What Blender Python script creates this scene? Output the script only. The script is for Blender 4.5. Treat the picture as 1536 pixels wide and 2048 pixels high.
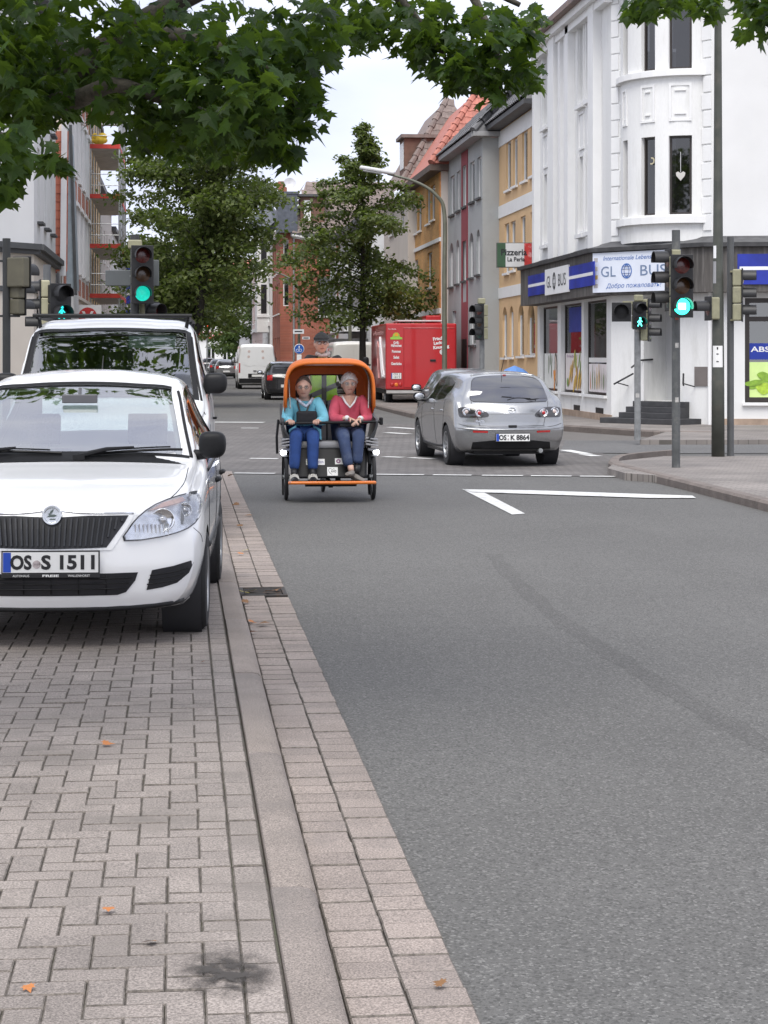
import bpy, bmesh, math, random
import numpy as np
from mathutils import Vector, Matrix
from mathutils.bvhtree import BVHTree
from mathutils.geometry import delaunay_2d_cdt
R = math.radians
random.seed(7)
for _o in list(bpy.data.objects):
    bpy.data.objects.remove(_o)
S = bpy.context.scene
COL = S.collection
# ---------------------------------------------------------------- camera
CAM_H, FPX, U0, V0, YAW = 1.69, 3900.0, 768.0, 713.0, math.atan(408 / 3900)
cd = bpy.data.cameras.new('camera'); cam = bpy.data.objects.new('camera', cd); COL.objects.link(cam)
cd.sensor_fit = 'HORIZONTAL'; cd.sensor_width = 36; cd.lens = FPX / 1536 * 36
cd.shift_y = -(1024 - V0) / 1536
cd.clip_start = .1; cd.clip_end = 3000
cam.location = (0, 0, CAM_H); cam.rotation_euler = (R(90), 0, -YAW)
S.camera = cam
SY, CY = math.sin(YAW), math.cos(YAW)
def at(u, v, d):
    """photo pixel + distance along the view axis -> world point"""
    x = (u - U0) / FPX * d
    return Vector((d * SY + x * CY, d * CY - x * SY, CAM_H - (v - V0) / FPX * d))
def gp(u, v, z=0.0):
    d = (CAM_H - z) * FPX / (v - V0)
    return at(u, v, d)
# ---------------------------------------------------------------- sky, sun, exposure (bright overcast)
SUN_EL, SUN_AZ = R(60), R(196)
W = bpy.data.worlds.new('World'); S.world = W; W.use_nodes = True
nt = W.node_tree; nt.nodes.clear()
sk = nt.nodes.new('ShaderNodeTexSky'); sk.sky_type = 'NISHITA'; sk.sun_disc = False
sk.sun_elevation = SUN_EL; sk.sun_rotation = SUN_AZ; sk.dust_density = 4.0; sk.air_density = 1.0
tc = nt.nodes.new('ShaderNodeTexCoord'); mp = nt.nodes.new('ShaderNodeMapping')
mp.inputs['Scale'].default_value = (1.2, 1.2, 3.0); mp.inputs['Location'].default_value = (.35, .1, .2)
ns = nt.nodes.new('ShaderNodeTexNoise'); ns.inputs['Scale'].default_value = 2.3; ns.inputs['Detail'].default_value = 7; ns.inputs['Roughness'].default_value = .5
cr = nt.nodes.new('ShaderNodeValToRGB')
cr.color_ramp.elements[0].position = .34; cr.color_ramp.elements[0].color = (5.7, 6.15, 8.0, 1)
cr.color_ramp.elements[1].position = .62; cr.color_ramp.elements[1].color = (9.2, 9.4, 10.2, 1)
mx = nt.nodes.new('ShaderNodeMix'); mx.data_type = 'RGBA'; mx.inputs['Factor'].default_value = .9
bg = nt.nodes.new('ShaderNodeBackground'); bg.inputs['Strength'].default_value = .07
ow = nt.nodes.new('ShaderNodeOutputWorld')
nt.links.new(tc.outputs['Generated'], mp.inputs['Vector']); nt.links.new(mp.outputs['Vector'], ns.inputs['Vector'])
nt.links.new(ns.outputs['Fac'], cr.inputs['Fac'])
nt.links.new(sk.outputs['Color'], mx.inputs[6]); nt.links.new(cr.outputs['Color'], mx.inputs[7])
nt.links.new(mx.outputs[2], bg.inputs['Color']); nt.links.new(bg.outputs['Background'], ow.inputs['Surface'])
sd = bpy.data.lights.new('sun', 'SUN'); sd.energy = 1.5; sd.angle = R(35); sd.color = (1, .97, .92)
so = bpy.data.objects.new('sun', sd); COL.objects.link(so)
sv = Vector((math.sin(SUN_AZ) * math.cos(SUN_EL), math.cos(SUN_AZ) * math.cos(SUN_EL), math.sin(SUN_EL)))
so.rotation_euler = sv.to_track_quat('Z', 'Y').to_euler(); so.location = (0, 0, 40)
vs = S.view_settings; S.display_settings.display_device = 'sRGB'
vs.view_transform = 'Standard'; vs.look = 'None'; vs.exposure = 1.12; vs.gamma = 1; vs.use_curve_mapping = False
S.cycles.max_bounces = 6; S.cycles.transparent_max_bounces = 10; S.cycles.use_denoising = True
# ---------------------------------------------------------------- materials
MATS = {}
def _mix(nt, a, b, fac=None, f=.5, mode='MIX'):
    m = nt.nodes.new('ShaderNodeMix'); m.data_type = 'RGBA'; m.blend_type = mode
    m.inputs['Factor'].default_value = f
    if fac is not None: nt.links.new(fac, m.inputs['Factor'])
    for i, s in ((6, a), (7, b)):
        if isinstance(s, (tuple, list)): m.inputs[i].default_value = (*s[:3], 1)
        else: nt.links.new(s, m.inputs[i])
    return m.outputs[2]
def _noise(nt, vec, scale, detail=4, rough=.55):
    n = nt.nodes.new('ShaderNodeTexNoise'); n.inputs['Scale'].default_value = scale
    n.inputs['Detail'].default_value = detail; n.inputs['Roughness'].default_value = rough
    nt.links.new(vec, n.inputs['Vector']); return n.outputs['Fac']
def _ramp(nt, fac, a, b, ca=(0, 0, 0), cb=(1, 1, 1)):
    r = nt.nodes.new('ShaderNodeValToRGB'); e = r.color_ramp.elements
    e[0].position = a; e[1].position = b; e[0].color = (*ca, 1); e[1].color = (*cb, 1)
    nt.links.new(fac, r.inputs['Fac']); return r.outputs['Color']
def _sc(c, k): return tuple(min(1, max(0, x * k)) for x in c)
def mat(name, col, rough=.6, metal=0., var=.12, vs=3., fine=0., fs=60., bump=0., bs=50., rnd=0., coat=0., spec=.5,
        emit=0., stain=None, sst=1., trans=0., stretch=None):
    """principled material: colour broken by broad noise (var), fine grain (fine), per-piece tint (rnd), stains, bump"""
    if name in MATS: return MATS[name]
    m = bpy.data.materials.new(name); m.use_nodes = True; nt = m.node_tree; b = nt.nodes['Principled BSDF']
    tc = nt.nodes.new('ShaderNodeTexCoord'); vec = tc.outputs['Object']
    if rnd: vec = nt.nodes.new('ShaderNodeNewGeometry').outputs['Position']
    if stretch:
        mp = nt.nodes.new('ShaderNodeMapping'); mp.inputs['Scale'].default_value = stretch
        nt.links.new(vec, mp.inputs['Vector']); vec = mp.outputs['Vector']
    c = tuple(col)
    if var: c = _mix(nt, _sc(col, 1 - var), _sc(col, 1 + var), _ramp(nt, _noise(nt, vec, vs, 5), .3, .7))
    if fine: c = _mix(nt, c, _mix(nt, (.0, .0, .0), (1, 1, 1), _ramp(nt, _noise(nt, vec, fs, 3, .7), .35, .65)), None, fine, 'OVERLAY')
    if stain: c = _mix(nt, c, stain, _ramp(nt, _noise(nt, vec, sst, 6, .65), .52, .74))
    if rnd:
        oi = nt.nodes.new('ShaderNodeObjectInfo')
        r = _ramp(nt, oi.outputs['Random'], 0, 1, (1 - rnd,) * 3, (1 + rnd, 1 + rnd * .96, 1 + rnd * .92))
        c = _mix(nt, c, r, None, 1., 'MULTIPLY')
    if isinstance(c, tuple): b.inputs['Base Color'].default_value = (*c[:3], 1)
    else: nt.links.new(c, b.inputs['Base Color'])
    b.inputs['Roughness'].default_value = rough; b.inputs['Metallic'].default_value = metal
    b.inputs['Coat Weight'].default_value = coat; b.inputs['Coat Roughness'].default_value = .06
    b.inputs['Specular IOR Level'].default_value = spec
    if trans: b.inputs['Transmission Weight'].default_value = trans
    if emit:
        b.inputs['Emission Color'].default_value = (*col, 1); b.inputs['Emission Strength'].default_value = emit
    if bump:
        bn = nt.nodes.new('ShaderNodeBump'); bn.inputs['Strength'].default_value = bump; bn.inputs['Distance'].default_value = .01
        nt.links.new(_noise(nt, vec, bs, 5, .6), bn.inputs['Height']); nt.links.new(bn.outputs['Normal'], b.inputs['Normal'])
    MATS[name] = m; return m
def glassmat(name, tint=(.75, .85, .82), refl=.12, rough=.02, body=0., bcol=(.02, .02, .025), top=.75):
    """thin pane: see-through + fresnel reflection; body = share of opaque dark behind it"""
    if name in MATS: return MATS[name]
    m = bpy.data.materials.new(name); m.use_nodes = True; nt = m.node_tree; nt.nodes.clear()
    o = nt.nodes.new('ShaderNodeOutputMaterial'); t = nt.nodes.new('ShaderNodeBsdfTransparent'); g = nt.nodes.new('ShaderNodeBsdfGlossy')
    t.inputs['Color'].default_value = (*tint, 1); g.inputs['Roughness'].default_value = rough; g.inputs['Color'].default_value = (1, 1, 1, 1)
    base = t.outputs[0]
    if body:
        d = nt.nodes.new('ShaderNodeBsdfDiffuse'); d.inputs['Color'].default_value = (*bcol, 1)
        a = nt.nodes.new('ShaderNodeMixShader'); a.inputs[0].default_value = body
        nt.links.new(base, a.inputs[1]); nt.links.new(d.outputs[0], a.inputs[2]); base = a.outputs[0]
    fr = nt.nodes.new('ShaderNodeLayerWeight'); fr.inputs['Blend'].default_value = .35
    mr = nt.nodes.new('ShaderNodeMapRange'); mr.inputs['To Min'].default_value = refl; mr.inputs['To Max'].default_value = top
    nt.links.new(fr.outputs['Fresnel'], mr.inputs['Value'])
    x = nt.nodes.new('ShaderNodeMixShader'); nt.links.new(mr.outputs[0], x.inputs[0]); nt.links.new(base, x.inputs[1]); nt.links.new(g.outputs[0], x.inputs[2])
    nt.links.new(x.outputs[0], o.inputs['Surface']); MATS[name] = m; return m
def leafmat(name, a, b, tr=.35):
    if name in MATS: return MATS[name]
    m = bpy.data.materials.new(name); m.use_nodes = True; nt = m.node_tree; nt.nodes.clear()
    o = nt.nodes.new('ShaderNodeOutputMaterial'); p = nt.nodes.new('ShaderNodeBsdfPrincipled'); t = nt.nodes.new('ShaderNodeBsdfTranslucent')
    g = nt.nodes.new('ShaderNodeNewGeometry'); tc = nt.nodes.new('ShaderNodeTexCoord'); oi = nt.nodes.new('ShaderNodeObjectInfo')
    ad = nt.nodes.new('ShaderNodeMath'); ad.operation = 'ADD'; nt.links.new(g.outputs['Random Per Island'], ad.inputs[0]); nt.links.new(oi.outputs['Random'], ad.inputs[1])
    fr = nt.nodes.new('ShaderNodeMath'); fr.operation = 'FRACT'; nt.links.new(ad.outputs[0], fr.inputs[0])
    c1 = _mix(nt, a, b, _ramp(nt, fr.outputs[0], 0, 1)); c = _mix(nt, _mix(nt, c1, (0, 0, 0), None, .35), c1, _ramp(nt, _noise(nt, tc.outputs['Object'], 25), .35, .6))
    nt.links.new(c, p.inputs['Base Color']); p.inputs['Roughness'].default_value = .5; p.inputs['Specular IOR Level'].default_value = .3
    ct = _mix(nt, c1, (.32, .5, .03), None, .4); nt.links.new(ct, t.inputs['Color'])
    x = nt.nodes.new('ShaderNodeMixShader'); x.inputs[0].default_value = tr
    nt.links.new(p.outputs[0], x.inputs[1]); nt.links.new(t.outputs[0], x.inputs[2]); nt.links.new(x.outputs[0], o.inputs['Surface'])
    MATS[name] = m; return m
def asphaltmat(name, col):
    if name in MATS: return MATS[name]
    m = bpy.data.materials.new(name); m.use_nodes = True; nt = m.node_tree; b = nt.nodes['Principled BSDF']
    tc = nt.nodes.new('ShaderNodeTexCoord'); vec = tc.outputs['Object']
    big = _ramp(nt, _noise(nt, vec, .35, 6, .6), .3, .72)
    mp = nt.nodes.new('ShaderNodeMapping'); mp.inputs['Scale'].default_value = (1.5, .05, 1); nt.links.new(vec, mp.inputs['Vector'])
    trk = _ramp(nt, _noise(nt, mp.outputs['Vector'], 1.1, 3), .35, .65)
    c = _mix(nt, _sc(col, .80), _sc(col, 1.16), big); c = _mix(nt, c, _mix(nt, c, _sc(col, .80), None, .55), trk); c = _mix(nt, c, _sc(col, .72), _ramp(nt, _noise(nt, vec, 1.3, 7, .7), .62, .80))
    # aggregate: pale and dark chips a few millimetres across
    vo = nt.nodes.new('ShaderNodeTexVoronoi'); vo.inputs['Scale'].default_value = 115; nt.links.new(vec, vo.inputs['Vector'])
    sep = nt.nodes.new('ShaderNodeSeparateColor'); nt.links.new(vo.outputs['Color'], sep.inputs[0])
    c = _mix(nt, c, _sc(col, 1.5), _ramp(nt, sep.outputs[0], .80, .92)); c = _mix(nt, c, _sc(col, .58), _ramp(nt, sep.outputs[1], .72, .82))
    c = _mix(nt, c, _sc(col, .55), _ramp(nt, _noise(nt, vec, 210, 2), .5, .75))
    nt.links.new(c, b.inputs['Base Color']); b.inputs['Roughness'].default_value = .82; b.inputs['Specular IOR Level'].default_value = .3
    bn = nt.nodes.new('ShaderNodeBump'); bn.inputs['Strength'].default_value = .6; bn.inputs['Distance'].default_value = .006
    nt.links.new(vo.outputs['Distance'], bn.inputs['Height']); nt.links.new(bn.outputs['Normal'], b.inputs['Normal'])
    MATS[name] = m; return m
def brickmat(name, c1, c2, mortar, scale, w=.5, h=.25, axes=(1, 1, 1), rough=.85, bump=.4, ms=.02, bias=0., rot=(0, 0, 0), plane=None):
    if name in MATS: return MATS[name]
    m = bpy.data.materials.new(name); m.use_nodes = True; nt = m.node_tree; b = nt.nodes['Principled BSDF']
    tc = nt.nodes.new('ShaderNodeTexCoord'); mp = nt.nodes.new('ShaderNodeMapping'); mp.inputs['Rotation'].default_value = rot; mp.inputs['Scale'].default_value = axes
    nt.links.new(tc.outputs['Object'], mp.inputs['Vector'])
    br = nt.nodes.new('ShaderNodeTexBrick'); br.inputs['Scale'].default_value = scale; br.inputs['Brick Width'].default_value = w; br.inputs['Row Height'].default_value = h
    br.inputs['Mortar Size'].default_value = ms; br.inputs['Color1'].default_value = (*c1, 1); br.inputs['Color2'].default_value = (*c2, 1); br.inputs['Mortar'].default_value = (*mortar, 1); br.inputs['Bias'].default_value = bias
    vv = mp.outputs['Vector']
    if plane:                                   # vertical walls: courses run along the wall, whichever way it faces
        sx = nt.nodes.new('ShaderNodeSeparateXYZ'); cx = nt.nodes.new('ShaderNodeCombineXYZ'); am = nt.nodes.new('ShaderNodeMath'); am.operation = 'ADD'
        nt.links.new(tc.outputs['Object'], sx.inputs[0]); nt.links.new(sx.outputs[0], am.inputs[0]); nt.links.new(sx.outputs[1], am.inputs[1]); nt.links.new(am.outputs[0], cx.inputs[0]); nt.links.new(sx.outputs[2], cx.inputs[1]); vv = cx.outputs[0]
    nt.links.new(vv, br.inputs['Vector'])
    c = _mix(nt, br.outputs['Color'], _ramp(nt, _noise(nt, tc.outputs['Object'], .8, 6), .3, .7, (.72,) * 3, (1.18,) * 3), None, 1., 'MULTIPLY')
    nt.links.new(c, b.inputs['Base Color']); b.inputs['Roughness'].default_value = rough
    bn = nt.nodes.new('ShaderNodeBump'); bn.inputs['Strength'].default_value = bump; bn.inputs['Distance'].default_value = .01; bn.invert = True
    nt.links.new(br.outputs['Fac'], bn.inputs['Height']); nt.links.new(bn.outputs['Normal'], b.inputs['Normal'])
    MATS[name] = m; return m
# ---------------------------------------------------------------- geometry
def tag(o, label=None, cat=None, group=None, kind=None):
    for k, v in (('label', label), ('category', cat), ('group', group), ('kind', kind)):
        if v: o[k] = v
    return o
def thing(name, label, cat, loc=(0, 0, 0), rz=0., group=None):
    o = bpy.data.objects.new(name, None); o.empty_display_size = .2; COL.objects.link(o)
    o.location = loc; o.rotation_euler = (0, 0, rz); return tag(o, label, cat, group)
def link(name, me, parent=None, m=None):
    o = bpy.data.objects.new(name, me); COL.objects.link(o); o.parent = parent; return o
class MB:
    def __init__(s): s.v = []; s.f = []; s.mi = []; s.m = 0
    def add(s, vs, fs):
        n = len(s.v); s.v += [tuple(p) for p in vs]; s.f += [tuple(i + n for i in f) for f in fs]; s.mi += [s.m] * len(fs); return s
    def box(s, x0, x1, y0, y1, z0, z1, M=None):
        p = [Vector(q) for q in ((x0, y0, z0), (x1, y0, z0), (x1, y1, z0), (x0, y1, z0), (x0, y0, z1), (x1, y0, z1), (x1, y1, z1), (x0, y1, z1))]
        if M is not None: p = [M @ q for q in p]
        return s.add(p, [(0, 3, 2, 1), (4, 5, 6, 7), (0, 1, 5, 4), (1, 2, 6, 5), (2, 3, 7, 6), (3, 0, 4, 7)])
    def cbox(s, c, sz, M=None):
        h = [a / 2 for a in sz]; T = Matrix.Translation(c)
        if M is not None: T = T @ M
        return s.box(-h[0], h[0], -h[1], h[1], -h[2], h[2], T)
    def bar(s, a, b, w, h=None, up=(0, 0, 1)):
        a, b = Vector(a), Vector(b); h = h or w; d = (b - a); L = d.length; d.normalize(); up = Vector(up)
        if abs(d.dot(up)) > .98: up = Vector((0, 1, 0))
        x = d.cross(up).normalized(); z = x.cross(d)
        M = Matrix((x, d, z)).transposed().to_4x4(); M.translation = a
        return s.box(-w / 2, w / 2, 0, L, -h / 2, h / 2, M)
    def tube(s, pts, r, n=8, cap=True):
        pts = [Vector(p) for p in pts]; rs = r if isinstance(r, (list, tuple)) else [r] * len(pts)
        ref = None; vs = []; fs = []
        for i, p in enumerate(pts):
            d = (pts[min(i + 1, len(pts) - 1)] - pts[max(i - 1, 0)])
            d = d.normalized() if d.length > 1e-9 else Vector((0, 0, 1))
            if ref is None: ref = Vector((1, 0, 0)) if abs(d.x) < .9 else Vector((0, 1, 0))
            a = (ref - d * ref.dot(d)).normalized(); b = d.cross(a); ref = a
            for k in range(n):
                t = 2 * math.pi * k / n; vs.append(p + (a * math.cos(t) + b * math.sin(t)) * rs[i])
        for i in range(len(pts) - 1):
            for k in range(n):
                k2 = (k + 1) % n; fs.append((i * n + k, i * n + k2, (i + 1) * n + k2, (i + 1) * n + k))
        if cap: fs.append(tuple(reversed(range(n)))); fs.append(tuple(range((len(pts) - 1) * n, len(pts) * n)))
        return s.add(vs, fs)
    def lathe(s, prof, n=24, M=None, closed=False, arc=(0, 2 * math.pi)):
        """profile [(r, z)] spun about z (then M)"""
        full = abs(arc[1] - arc[0] - 2 * math.pi) < 1e-6; k = n if full else n + 1; vs = []; fs = []; P = len(prof)
        for i in range(k):
            t = arc[0] + (arc[1] - arc[0]) * i / n; c, q = math.cos(t), math.sin(t)
            for r, z in prof:
                p = Vector((r * c, r * q, z)); vs.append(M @ p if M is not None else p)
        for i in range(n):
            j = (i + 1) % k
            for a in range(P if closed else P - 1):
                b = (a + 1) % P; fs.append((i * P + a, j * P + a, j * P + b, i * P + b))
        return s.add(vs, fs)
    def prism(s, poly, d, M=None, h0=0.):
        """polygon in local xy, extruded along local z from h0 to h0+d"""
        n = len(poly); vs = [Vector((p[0], p[1], h0)) for p in poly] + [Vector((p[0], p[1], h0 + d)) for p in poly]
        if M is not None: vs = [M @ q for q in vs]
        return s.add(vs, [tuple(reversed(range(n))), tuple(range(n, 2 * n))] + [(i, (i + 1) % n, n + (i + 1) % n, n + i) for i in range(n)])
    def ell(s, c, r, n=12, m=8, M=None):
        vs = []; fs = []
        for j in range(m + 1):
            ph = math.pi * j / m
            for i in range(n):
                t = 2 * math.pi * i / n; p = Vector((r[0] * math.sin(ph) * math.cos(t), r[1] * math.sin(ph) * math.sin(t), r[2] * math.cos(ph)))
                vs.append((M @ p if M is not None else p) + Vector(c))
        for j in range(m):
            for i in range(n):
                k = (i + 1) % n; fs.append((j * n + i, (j + 1) * n + i, (j + 1) * n + k, j * n + k))
        return s.add(vs, fs)
    def grid(s, P, closed=False):
        """rows of points"""
        r, c = len(P), len(P[0]); fs = [(i * c + j, i * c + j + 1, (i + 1) * c + j + 1, (i + 1) * c + j) for i in range(r - 1) for j in range(c - 1)]
        if closed: fs += [(i * c + c - 1, i * c, (i + 1) * c, (i + 1) * c + c - 1) for i in range(r - 1)]
        return s.add([p for row in P for p in row], fs)
    def mesh(s, name, mats, smooth=False, merge=0.):
        me = bpy.data.meshes.new(name); me.from_pydata(s.v, [], s.f)
        for m in (mats if isinstance(mats, (list, tuple)) else [mats]): me.materials.append(m)
        if any(s.mi): me.polygons.foreach_set('material_index', s.mi)
        if merge:
            bm = bmesh.new(); bm.from_mesh(me); bmesh.ops.remove_doubles(bm, verts=bm.verts, dist=merge); bmesh.ops.recalc_face_normals(bm, faces=bm.faces); bm.to_mesh(me); bm.free()
        if smooth:
            me.polygons.foreach_set('use_smooth', [True] * len(me.polygons))
            if smooth is not True:
                try: me.set_sharp_from_angle(angle=R(smooth))
                except Exception: pass
        me.update(); return me
    def build(s, name, mats, parent=None, smooth=False, bevel=0., seg=2, merge=0.):
        o = link(name, s.mesh(name, mats, smooth, merge), parent)
        if bevel:
            b = o.modifiers.new('bevel', 'BEVEL'); b.width = bevel; b.segments = seg; b.limit_method = 'ANGLE'; b.angle_limit = R(40)
        return o
def copy_tree(o, parent=None):
    c = o.copy(); COL.objects.link(c); c.parent = parent
    for ch in [q for q in bpy.data.objects if q.parent == o]: copy_tree(ch, c)
    return c
def frame(o, x, y=None, z=None):
    """4x4 with given origin and axes (x, z given -> y derived)"""
    x = Vector(x).normalized()
    if z is None: y = Vector(y).normalized(); z = x.cross(y)
    elif y is None: z = Vector(z).normalized(); y = z.cross(x)
    M = Matrix((x, Vector(y), Vector(z))).transposed().to_4x4(); M.translation = Vector(o); return M
def catmull(pts, n=6, closed=False):
    P = [Vector(p) for p in pts]; N = len(P); out = []
    for i in range(N if closed else N - 1):
        a, b, c, d = (P[(i - 1) % N], P[i], P[(i + 1) % N], P[(i + 2) % N]) if closed else (P[max(i - 1, 0)], P[i], P[i + 1], P[min(i + 2, N - 1)])
        for k in range(n):
            t = k / n; out.append(.5 * ((2 * b) + (c - a) * t + (2 * a - 5 * b + 4 * c - d) * t * t + (3 * b - a - 3 * c + d) * t ** 3))
    if not closed: out.append(P[-1])
    return out
def text(name, s, size, m, M, parent=None, ext=.002, width=None, align='CENTER', sx=1., bold=0., shear=0.):
    """flat lettering as a mesh in local xy of M; width scales the line to that length"""
    cu = bpy.data.curves.new(name, 'FONT'); cu.body = s; cu.size = size; cu.align_x = align; cu.align_y = 'CENTER'; cu.extrude = ext; cu.offset = bold; cu.resolution_u = 3; cu.shear = shear
    t = bpy.data.objects.new(name + '_curve', cu); COL.objects.link(t)
    dg = bpy.context.evaluated_depsgraph_get(); me = bpy.data.meshes.new_from_object(t.evaluated_get(dg))
    bpy.data.objects.remove(t); bpy.data.curves.remove(cu)
    co = np.empty(len(me.vertices) * 3); me.vertices.foreach_get('co', co); co = co.reshape(-1, 3)
    if width and len(co): sx = width / max(1e-6, (co[:, 0].max() - co[:, 0].min()))
    co[:, 0] *= sx
    if len(co) and align == 'CENTER': co[:, 1] -= (co[:, 1].max() + co[:, 1].min()) / 2
    A = np.array(M); co = co @ A[:3, :3].T + A[:3, 3]
    me.vertices.foreach_set('co', co.ravel()); me.materials.clear(); me.materials.append(m); me.name = name; me.update()
    return link(name, me, parent)
def pchip(x, y, xs):
    x, y, xs = map(lambda a: np.asarray(a, float), (x, y, xs)); h = np.diff(x); d = np.diff(y) / h; m = np.zeros_like(y); m[0], m[-1] = d[0], d[-1]
    for i in range(1, len(x) - 1):
        if d[i - 1] * d[i] > 0:
            w1, w2 = 2 * h[i] + h[i - 1], h[i] + 2 * h[i - 1]; m[i] = (w1 + w2) / (w1 / d[i - 1] + w2 / d[i])
    i = np.clip(np.searchsorted(x, xs, 'right') - 1, 0, len(x) - 2); t = (xs - x[i]) / h[i]
    return (2 * t ** 3 - 3 * t ** 2 + 1) * y[i] + (t ** 3 - 2 * t ** 2 + t) * h[i] * m[i] + (-2 * t ** 3 + 3 * t ** 2) * y[i + 1] + (t ** 3 - t ** 2) * h[i] * m[i + 1]
# shared materials
PLASTIC = mat('black_plastic', (.010, .010, .011), .5, var=.2, fine=.2, spec=.3)
RUBBER = mat('tyre_rubber', (.022, .022, .023), .85, var=.2, vs=9, bump=.3, bs=60)
CHROME = mat('chrome', (.75, .76, .78), .12, 1., var=.06)
STEEL = mat('galvanised_steel', (.32, .33, .33), .5, .5, var=.22, vs=6, fine=.25, fs=40)
WHITE = mat('white_paint', (.8, .8, .8), .5, var=.03)
PLATEW = mat('plate_white', (.78, .78, .76), .4, var=.03); PLATEB = mat('plate_blue', (.01, .06, .42), .4, var=.05); INK = mat('black_ink', (.012, .012, .014), .5, var=.1)
# ---------------------------------------------------------------- ground, road, pavements
def sheet(name, poly, z, m, kind='structure', parent=None):
    me = bpy.data.meshes.new(name); me.from_pydata([(p[0], p[1], z) for p in poly], [], [tuple(range(len(poly)))]); me.materials.append(m)
    bm = bmesh.new(); bm.from_mesh(me); bmesh.ops.triangulate(bm, faces=bm.faces); bmesh.ops.recalc_face_normals(bm, faces=bm.faces)
    if bm.faces and sum(f.normal.z for f in bm.faces) < 0: bmesh.ops.reverse_faces(bm, faces=bm.faces)
    bm.to_mesh(me); bm.free()
    o = link(name, me, parent)
    if kind and parent is None: o['kind'] = kind
    return o
XK, XG0, XG1, XR = .27, .42, .75, 6.35       # kerb back, kerb face, asphalt edge, far kerb
ASPH = asphaltmat('asphalt', (.142, .139, .132)); ASPH2 = asphaltmat('asphalt_side', (.15, .148, .145))
PAVE = brickmat('pavement_blocks', (.25, .225, .205), (.20, .18, .165), (.10, .09, .08), 1.0, .2, .1, ms=.006)
TABLE = brickmat('table_blocks', (.155, .143, .135), (.12, .112, .106), (.06, .055, .05), 1.0, .2, .1, ms=.008, rot=(0, 0, R(52)))
JOINT = mat('joint_sand', (.10, .088, .073), .95, var=.35, vs=5, fine=.5, fs=120, stain=(.045, .06, .022), sst=2.5, bump=.6, bs=120)
PAVER = mat('concrete_paver', (.252, .220, .197), .88, var=.16, vs=1.6, fine=.5, fs=150, rnd=.08, stain=(.19, .168, .148), sst=2.3, bump=.35, bs=160)
GUTT = mat('gutter_stone', (.275, .232, .205), .88, var=.15, vs=2., fine=.5, fs=150, rnd=.09, stain=(.2, .175, .16), sst=1.7, bump=.35, bs=160)
KERB = mat('kerb_concrete', (.245, .210, .185), .9, var=.14, vs=2.5, fine=.5, fs=170, rnd=.05, stain=(.20, .176, .158), sst=2.4, bump=.5, bs=130)
PAINT = mat('road_paint', (.62, .62, .60), .7, var=.1, vs=8, fine=.3, fs=90, stain=(.33, .33, .32), sst=7)
sheet('ground', [(-400, -60), (400, -60), (400, 900), (-400, 900)], -.03, mat('ground_earth', (.13, .12, .11), .95))
road = sheet('road', [(XG1, -30), (XR, -30), (XR, 24), gp(1230, 947), (60, 30), (60, 38.2), gp(1150, 884), (6.3, 50.2), (6.3, 500), (.75, 500), (.75, 52), (-60, 47), (-60, 31), (.75, 29)], 0, ASPH)
# raised brick-paved crossing of the junction, between the two stop lines
tab = [gp(452, 948), gp(1235, 954), gp(1260, 930), gp(1150, 884), gp(1050, 862), gp(845, 848), gp(380, 847), (-8, 46), (-8, 31)]
sheet('junction_paving', tab, .006, TABLE)
sheet('side_street', [gp(1120, 906), gp(1290, 908), (60, 27.5), (60, 34.5), gp(1300, 882), gp(1130, 882)], .011, ASPH2)
def slab(name, poly, h, m, kind='structure'):
    mb = MB(); n = len(poly); mb.prism([(p[0], p[1]) for p in poly], h, None, 0.); o = mb.build(name, m, None, merge=1e-5)
    o['kind'] = kind; return o
# right pavement (near corner), far corner pavement, left far pavement, left near pavement beyond the parking strip
def arc(c, r, a0, a1, n=8): return [(c[0] + r * math.cos(R(a0 + (a1 - a0) * i / n)), c[1] + r * math.sin(R(a0 + (a1 - a0) * i / n))) for i in range(n + 1)]
CR = [(XR + .18, -30), (XR + .18, 25.2)] + [(p[0], p[1]) for p in (gp(1250, 946, .1), gp(1215, 936, .1), gp(1235, 922, .1), gp(1330, 912, .1))] + [(60, 28.3), (60, -30)]
slab('pavement_near_right', CR, .10, PAVE)
slab('pavement_far_right', [(6.5, 500), (6.5, 54), (6.9, 50.4), (8.2, 46.5), (10.2, 40.3), gp(1280, 880, .1), (60, 34), (60, 500)], .10, PAVE)
slab('pavement_far_left', [(.3, 500), (.3, 54.5), (-.6, 51.5), (-2.4, 50), (-60, 46), (-60, 500)], .10, PAVE)
# ---- parking strip of herringbone blocks
PZ = .075
slab('parking_bay', [(-60, -20), (XK, -20), (XK, 27.5), (-.2, 28.6), (-1.5, 29.2), (-60, 30)], PZ - .009, JOINT)
bay = bpy.data.objects['parking_bay']
EDGE = mat('dirty_edge', (.14, .122, .105), .95, var=.35, vs=14, fine=.4, fs=120)
def brickmesh(name, lx, ly, h, ch, m):
    """block with chamfered top edges, centred, top at z=0"""
    a, b = lx / 2, ly / 2; mb = MB(); c = ch
    v = [(-a, -b, -h), (a, -b, -h), (a, b, -h), (-a, b, -h), (-a, -b, -c), (a, -b, -c), (a, b, -c), (-a, b, -c), (-a + c, -b + c, 0), (a - c, -b + c, 0), (a - c, b - c, 0), (-a + c, b - c, 0)]
    mb.add(v, [(8, 9, 10, 11)]); mb.m = 1; mb.add(v, [(0, 1, 5, 4), (1, 2, 6, 5), (2, 3, 7, 6), (3, 0, 4, 7), (4, 5, 9, 8), (5, 6, 10, 9), (6, 7, 11, 10), (7, 4, 8, 11)])
    return mb.mesh(name, [m, EDGE])
pv_h = brickmesh('paver', .198, .098, .03, .0045, PAVER); pv_v = brickmesh('paver', .098, .198, .03, .0045, PAVER)
XH = XK - .108                                # a straight course of blocks along the kerb
cells = []
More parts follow.
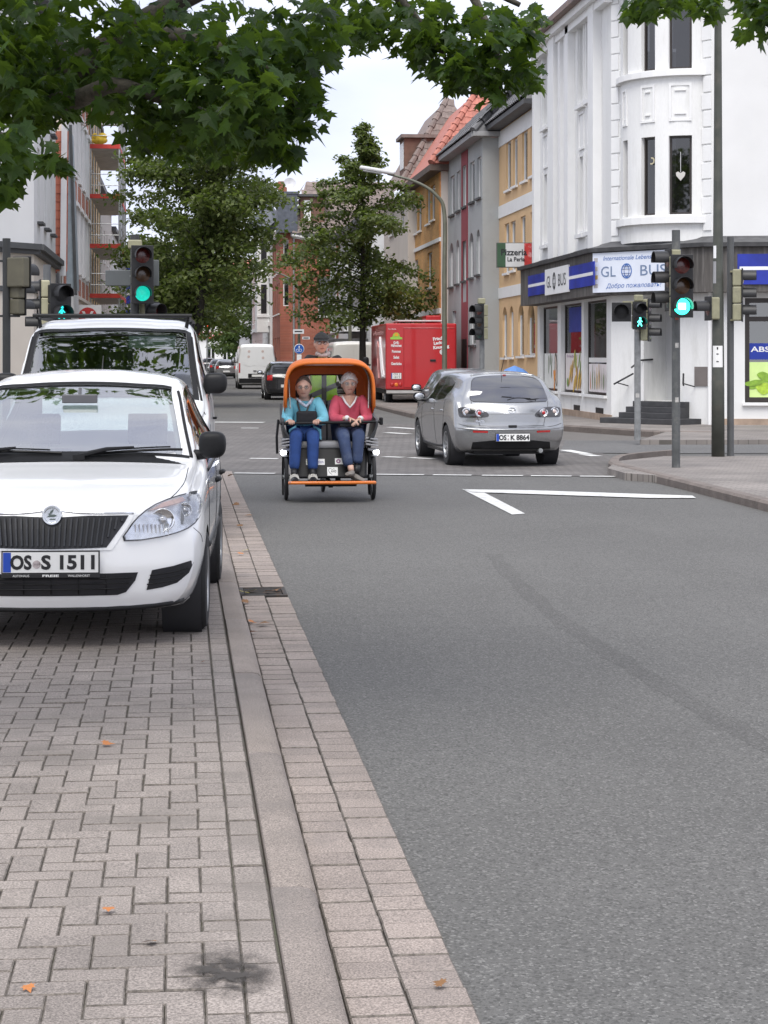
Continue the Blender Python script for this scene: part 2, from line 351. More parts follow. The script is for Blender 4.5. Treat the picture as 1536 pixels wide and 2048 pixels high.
for i in range(-30, 2):
    for j in range(30, 290):
        # 90 degree herringbone on a 0.1 m lattice: each block starts where (i-j)%4 is 0 (across) or 2 (along)
        k = (i - j) % 4
        if k == 0: c, o = ((i + 1) * .1, (j + .5) * .1), 'h'; ex = (i + 2) * .1
        elif k == 3: c, o = ((i + .5) * .1, (j + 1) * .1), 'v'; ex = (i + 1) * .1
        else: continue
        cells.append((c[0] + XH, c[1], o, ex + XH))
vis = []; rest = MB()
def addbrick(mb, x, y, a, b, z, c=.0045, h=.02):
    v = [(x - a, y - b, z - h), (x + a, y - b, z - h), (x + a, y + b, z - h), (x - a, y + b, z - h), (x - a, y - b, z - c), (x + a, y - b, z - c), (x + a, y + b, z - c), (x - a, y + b, z - c), (x - a + c, y - b + c, z), (x + a - c, y - b + c, z), (x + a - c, y + b - c, z), (x - a + c, y + b - c, z)]
    mb.m = 0; mb.add(v, [(8, 9, 10, 11)]); mb.m = 1; mb.add(v, [(0, 1, 5, 4), (1, 2, 6, 5), (2, 3, 7, 6), (3, 0, 4, 7), (4, 5, 9, 8), (5, 6, 10, 9), (6, 7, 11, 10), (7, 4, 8, 11)])
def inview(x, y):
    d = x * SY + y * CY; q = x * CY - y * SY; u = U0 + q / d * FPX; v = V0 + (CAM_H - PZ) * FPX / d
    return -60 < u < 1600 and v < 2120, d
for x, y, o, ex in cells:
    if ex > XH + .01:
        if o == 'h' and ex < XH + .11: x2 = x - .05; vis.append((x2, y, 's', inview(x2, y)[1]))
        continue
    ok, d = inview(x, y)
    if ok and y < 11.6: vis.append((x, y, o, d))
    else:
        if y > 16: continue
        a, b = (.098, .048) if o == 'h' else (.048, .098); addbrick(rest, x, y, a, b, PZ)
pv_s = brickmesh('paver', .098, .098, .03, .0045, PAVER)
j = 0
while 3.8 + j * .2 < 27: 
    y = 3.9 + j * .2; j += 1
    if y < 11.6: vis.append((XK - .055, y, 'c', inview(XK, y)[1]))
    else: addbrick(rest, XK - .055, y, .048, .098, PZ)
vis = [q for q in vis if inview(q[0], q[1])[0]]
vis.sort(key=lambda q: q[3]); rr = random.Random(3)
for q in vis[300:]:
    a, b = {'h': (.098, .048), 'v': (.048, .098), 's': (.048, .048), 'c': (.048, .098)}[q[2]]; addbrick(rest, q[0], q[1], a, b, PZ)
for x, y, o, d in vis[:300]:
    p = link('paver', {'h': pv_h, 'v': pv_v, 's': pv_s, 'c': pv_v}[o], bay)
    p.location = (x + rr.uniform(-.0015, .0015), y + rr.uniform(-.0015, .0015), PZ + rr.uniform(-.003, .002)); p.rotation_euler = (rr.uniform(-.008, .008), rr.uniform(-.008, .008), rr.uniform(-.01, .01))
rp = rest.build('paver_field', [PAVER, EDGE], bay); rp['kind'] = 'stuff'
# damp oil stain on the blocks at the bottom of the picture
sm_ = bpy.data.materials.new('oil_stain'); sm_.use_nodes = True; n_ = sm_.node_tree; pb = n_.nodes['Principled BSDF']; pb.inputs['Base Color'].default_value = (.045, .038, .032, 1); pb.inputs['Roughness'].default_value = .6
g_ = n_.nodes.new('ShaderNodeTexGradient'); g_.gradient_type = 'SPHERICAL'; tc_ = n_.nodes.new('ShaderNodeTexCoord'); mp_ = n_.nodes.new('ShaderNodeMapping'); mp_.inputs['Scale'].default_value = (7, 4.5, 1)
n_.links.new(tc_.outputs['Object'], mp_.inputs['Vector']); n_.links.new(mp_.outputs['Vector'], g_.inputs['Vector']); ml_ = n_.nodes.new('ShaderNodeMath'); ml_.operation = 'MULTIPLY'; n_.links.new(g_.outputs['Fac'], ml_.inputs[0]); n_.links.new(_ramp(n_, _noise(n_, tc_.outputs['Object'], 16, 6), .35, .6), ml_.inputs[1])
m2_ = n_.nodes.new('ShaderNodeMath'); m2_.operation = 'MULTIPLY'; m2_.inputs[1].default_value = 1.7; m2_.use_clamp = True; n_.links.new(ml_.outputs[0], m2_.inputs[0]); n_.links.new(m2_.outputs[0], pb.inputs['Alpha'])
so_ = sheet('oil_stain', [(-.16, -.26), (.16, -.26), (.16, .26), (-.16, .26)], 0, sm_); so_.location = gp(455, 1945, PZ + .004); so_.location.z = PZ + .005
# ---- kerb stones with a rounded arris
kb = link('kerb', None); tag(kb, kind='structure')
kprof = [(XK + .004, -.1), (XK + .004, PZ - .004), (XK + .008, PZ + .003), (XG0 - .055, PZ + .003), (XG0 - .026, PZ - .004), (XG0 - .008, PZ - .022), (XG0 - .001, PZ - .05), (XG0, -.1)]
kerb_me = {}
def kerbstone(L):
    if L not in kerb_me:
        mb = MB(); P = []
        for yy in (0, .006, L - .012, L - .006):
            k = .004 if yy in (0, L - .006) else 0
            P.append([(x + (k if i < 2 else (-k if i > 5 else 0)), yy, z - (k if 1 < i < 6 else 0)) for i, (x, z) in enumerate(kprof)])
        mb.grid(P); mb.add(P[0], [tuple(range(8))]); mb.add(P[-1], [tuple(reversed(range(8)))]); kerb_me[L] = mb.mesh('kerb_stone', KERB, 35)
    return kerb_me[L]
y = 1.9
while y < 27.5:
    L = 2.02; o = link('kerb_stone', kerbstone(L), kb); o.location = (rr.uniform(-.003, .003), y, rr.uniform(-.003, .003)); o.rotation_euler = (0, 0, rr.uniform(-.001, .001)); y += L
# ---- two courses of gutter stones
gt = sheet('gutter', [(XG0 - .02, -20), (XG1, -20), (XG1, 29), (XG0 - .02, 29)], .004, JOINT)
gm = brickmesh('gutter_stone', .161, .146, .03, .0045, GUTT); grest = MB(); cnt = []
for c in range(2):
    x = XG0 + .004 + .0825 * (1 + 2 * c); j = 0; off = .06 * c
    while True:
        y = 3.8 + off + j * .148; j += 1
        if y > 28.5: break
        if 13.62 < y < 14.12: continue
        if y < 22: cnt.append((x, y))
        else: addbrick(grest, x, y, .08, .073, .018)
for x, y in cnt:
    o = link('gutter_stone', gm, gt); o.location = (x + rr.uniform(-.002, .002), y + rr.uniform(-.002, .002), .018 + rr.uniform(-.003, .002) + (.75 - x) * .01); o.rotation_euler = (rr.uniform(-.01, .01), rr.uniform(-.008, .008), rr.uniform(-.012, .012))
o = grest.build('far_gutter_stones', [GUTT, EDGE], gt); o['kind'] = 'stuff'
# ---- drain grate in the gutter
IRON = mat('cast_iron', (.05, .045, .042), .7, .4, var=.3, vs=10, stain=(.12, .07, .04), sst=12)
dr = thing('drain_grate', 'rusty cast iron drain grate set in the gutter by the kerb', 'drain', (.585, 13.87, .012))
mb = MB(); a, b = .165, .24
for q in ((-a, a, -b, -b + .03), (-a, a, b - .03, b), (-a, -a + .03, -b + .03, b - .03), (a - .03, a, -b + .03, b - .03)): mb.box(*q, -.03, .012)
mb.build('frame', IRON, dr, bevel=.003)
mb = MB()
for k in range(6): o = MB().box(-a + .032, a - .032, -b + .055 + k * .068, -b + .085 + k * .068, -.02, .008).build('bar', IRON, dr, bevel=.003)
# ---- painted road markings
def mark(pts, label, z=.012):
    o = sheet('road_marking', pts, z, PAINT, None); return tag(o, label, 'road marking', 'white road markings')
def dash(u0, v0, u1, v1, w, label, z=.012):
    a, b = gp(u0, v0), gp(u1, v1); d = (b - a).normalized(); n = Vector((-d.y, d.x, 0)) * w / 2; return mark([a - n, b - n, b + n, a + n], label, z)
mark([gp(924, 979), gp(960, 981.5), gp(1050, 1028), gp(1024, 1030)], 'slanting white stroke of the corner mark in front of the silver hatchback', .006)
mark([gp(945, 985.6), gp(926, 980.2), gp(1062, 982), gp(1385, 993), gp(1392, 997.5), gp(1300, 997.5), gp(1120, 991.5)], 'long white stroke of the corner mark reaching the right kerb', .011)
for i, (a, b) in enumerate([(468, 550), (750, 848), (866, 943), (964, 1046), (1062, 1143), (1160, 1232)]):
    nm = ['leftmost dash of the near junction line, beside the gutter', 'dash of the near junction line just right of the rickshaw', 'dash of the near junction line left of the silver car', 'dash of the near junction line under the silver car', 'dash of the near junction line behind the right rear wheel', 'last dash of the near junction line before the right kerb'][i]
    f = lambda u: 947.5 + (u - 468) * .009
    dash(a, f(a), b, f(b), .17, nm)
for a, va, b, vb, w, nm in [(500, 918, 556, 918.5, .2, 'short white dash on the block paving left of the rickshaw'), (768, 914.5, 806, 916, .2, 'short white dash right of the rickshaw wheel'), (820, 916.5, 868, 919, .2, 'short white dash beside the front wheel of the silver car'),
                            (421, 845, 528, 845.5, .5, 'broad white line across the far side of the junction'), (482, 857, 517, 857, .25, 'thin white dash before the broad far line'), (780, 855, 836, 859, .25, 'white dash in front of the silver hatchback, upper one'), (773, 866, 818, 869, .25, 'white dash in front of the silver hatchback, lower one'),
                            (1130, 901, 1174, 909, .22, 'white dash curving into the side street right of the silver car'), (1168, 910, 1194, 913.5, .22, 'small white dash ending the curved line at the near corner')]:
    dash(a, va, b, vb, w, nm)
# asphalt repair seam curving across the lane, two dark worn lines
SEAM = asphaltmat('asphalt_seam', (.125, .122, .116))
def strip(name, pix, w, m, z, label):
    c = catmull([gp(*p) for p in pix], 8); mb = MB(); P = []
    for i, p in enumerate(c):
        d = (c[min(i + 1, len(c) - 1)] - c[max(i - 1, 0)]).normalized(); n = Vector((-d.y, d.x, 0)) * (w / 2) * (1 + .35 * math.sin(i * 1.7) * math.sin(i * .6))
        P.append([(p + n) + Vector((0, 0, z)), (p - n) + Vector((0, 0, z))])
    o = mb.grid(P).build(name, m); o['kind'] = 'structure'; return o
strip('road_seam', [(985, 1108), (1030, 1160), (1120, 1240), (1250, 1325), (1400, 1415), (1600, 1530)], .14, SEAM, .0008, '')
# right-hand kerb of the street
kr = link('far_kerb', None); tag(kr, kind='structure'); KR = mat('dark_kerb', (.16, .135, .12), .9, var=.2, vs=3, fine=.3, fs=90, rnd=.1)
path = [Vector((XR, y, 0)) for y in np.arange(8, 25.3, 1.)] + catmull([gp(1250, 950), gp(1217, 938), gp(1238, 923), gp(1335, 913)], 4)
def kerbrun(path, par, w=.16, h=.115):
    for a, b in zip(path, path[1:]):
        d = (b - a); L = d.length
        if L < .05: continue
        n = Vector((d.y, -d.x, 0)).normalized(); M = frame(a, d, None, (0, 0, 1)); mb = MB()
        mb.add([M @ Vector(q) for q in ((.005, 0, -.05), (L - .005, 0, -.05), (L - .005, 0, h - .03), (.005, 0, h - .03), (.005, -.03, h), (L - .005, -.03, h), (L - .005, -w, h), (.005, -w, h), (.005, -w, -.05), (L - .005, -w, -.05))],
               [(0, 1, 2, 3), (3, 2, 5, 4), (4, 5, 6, 7), (7, 6, 9, 8), (0, 3, 4, 7, 8), (1, 9, 6, 5, 2)]); mb.build('kerb_stone', KR, par, merge=0)
kerbrun(path, kr)
kf = link('junction_kerb', None); tag(kf, kind='structure')
kerbrun([Vector(p) for p in ((11.2, 39.9, 0), (10.0, 40.6, 0), (9.0, 43.5, 0), (8.0, 46.6, 0), (6.85, 50, 0), (6.45, 54, 0), (6.35, 58, 0), (6.3, 66, 0), (6.3, 76, 0), (6.3, 90, 0), (6.3, 110, 0), (6.3, 150, 0))], kf)
# ---------------------------------------------------------------- buildings
def yof(u, X):
    k = (u - U0) / FPX; d = X / (SY + k * CY); return d * CY - k * d * SY, d
def zof(v, d): return CAM_H - (v - V0) / FPX * d
def shiftto(mb, par):
    r = par
    while r.parent: r = r.parent
    l = r.location; mb.v = [(a - l.x, b - l.y, c - l.z) for a, b, c in mb.v]; return mb
def wb(mb, name, m, par, **k): return shiftto(mb, par).build(name, m, par, **k)
def line_map(o, d):
    o = Vector((o[0], o[1], 0)); d = Vector((d[0], d[1], 0)).normalized(); n = Vector((d.y, -d.x, 0))   # outward to the right of d
    return lambda s, off=0.: o + d * s + n * off
def arc_map(c, r, a0, sgn=1):
    return lambda s, off=0.: Vector((c[0] + (r + off) * math.cos(a0 + sgn * s / r), c[1] + (r + off) * math.sin(a0 + sgn * s / r), 0))
def wall(name, par, fm, s0, s1, z0, z1, ops, m, rev=.14, ds=99., back=False):
    ss = {s0, s1}; zs = {z0, z1}
    for o in ops: ss |= {o[0], o[1]}; zs |= {o[2], o[3]}
    n = int((s1 - s0) / ds)
    for k in range(1, n + 1): ss.add(s0 + (s1 - s0) * k / (n + 1))
    ss = sorted(q for q in ss if s0 - 1e-6 <= q <= s1 + 1e-6); zs = sorted(q for q in zs if z0 - 1e-6 <= q <= z1 + 1e-6); mb = MB()
    P = lambda s, z, o=0.: fm(s, o) + Vector((0, 0, z))
    for a, b in zip(ss, ss[1:]):
        for c, d in zip(zs, zs[1:]):
            if b - a < 1e-5 or d - c < 1e-5: continue
            x, y = (a + b) / 2, (c + d) / 2
            if any(o[0] < x < o[1] and o[2] < y < o[3] for o in ops): continue
            mb.add([P(a, c), P(b, c), P(b, d), P(a, d)], [(0, 1, 2, 3)])
    for o in ops:
        a, b, c, d = o[:4]; f = [P(a, c), P(b, c), P(b, d), P(a, d)]; g = [P(a, c, -rev), P(b, c, -rev), P(b, d, -rev), P(a, d, -rev)]
        mb.add(f + g, [(0, 1, 5, 4), (1, 2, 6, 5), (2, 3, 7, 6), (3, 0, 4, 7)])
    return wb(mb, name, m, par)
def sbar(mb, fm, s0, s1, z0, z1, o0, o1, n=1):
    """box along a facade from s0 to s1, z0 to z1, between offsets o0 < o1 (outward)"""
    P = []
    for k in range(n + 1):
        s = s0 + (s1 - s0) * k / n; P.append([fm(s, o0) + Vector((0, 0, z0)), fm(s, o1) + Vector((0, 0, z0)), fm(s, o1) + Vector((0, 0, z1)), fm(s, o0) + Vector((0, 0, z1))])
    mb.grid([p + [p[0]] for p in P]); mb.add(P[0], [(0, 1, 2, 3)]); mb.add(P[-1], [(3, 2, 1, 0)]); return mb
WPANE = glassmat('window_glass', (.72, .75, .76), .12, body=.12, bcol=(.03, .035, .04), top=.7)
WFRAME = mat('window_frame_white', (.75, .75, .74), .5, var=.04); CURT = mat('net_curtain', (.62, .62, .60), .9, var=.12, vs=6, stretch=(14, 14, .6)); ROOMDARK = mat('dark_room', (.03, .03, .033), .9)
def window(par, fm, op, mf=WFRAME, rev=.14, fw=.055, mull=1, trans=0., sill=None, curtain=0., glass=None, sillw=.08):
    a, b, c, d = op[:4]; o1 = -rev + .05; o0 = -rev - .01; mb = MB()
    sbar(mb, fm, a, a + fw, c, d, o0, o1); sbar(mb, fm, b - fw, b, c, d, o0, o1); sbar(mb, fm, a + fw, b - fw, c, c + fw, o0, o1); sbar(mb, fm, a + fw, b - fw, d - fw, d, o0, o1)
    for k in range(1, mull): x = a + (b - a) * k / mull; sbar(mb, fm, x - fw * .6, x + fw * .6, c + fw, d - fw, o0, o1 + .004)
    if trans: z = c + (d - c) * trans; sbar(mb, fm, a + fw, b - fw, z - fw * .5, z + fw * .5, o0, o1 + .007)
    w = wb(mb, 'window', mf, par)
    g = MB(); P = lambda s, z, o: fm(s, o) + Vector((0, 0, z)); g.add([P(a + fw * .5, c + fw * .5, o0 + .03), P(b - fw * .5, c + fw * .5, o0 + .03), P(b - fw * .5, d - fw * .5, o0 + .03), P(a + fw * .5, d - fw * .5, o0 + .03)], [(0, 1, 2, 3)]); wb(g, 'pane', glass or WPANE, w)
    r = MB(); sbar(r, fm, a, b, c, d, -rev - .55, -rev - .5); wb(r, 'room_back', ROOMDARK, w)
    if curtain:
        q = MB(); n = 14; z1 = d - fw; z0 = d - fw - (d - c - 2 * fw) * min(1, curtain)
        q.grid([[P(a + fw + (b - a - 2 * fw) * k / n, z, -rev - .10 - .02 * math.sin(k * 2.1)) for k in range(n + 1)] for z in (z0, z1)]); wb(q, 'curtain', CURT, w)
    if sill: s = MB(); sbar(s, fm, a - .06, b + .06, c - .07, c, -rev, sillw); wb(s, 'sill', sill, w)
    return w
def arch_fill(mb, fm, op, rise, o=0., n=8):
    """spandrels that turn the top of a rectangular opening into an arch"""
    a, b, c, d = op[:4]; m_ = (a + b) / 2; r = (b - a) / 2
    for sg in (-1, 1):
        edge = m_ + sg * r
        for k in range(n):
            x0, x1 = [edge - sg * r * t for t in (k / n, (k + 1) / n)]; h = lambda x: d - rise + rise * math.sqrt(max(0, 1 - ((x - m_) / r) ** 2))
            P = [fm(x0, o) + Vector((0, 0, h(x0))), fm(x1, o) + Vector((0, 0, h(x1))), fm(x1, o) + Vector((0, 0, d)), fm(x0, o) + Vector((0, 0, d))]; Q = [p + (fm(m_, -.14) - fm(m_, 0)) for p in P]
            mb.add(P, [(0, 1, 2, 3)]); mb.add([P[0], P[1], Q[1], Q[0]], [(0, 1, 2, 3)])
    return mb
def tilemesh(name, w, l, m, th=.03):
    """pantile: S-curved across, overlapping down the slope"""
    mb = MB(); P = []; n = 6
    for y in (0, l):
        P.append([(w * k / n, y, th * (1 if y == 0 else .25) + .022 * math.sin(2 * math.pi * k / n)) for k in range(n + 1)])
    P.insert(0, [(x, 0, z - .03) for x, y, z in P[0]]); return mb.grid(P).mesh(name, m, 40)
def tiled_face(par, quad_o, ax, up, W_, Lh, m, me, tw, tl, shape=None, limit=300, store=None):
    """roof face: tiles on frame (origin, ax across, up the slope)"""
    ax = Vector(ax).normalized(); up = Vector(up).normalized(); nz = ax.cross(up); M = frame(quad_o, ax, up); k = 0; extra = MB(); rr_ = random.Random(5); r = par
    while r.parent: r = r.parent
    for j in range(int(Lh / tl) + 1):
        for i in range(int(W_ / tw) + 1):
            x, y = i * tw, j * tl
            if shape and not shape(x + tw / 2, y + tl / 2): continue
            T = M @ Matrix.Translation((x, y, rr_.uniform(0, .006)))
            if k < limit:
                o = link('roof_tile', me, par); T2 = T.copy(); T2.translation -= r.location; o.matrix_local = T2; k += 1
            else: extra.add([T @ v.co for v in me.vertices], [tuple(p.vertices) for p in me.polygons])
    if extra.v: o = wb(extra, 'far_roof_tiles', m, par, smooth=40); o['kind'] = 'stuff'
# ---------------------------------------------------------------- white corner house with the shop
STUC = mat('white_stucco', (.75, .75, .735), .9, var=.05, vs=1.2, fine=.08, fs=40, stain=(.60, .60, .575), sst=1.6, bump=.15, bs=45, stretch=(1, 1, .22))
STUC2 = mat('white_trim', (.77, .77, .76), .85, var=.03, vs=2); GREYWALL = mat('grey_render', (.50, .50, .50), .9, var=.06, vs=.8, bump=.15, bs=45)
CLAD = mat('weathered_cladding', (.085, .078, .072), .85, var=.4, vs=3., stretch=(3, 3, .25), stain=(.16, .15, .14), sst=3, bump=.4, bs=12); LEAD = mat('dark_ledge', (.07, .07, .072), .6, var=.3, vs=4)
DFRAME = mat('window_frame_dark', (.035, .028, .025), .4, var=.1)
P1 = Vector((10.5, 46.9, 0)); P2 = Vector((12.35, 44.45, 0)); YE = 56.8; X1 = 10.5; P3 = P2 + Vector((math.cos(R(-13)), math.sin(R(-13)), 0)) * 9
wh = thing('corner_house', 'white stucco corner house with rounded bay above the grocery shop', 'building', (10.5, 46.9, .1))
GZ = .1
fmA = line_map((X1, YE), (0, -1)); fmB = line_map(P1, P2 - P1); fmC = line_map(P2, P3 - P2)
sA = lambda u: YE - yof(u, X1)[0]
def opA(u0, u1, z0, z1): return (sA(u0), sA(u1), z0, z1)
LA = YE - P1.y; LB = (P2 - P1).length; EV = 10.75
up2 = [opA(1088, 1097, 8.4, 10.35), opA(1102.5, 1110.5, 8.4, 10.35), opA(1159, 1169, 8.4, 10.35), opA(1176, 1187, 8.4, 10.35)]
up1 = [opA(1083, 1091, 5.0, 6.95), opA(1097, 1105, 5.0, 6.95), opA(1153, 1164, 5.0, 6.95), opA(1170, 1182, 5.0, 6.95)]
up1 = [(a[0], a[1], 5.0, 6.95) for a in up2]
shopA = [opA(1080, 1115, .72, 3.12), opA(1122, 1163, .72, 3.12), opA(1168, 1213, .72, 3.12)]
vents = [opA(1148, 1160, .14, .40), opA(1192, 1207, .14, .40)]
wall('wall', wh, fmA, 0, LA, GZ, EV, up2 + up1 + shopA, STUC, .16)
for o in up2 + up1: window(wh, fmA, o, WFRAME, .16, .06, 1, .72, None, .55)
tr = MB()
for o in up2 + up1:                              # raised surround, ledge, panel below
    for a, b, c, d in ((o[0] - .1, o[0] - .02, o[2] - .1, o[3] + .08), (o[1] + .02, o[1] + .1, o[2] - .1, o[3] + .08)): q = MB(); sbar(q, fmA, a, b, c, d, 0, .05); wb(q, 'window_surround', STUC2, wh)
    q = MB(); sbar(q, fmA, o[0] - .14, o[1] + .14, o[2] - .2, o[2] - .1, 0, .12); wb(q, 'window_ledge', STUC2, wh)
    if o[2] > 7:
        q = MB()
        for a, b, c, d in ((o[0], o[1], 8.05, 8.1), (o[0], o[1], 7.12, 7.17), (o[0], o[0] + .05, 7.17, 8.05), (o[1] - .05, o[1], 7.17, 8.05)): sbar(q, fmA, a, b, c, d, 0, .035)
        wb(q, 'wall_panel', STUC2, wh)
for u0, u1, d_ in ((1076, 1080, .18), (1113, 1124, .25), (1126, 1130, .15), (1138, 1142, .15), (1144, 1150, .2), (1192, 1203, .22)): q = MB(); sbar(q, fmA, sA(u0), sA(u1), 4.35, 10.55, 0, d_); wb(q, 'pilaster', STUC2, wh)
q = MB(); sbar(q, fmA, -.05, LA + .25, 10.55, 10.75, 0, .35); sbar(q, fmA, -.05, LA + .1, 10.35, 10.55, 0, .2); wb(q, 'cornice', STUC2, wh)
q = MB(); sbar(q, fmA, -.1, LA + .3, 10.75, 10.9, .1, .55); wb(q, 'gutter', mat('copper_gutter', (.14, .075, .05), .5, var=.3), wh)
mb = MB(); mb.add([fmA(-.1, .5) + Vector((0, 0, 10.85)), fmA(LA + .3, .5) + Vector((0, 0, 10.85)), fmA(LA + .3, -5) + Vector((0, 0, 14.5)), fmA(-.1, -5) + Vector((0, 0, 14.5))], [(0, 1, 2, 3)])
mb.add([fmC(-.5, .5) + Vector((0, 0, 10.85)), fmC(9, .5) + Vector((0, 0, 10.85)), fmC(9, -5) + Vector((0, 0, 14.5)), fmC(3, -5) + Vector((0, 0, 14.5))], [(0, 1, 2, 3)])
mb.add([fmB(0, .4) + Vector((0, 0, 10.85)), fmB(LB, .4) + Vector((0, 0, 10.85)), fmB(LB / 2, -5) + Vector((0, 0, 14.5))], [(0, 1, 2)]); wb(mb, 'roof', mat('dark_roof', (.09, .085, .085), .8, var=.2), wh)
# corner face (entrance) and right-hand face
door = (1.02, 2.12, .62, 3.12)
wall('wall', wh, fmB, 0, LB, GZ, 4.4, [door], STUC, .9)
bay0, bay1 = .3, LB - .3; ch = bay1 - bay0; bulge = .6; rad = (ch * ch / 4 + bulge * bulge) / (2 * bulge)
mid = fmB(LB / 2); nB = (fmB(0, 1) - fmB(0)); cen = mid + nB * (bulge - rad); ha = math.asin(ch / 2 / rad); dB = (P2 - P1).normalized(); aM = math.atan2(nB.y, nB.x)
fmY = arc_map(cen, rad, aM - ha, 1); LY = 2 * ha * rad
for a, b in ((0, bay0), (bay1, LB)): wall('wall', wh, fmB, a, b, 4.4, EV, [], STUC)
bw = []
for c_, hw in ((.222, .15), (.535, .2), (.822, .275)):
    for z0, z1 in ((5.03, 6.88), (8.45, 10.4)): bw.append((LY * c_ - hw, LY * c_ + hw, z0, z1))
wall('bay_wall', wh, fmY, 0, LY, 4.4, EV, bw, STUC, .16, .12)
for k, o in enumerate(bw): window(wh, fmY, o, DFRAME, .16, .05, 1, 0, None, 0, glassmat('bay_glass', (.2, .2, .22), .07, body=.7, bcol=(.008, .007, .007), top=.6))
for o in bw[2:6]:
    if o[2] < 7: q = MB(); sbar(q, fmY, o[0] + .10, o[1] - .08, o[2] + .12, o[2] + .72, -.19, -.165); wb(q, 'pleated_blind', mat('blue_blind', (.33, .42, .60), .8, var=.1, vs=3, stretch=(.1, .1, 60)), wh)
q = MB(); o = bw[5]; sbar(q, fmY, o[0] + .06, o[1] - .06, o[2] + .5, o[3] - .05, -.22, -.19); wb(q, 'blue_curtain', mat('blue_curtain', (.02, .05, .22), .9, var=.5, vs=6, stretch=(12, 12, 1)), wh)
# heart and moon hanging in the bay panes
def onbay(s, z, o=-.10):
    p = fmY(s, o); n = (fmY(s, 1) - fmY(s, 0)).normalized(); M = frame(Vector((p.x, p.y, z)) - wh.location, Vector((-n.y, n.x, 0)), None, n); return M
o = bw[4]; hs = (o[0] + o[1]) / 2
MB().prism([(0, -.13), (.10, -.01), (.11, .06), (.06, .09), (0, .05), (-.06, .09), (-.11, .06), (-.10, -.01)], .02, onbay(hs, 5.95)).build('hanging_heart', mat('heart_white', (.55, .53, .5), .7), wh); MB().tube([onbay(hs, 6.02) @ Vector((0, 0, .01)), onbay(hs, 6.5) @ Vector((0, 0, .01))], .006, 5).build('heart_string', WFRAME, wh)
o = bw[2]; MB().lathe([(.055, 0), (.055, .02), (.085, .02), (.085, 0)], 14, onbay((o[0] + o[1]) / 2 + .05, 6.32), True, (R(-120), R(100))).build('hanging_moon', mat('moon_gold', (.5, .45, .3), .5), wh)
q = MB(); sbar(q, fmY, -.1, LY + .1, 4.82, 4.98, -.05, .12, 10); wb(q, 'bay_ledge', STUC2, wh); q = MB(); sbar(q, fmY, -.1, LY + .1, 8.28, 8.42, -.05, .12, 10); wb(q, 'bay_ledge', STUC2, wh)
q = MB(); sbar(q, fmY, -.1, LY + .1, 10.55, 10.78, -.1, .22, 10); wb(q, 'bay_cornice', STUC2, wh)
for c_, hw in ((.535, .2), (.822, .26), (.222, .14)):
    q = MB(); a, b = LY * c_ - hw, LY * c_ + hw
    for x0, x1, y0, y1 in ((a, b, 8.05, 8.10), (a, b, 7.22, 7.27), (a, a + .05, 7.27, 8.05), (b - .05, b, 7.27, 8.05), (a + .13, b - .13, 7.93, 7.96), (a + .13, b - .13, 7.38, 7.41)): sbar(q, fmY, x0, x1, y0, y1, 0, .035)
    wb(q, 'wall_panel', STUC2, wh)
# quoins either side of the bay
for k in range(15):
    z = 4.62 + k * .405; lng = .27 if k % 2 else .22
    for fm_, a, b in ((fmB, .02, .02 + lng), (fmB, LB - .02 - lng, LB - .02)): q = MB(); sbar(q, fm_, a, b, z + .015, z + .385, 0, .028); wb(q, 'quoin', STUC2, wh, bevel=.008)
shopC = [(.75, 4.6, .62, 3.05)]
wall('wall', wh, fmC, 0, 9, GZ, EV, shopC + [(4.0, 5.0, 5.0, 6.9), (4.0, 5.0, 8.45, 10.4)], mat('pale_stucco', (.70, .70, .69), .9, var=.05, vs=.7, bump=.15, bs=45), .14)
for o in ((4.0, 5.0, 5.0, 6.9), (4.0, 5.0, 8.45, 10.4)): window(wh, fmC, o, WFRAME, .14, .06, 2, 0, STUC2, .4)
mb = MB(); mb.add([fmA(0, 0), fmA(0, 0) + Vector((0, 0, EV)), fmA(0, -9) + Vector((0, 0, EV)), fmA(0, -9)], [(0, 1, 2, 3)]); mb.add([fmC(9, 0), fmC(9, 0) + Vector((0, 0, EV)), fmC(9, -12) + Vector((0, 0, EV)), fmC(9, -12)], [(0, 1, 2, 3)]); wb(mb, 'gable_wall', STUC, wh)
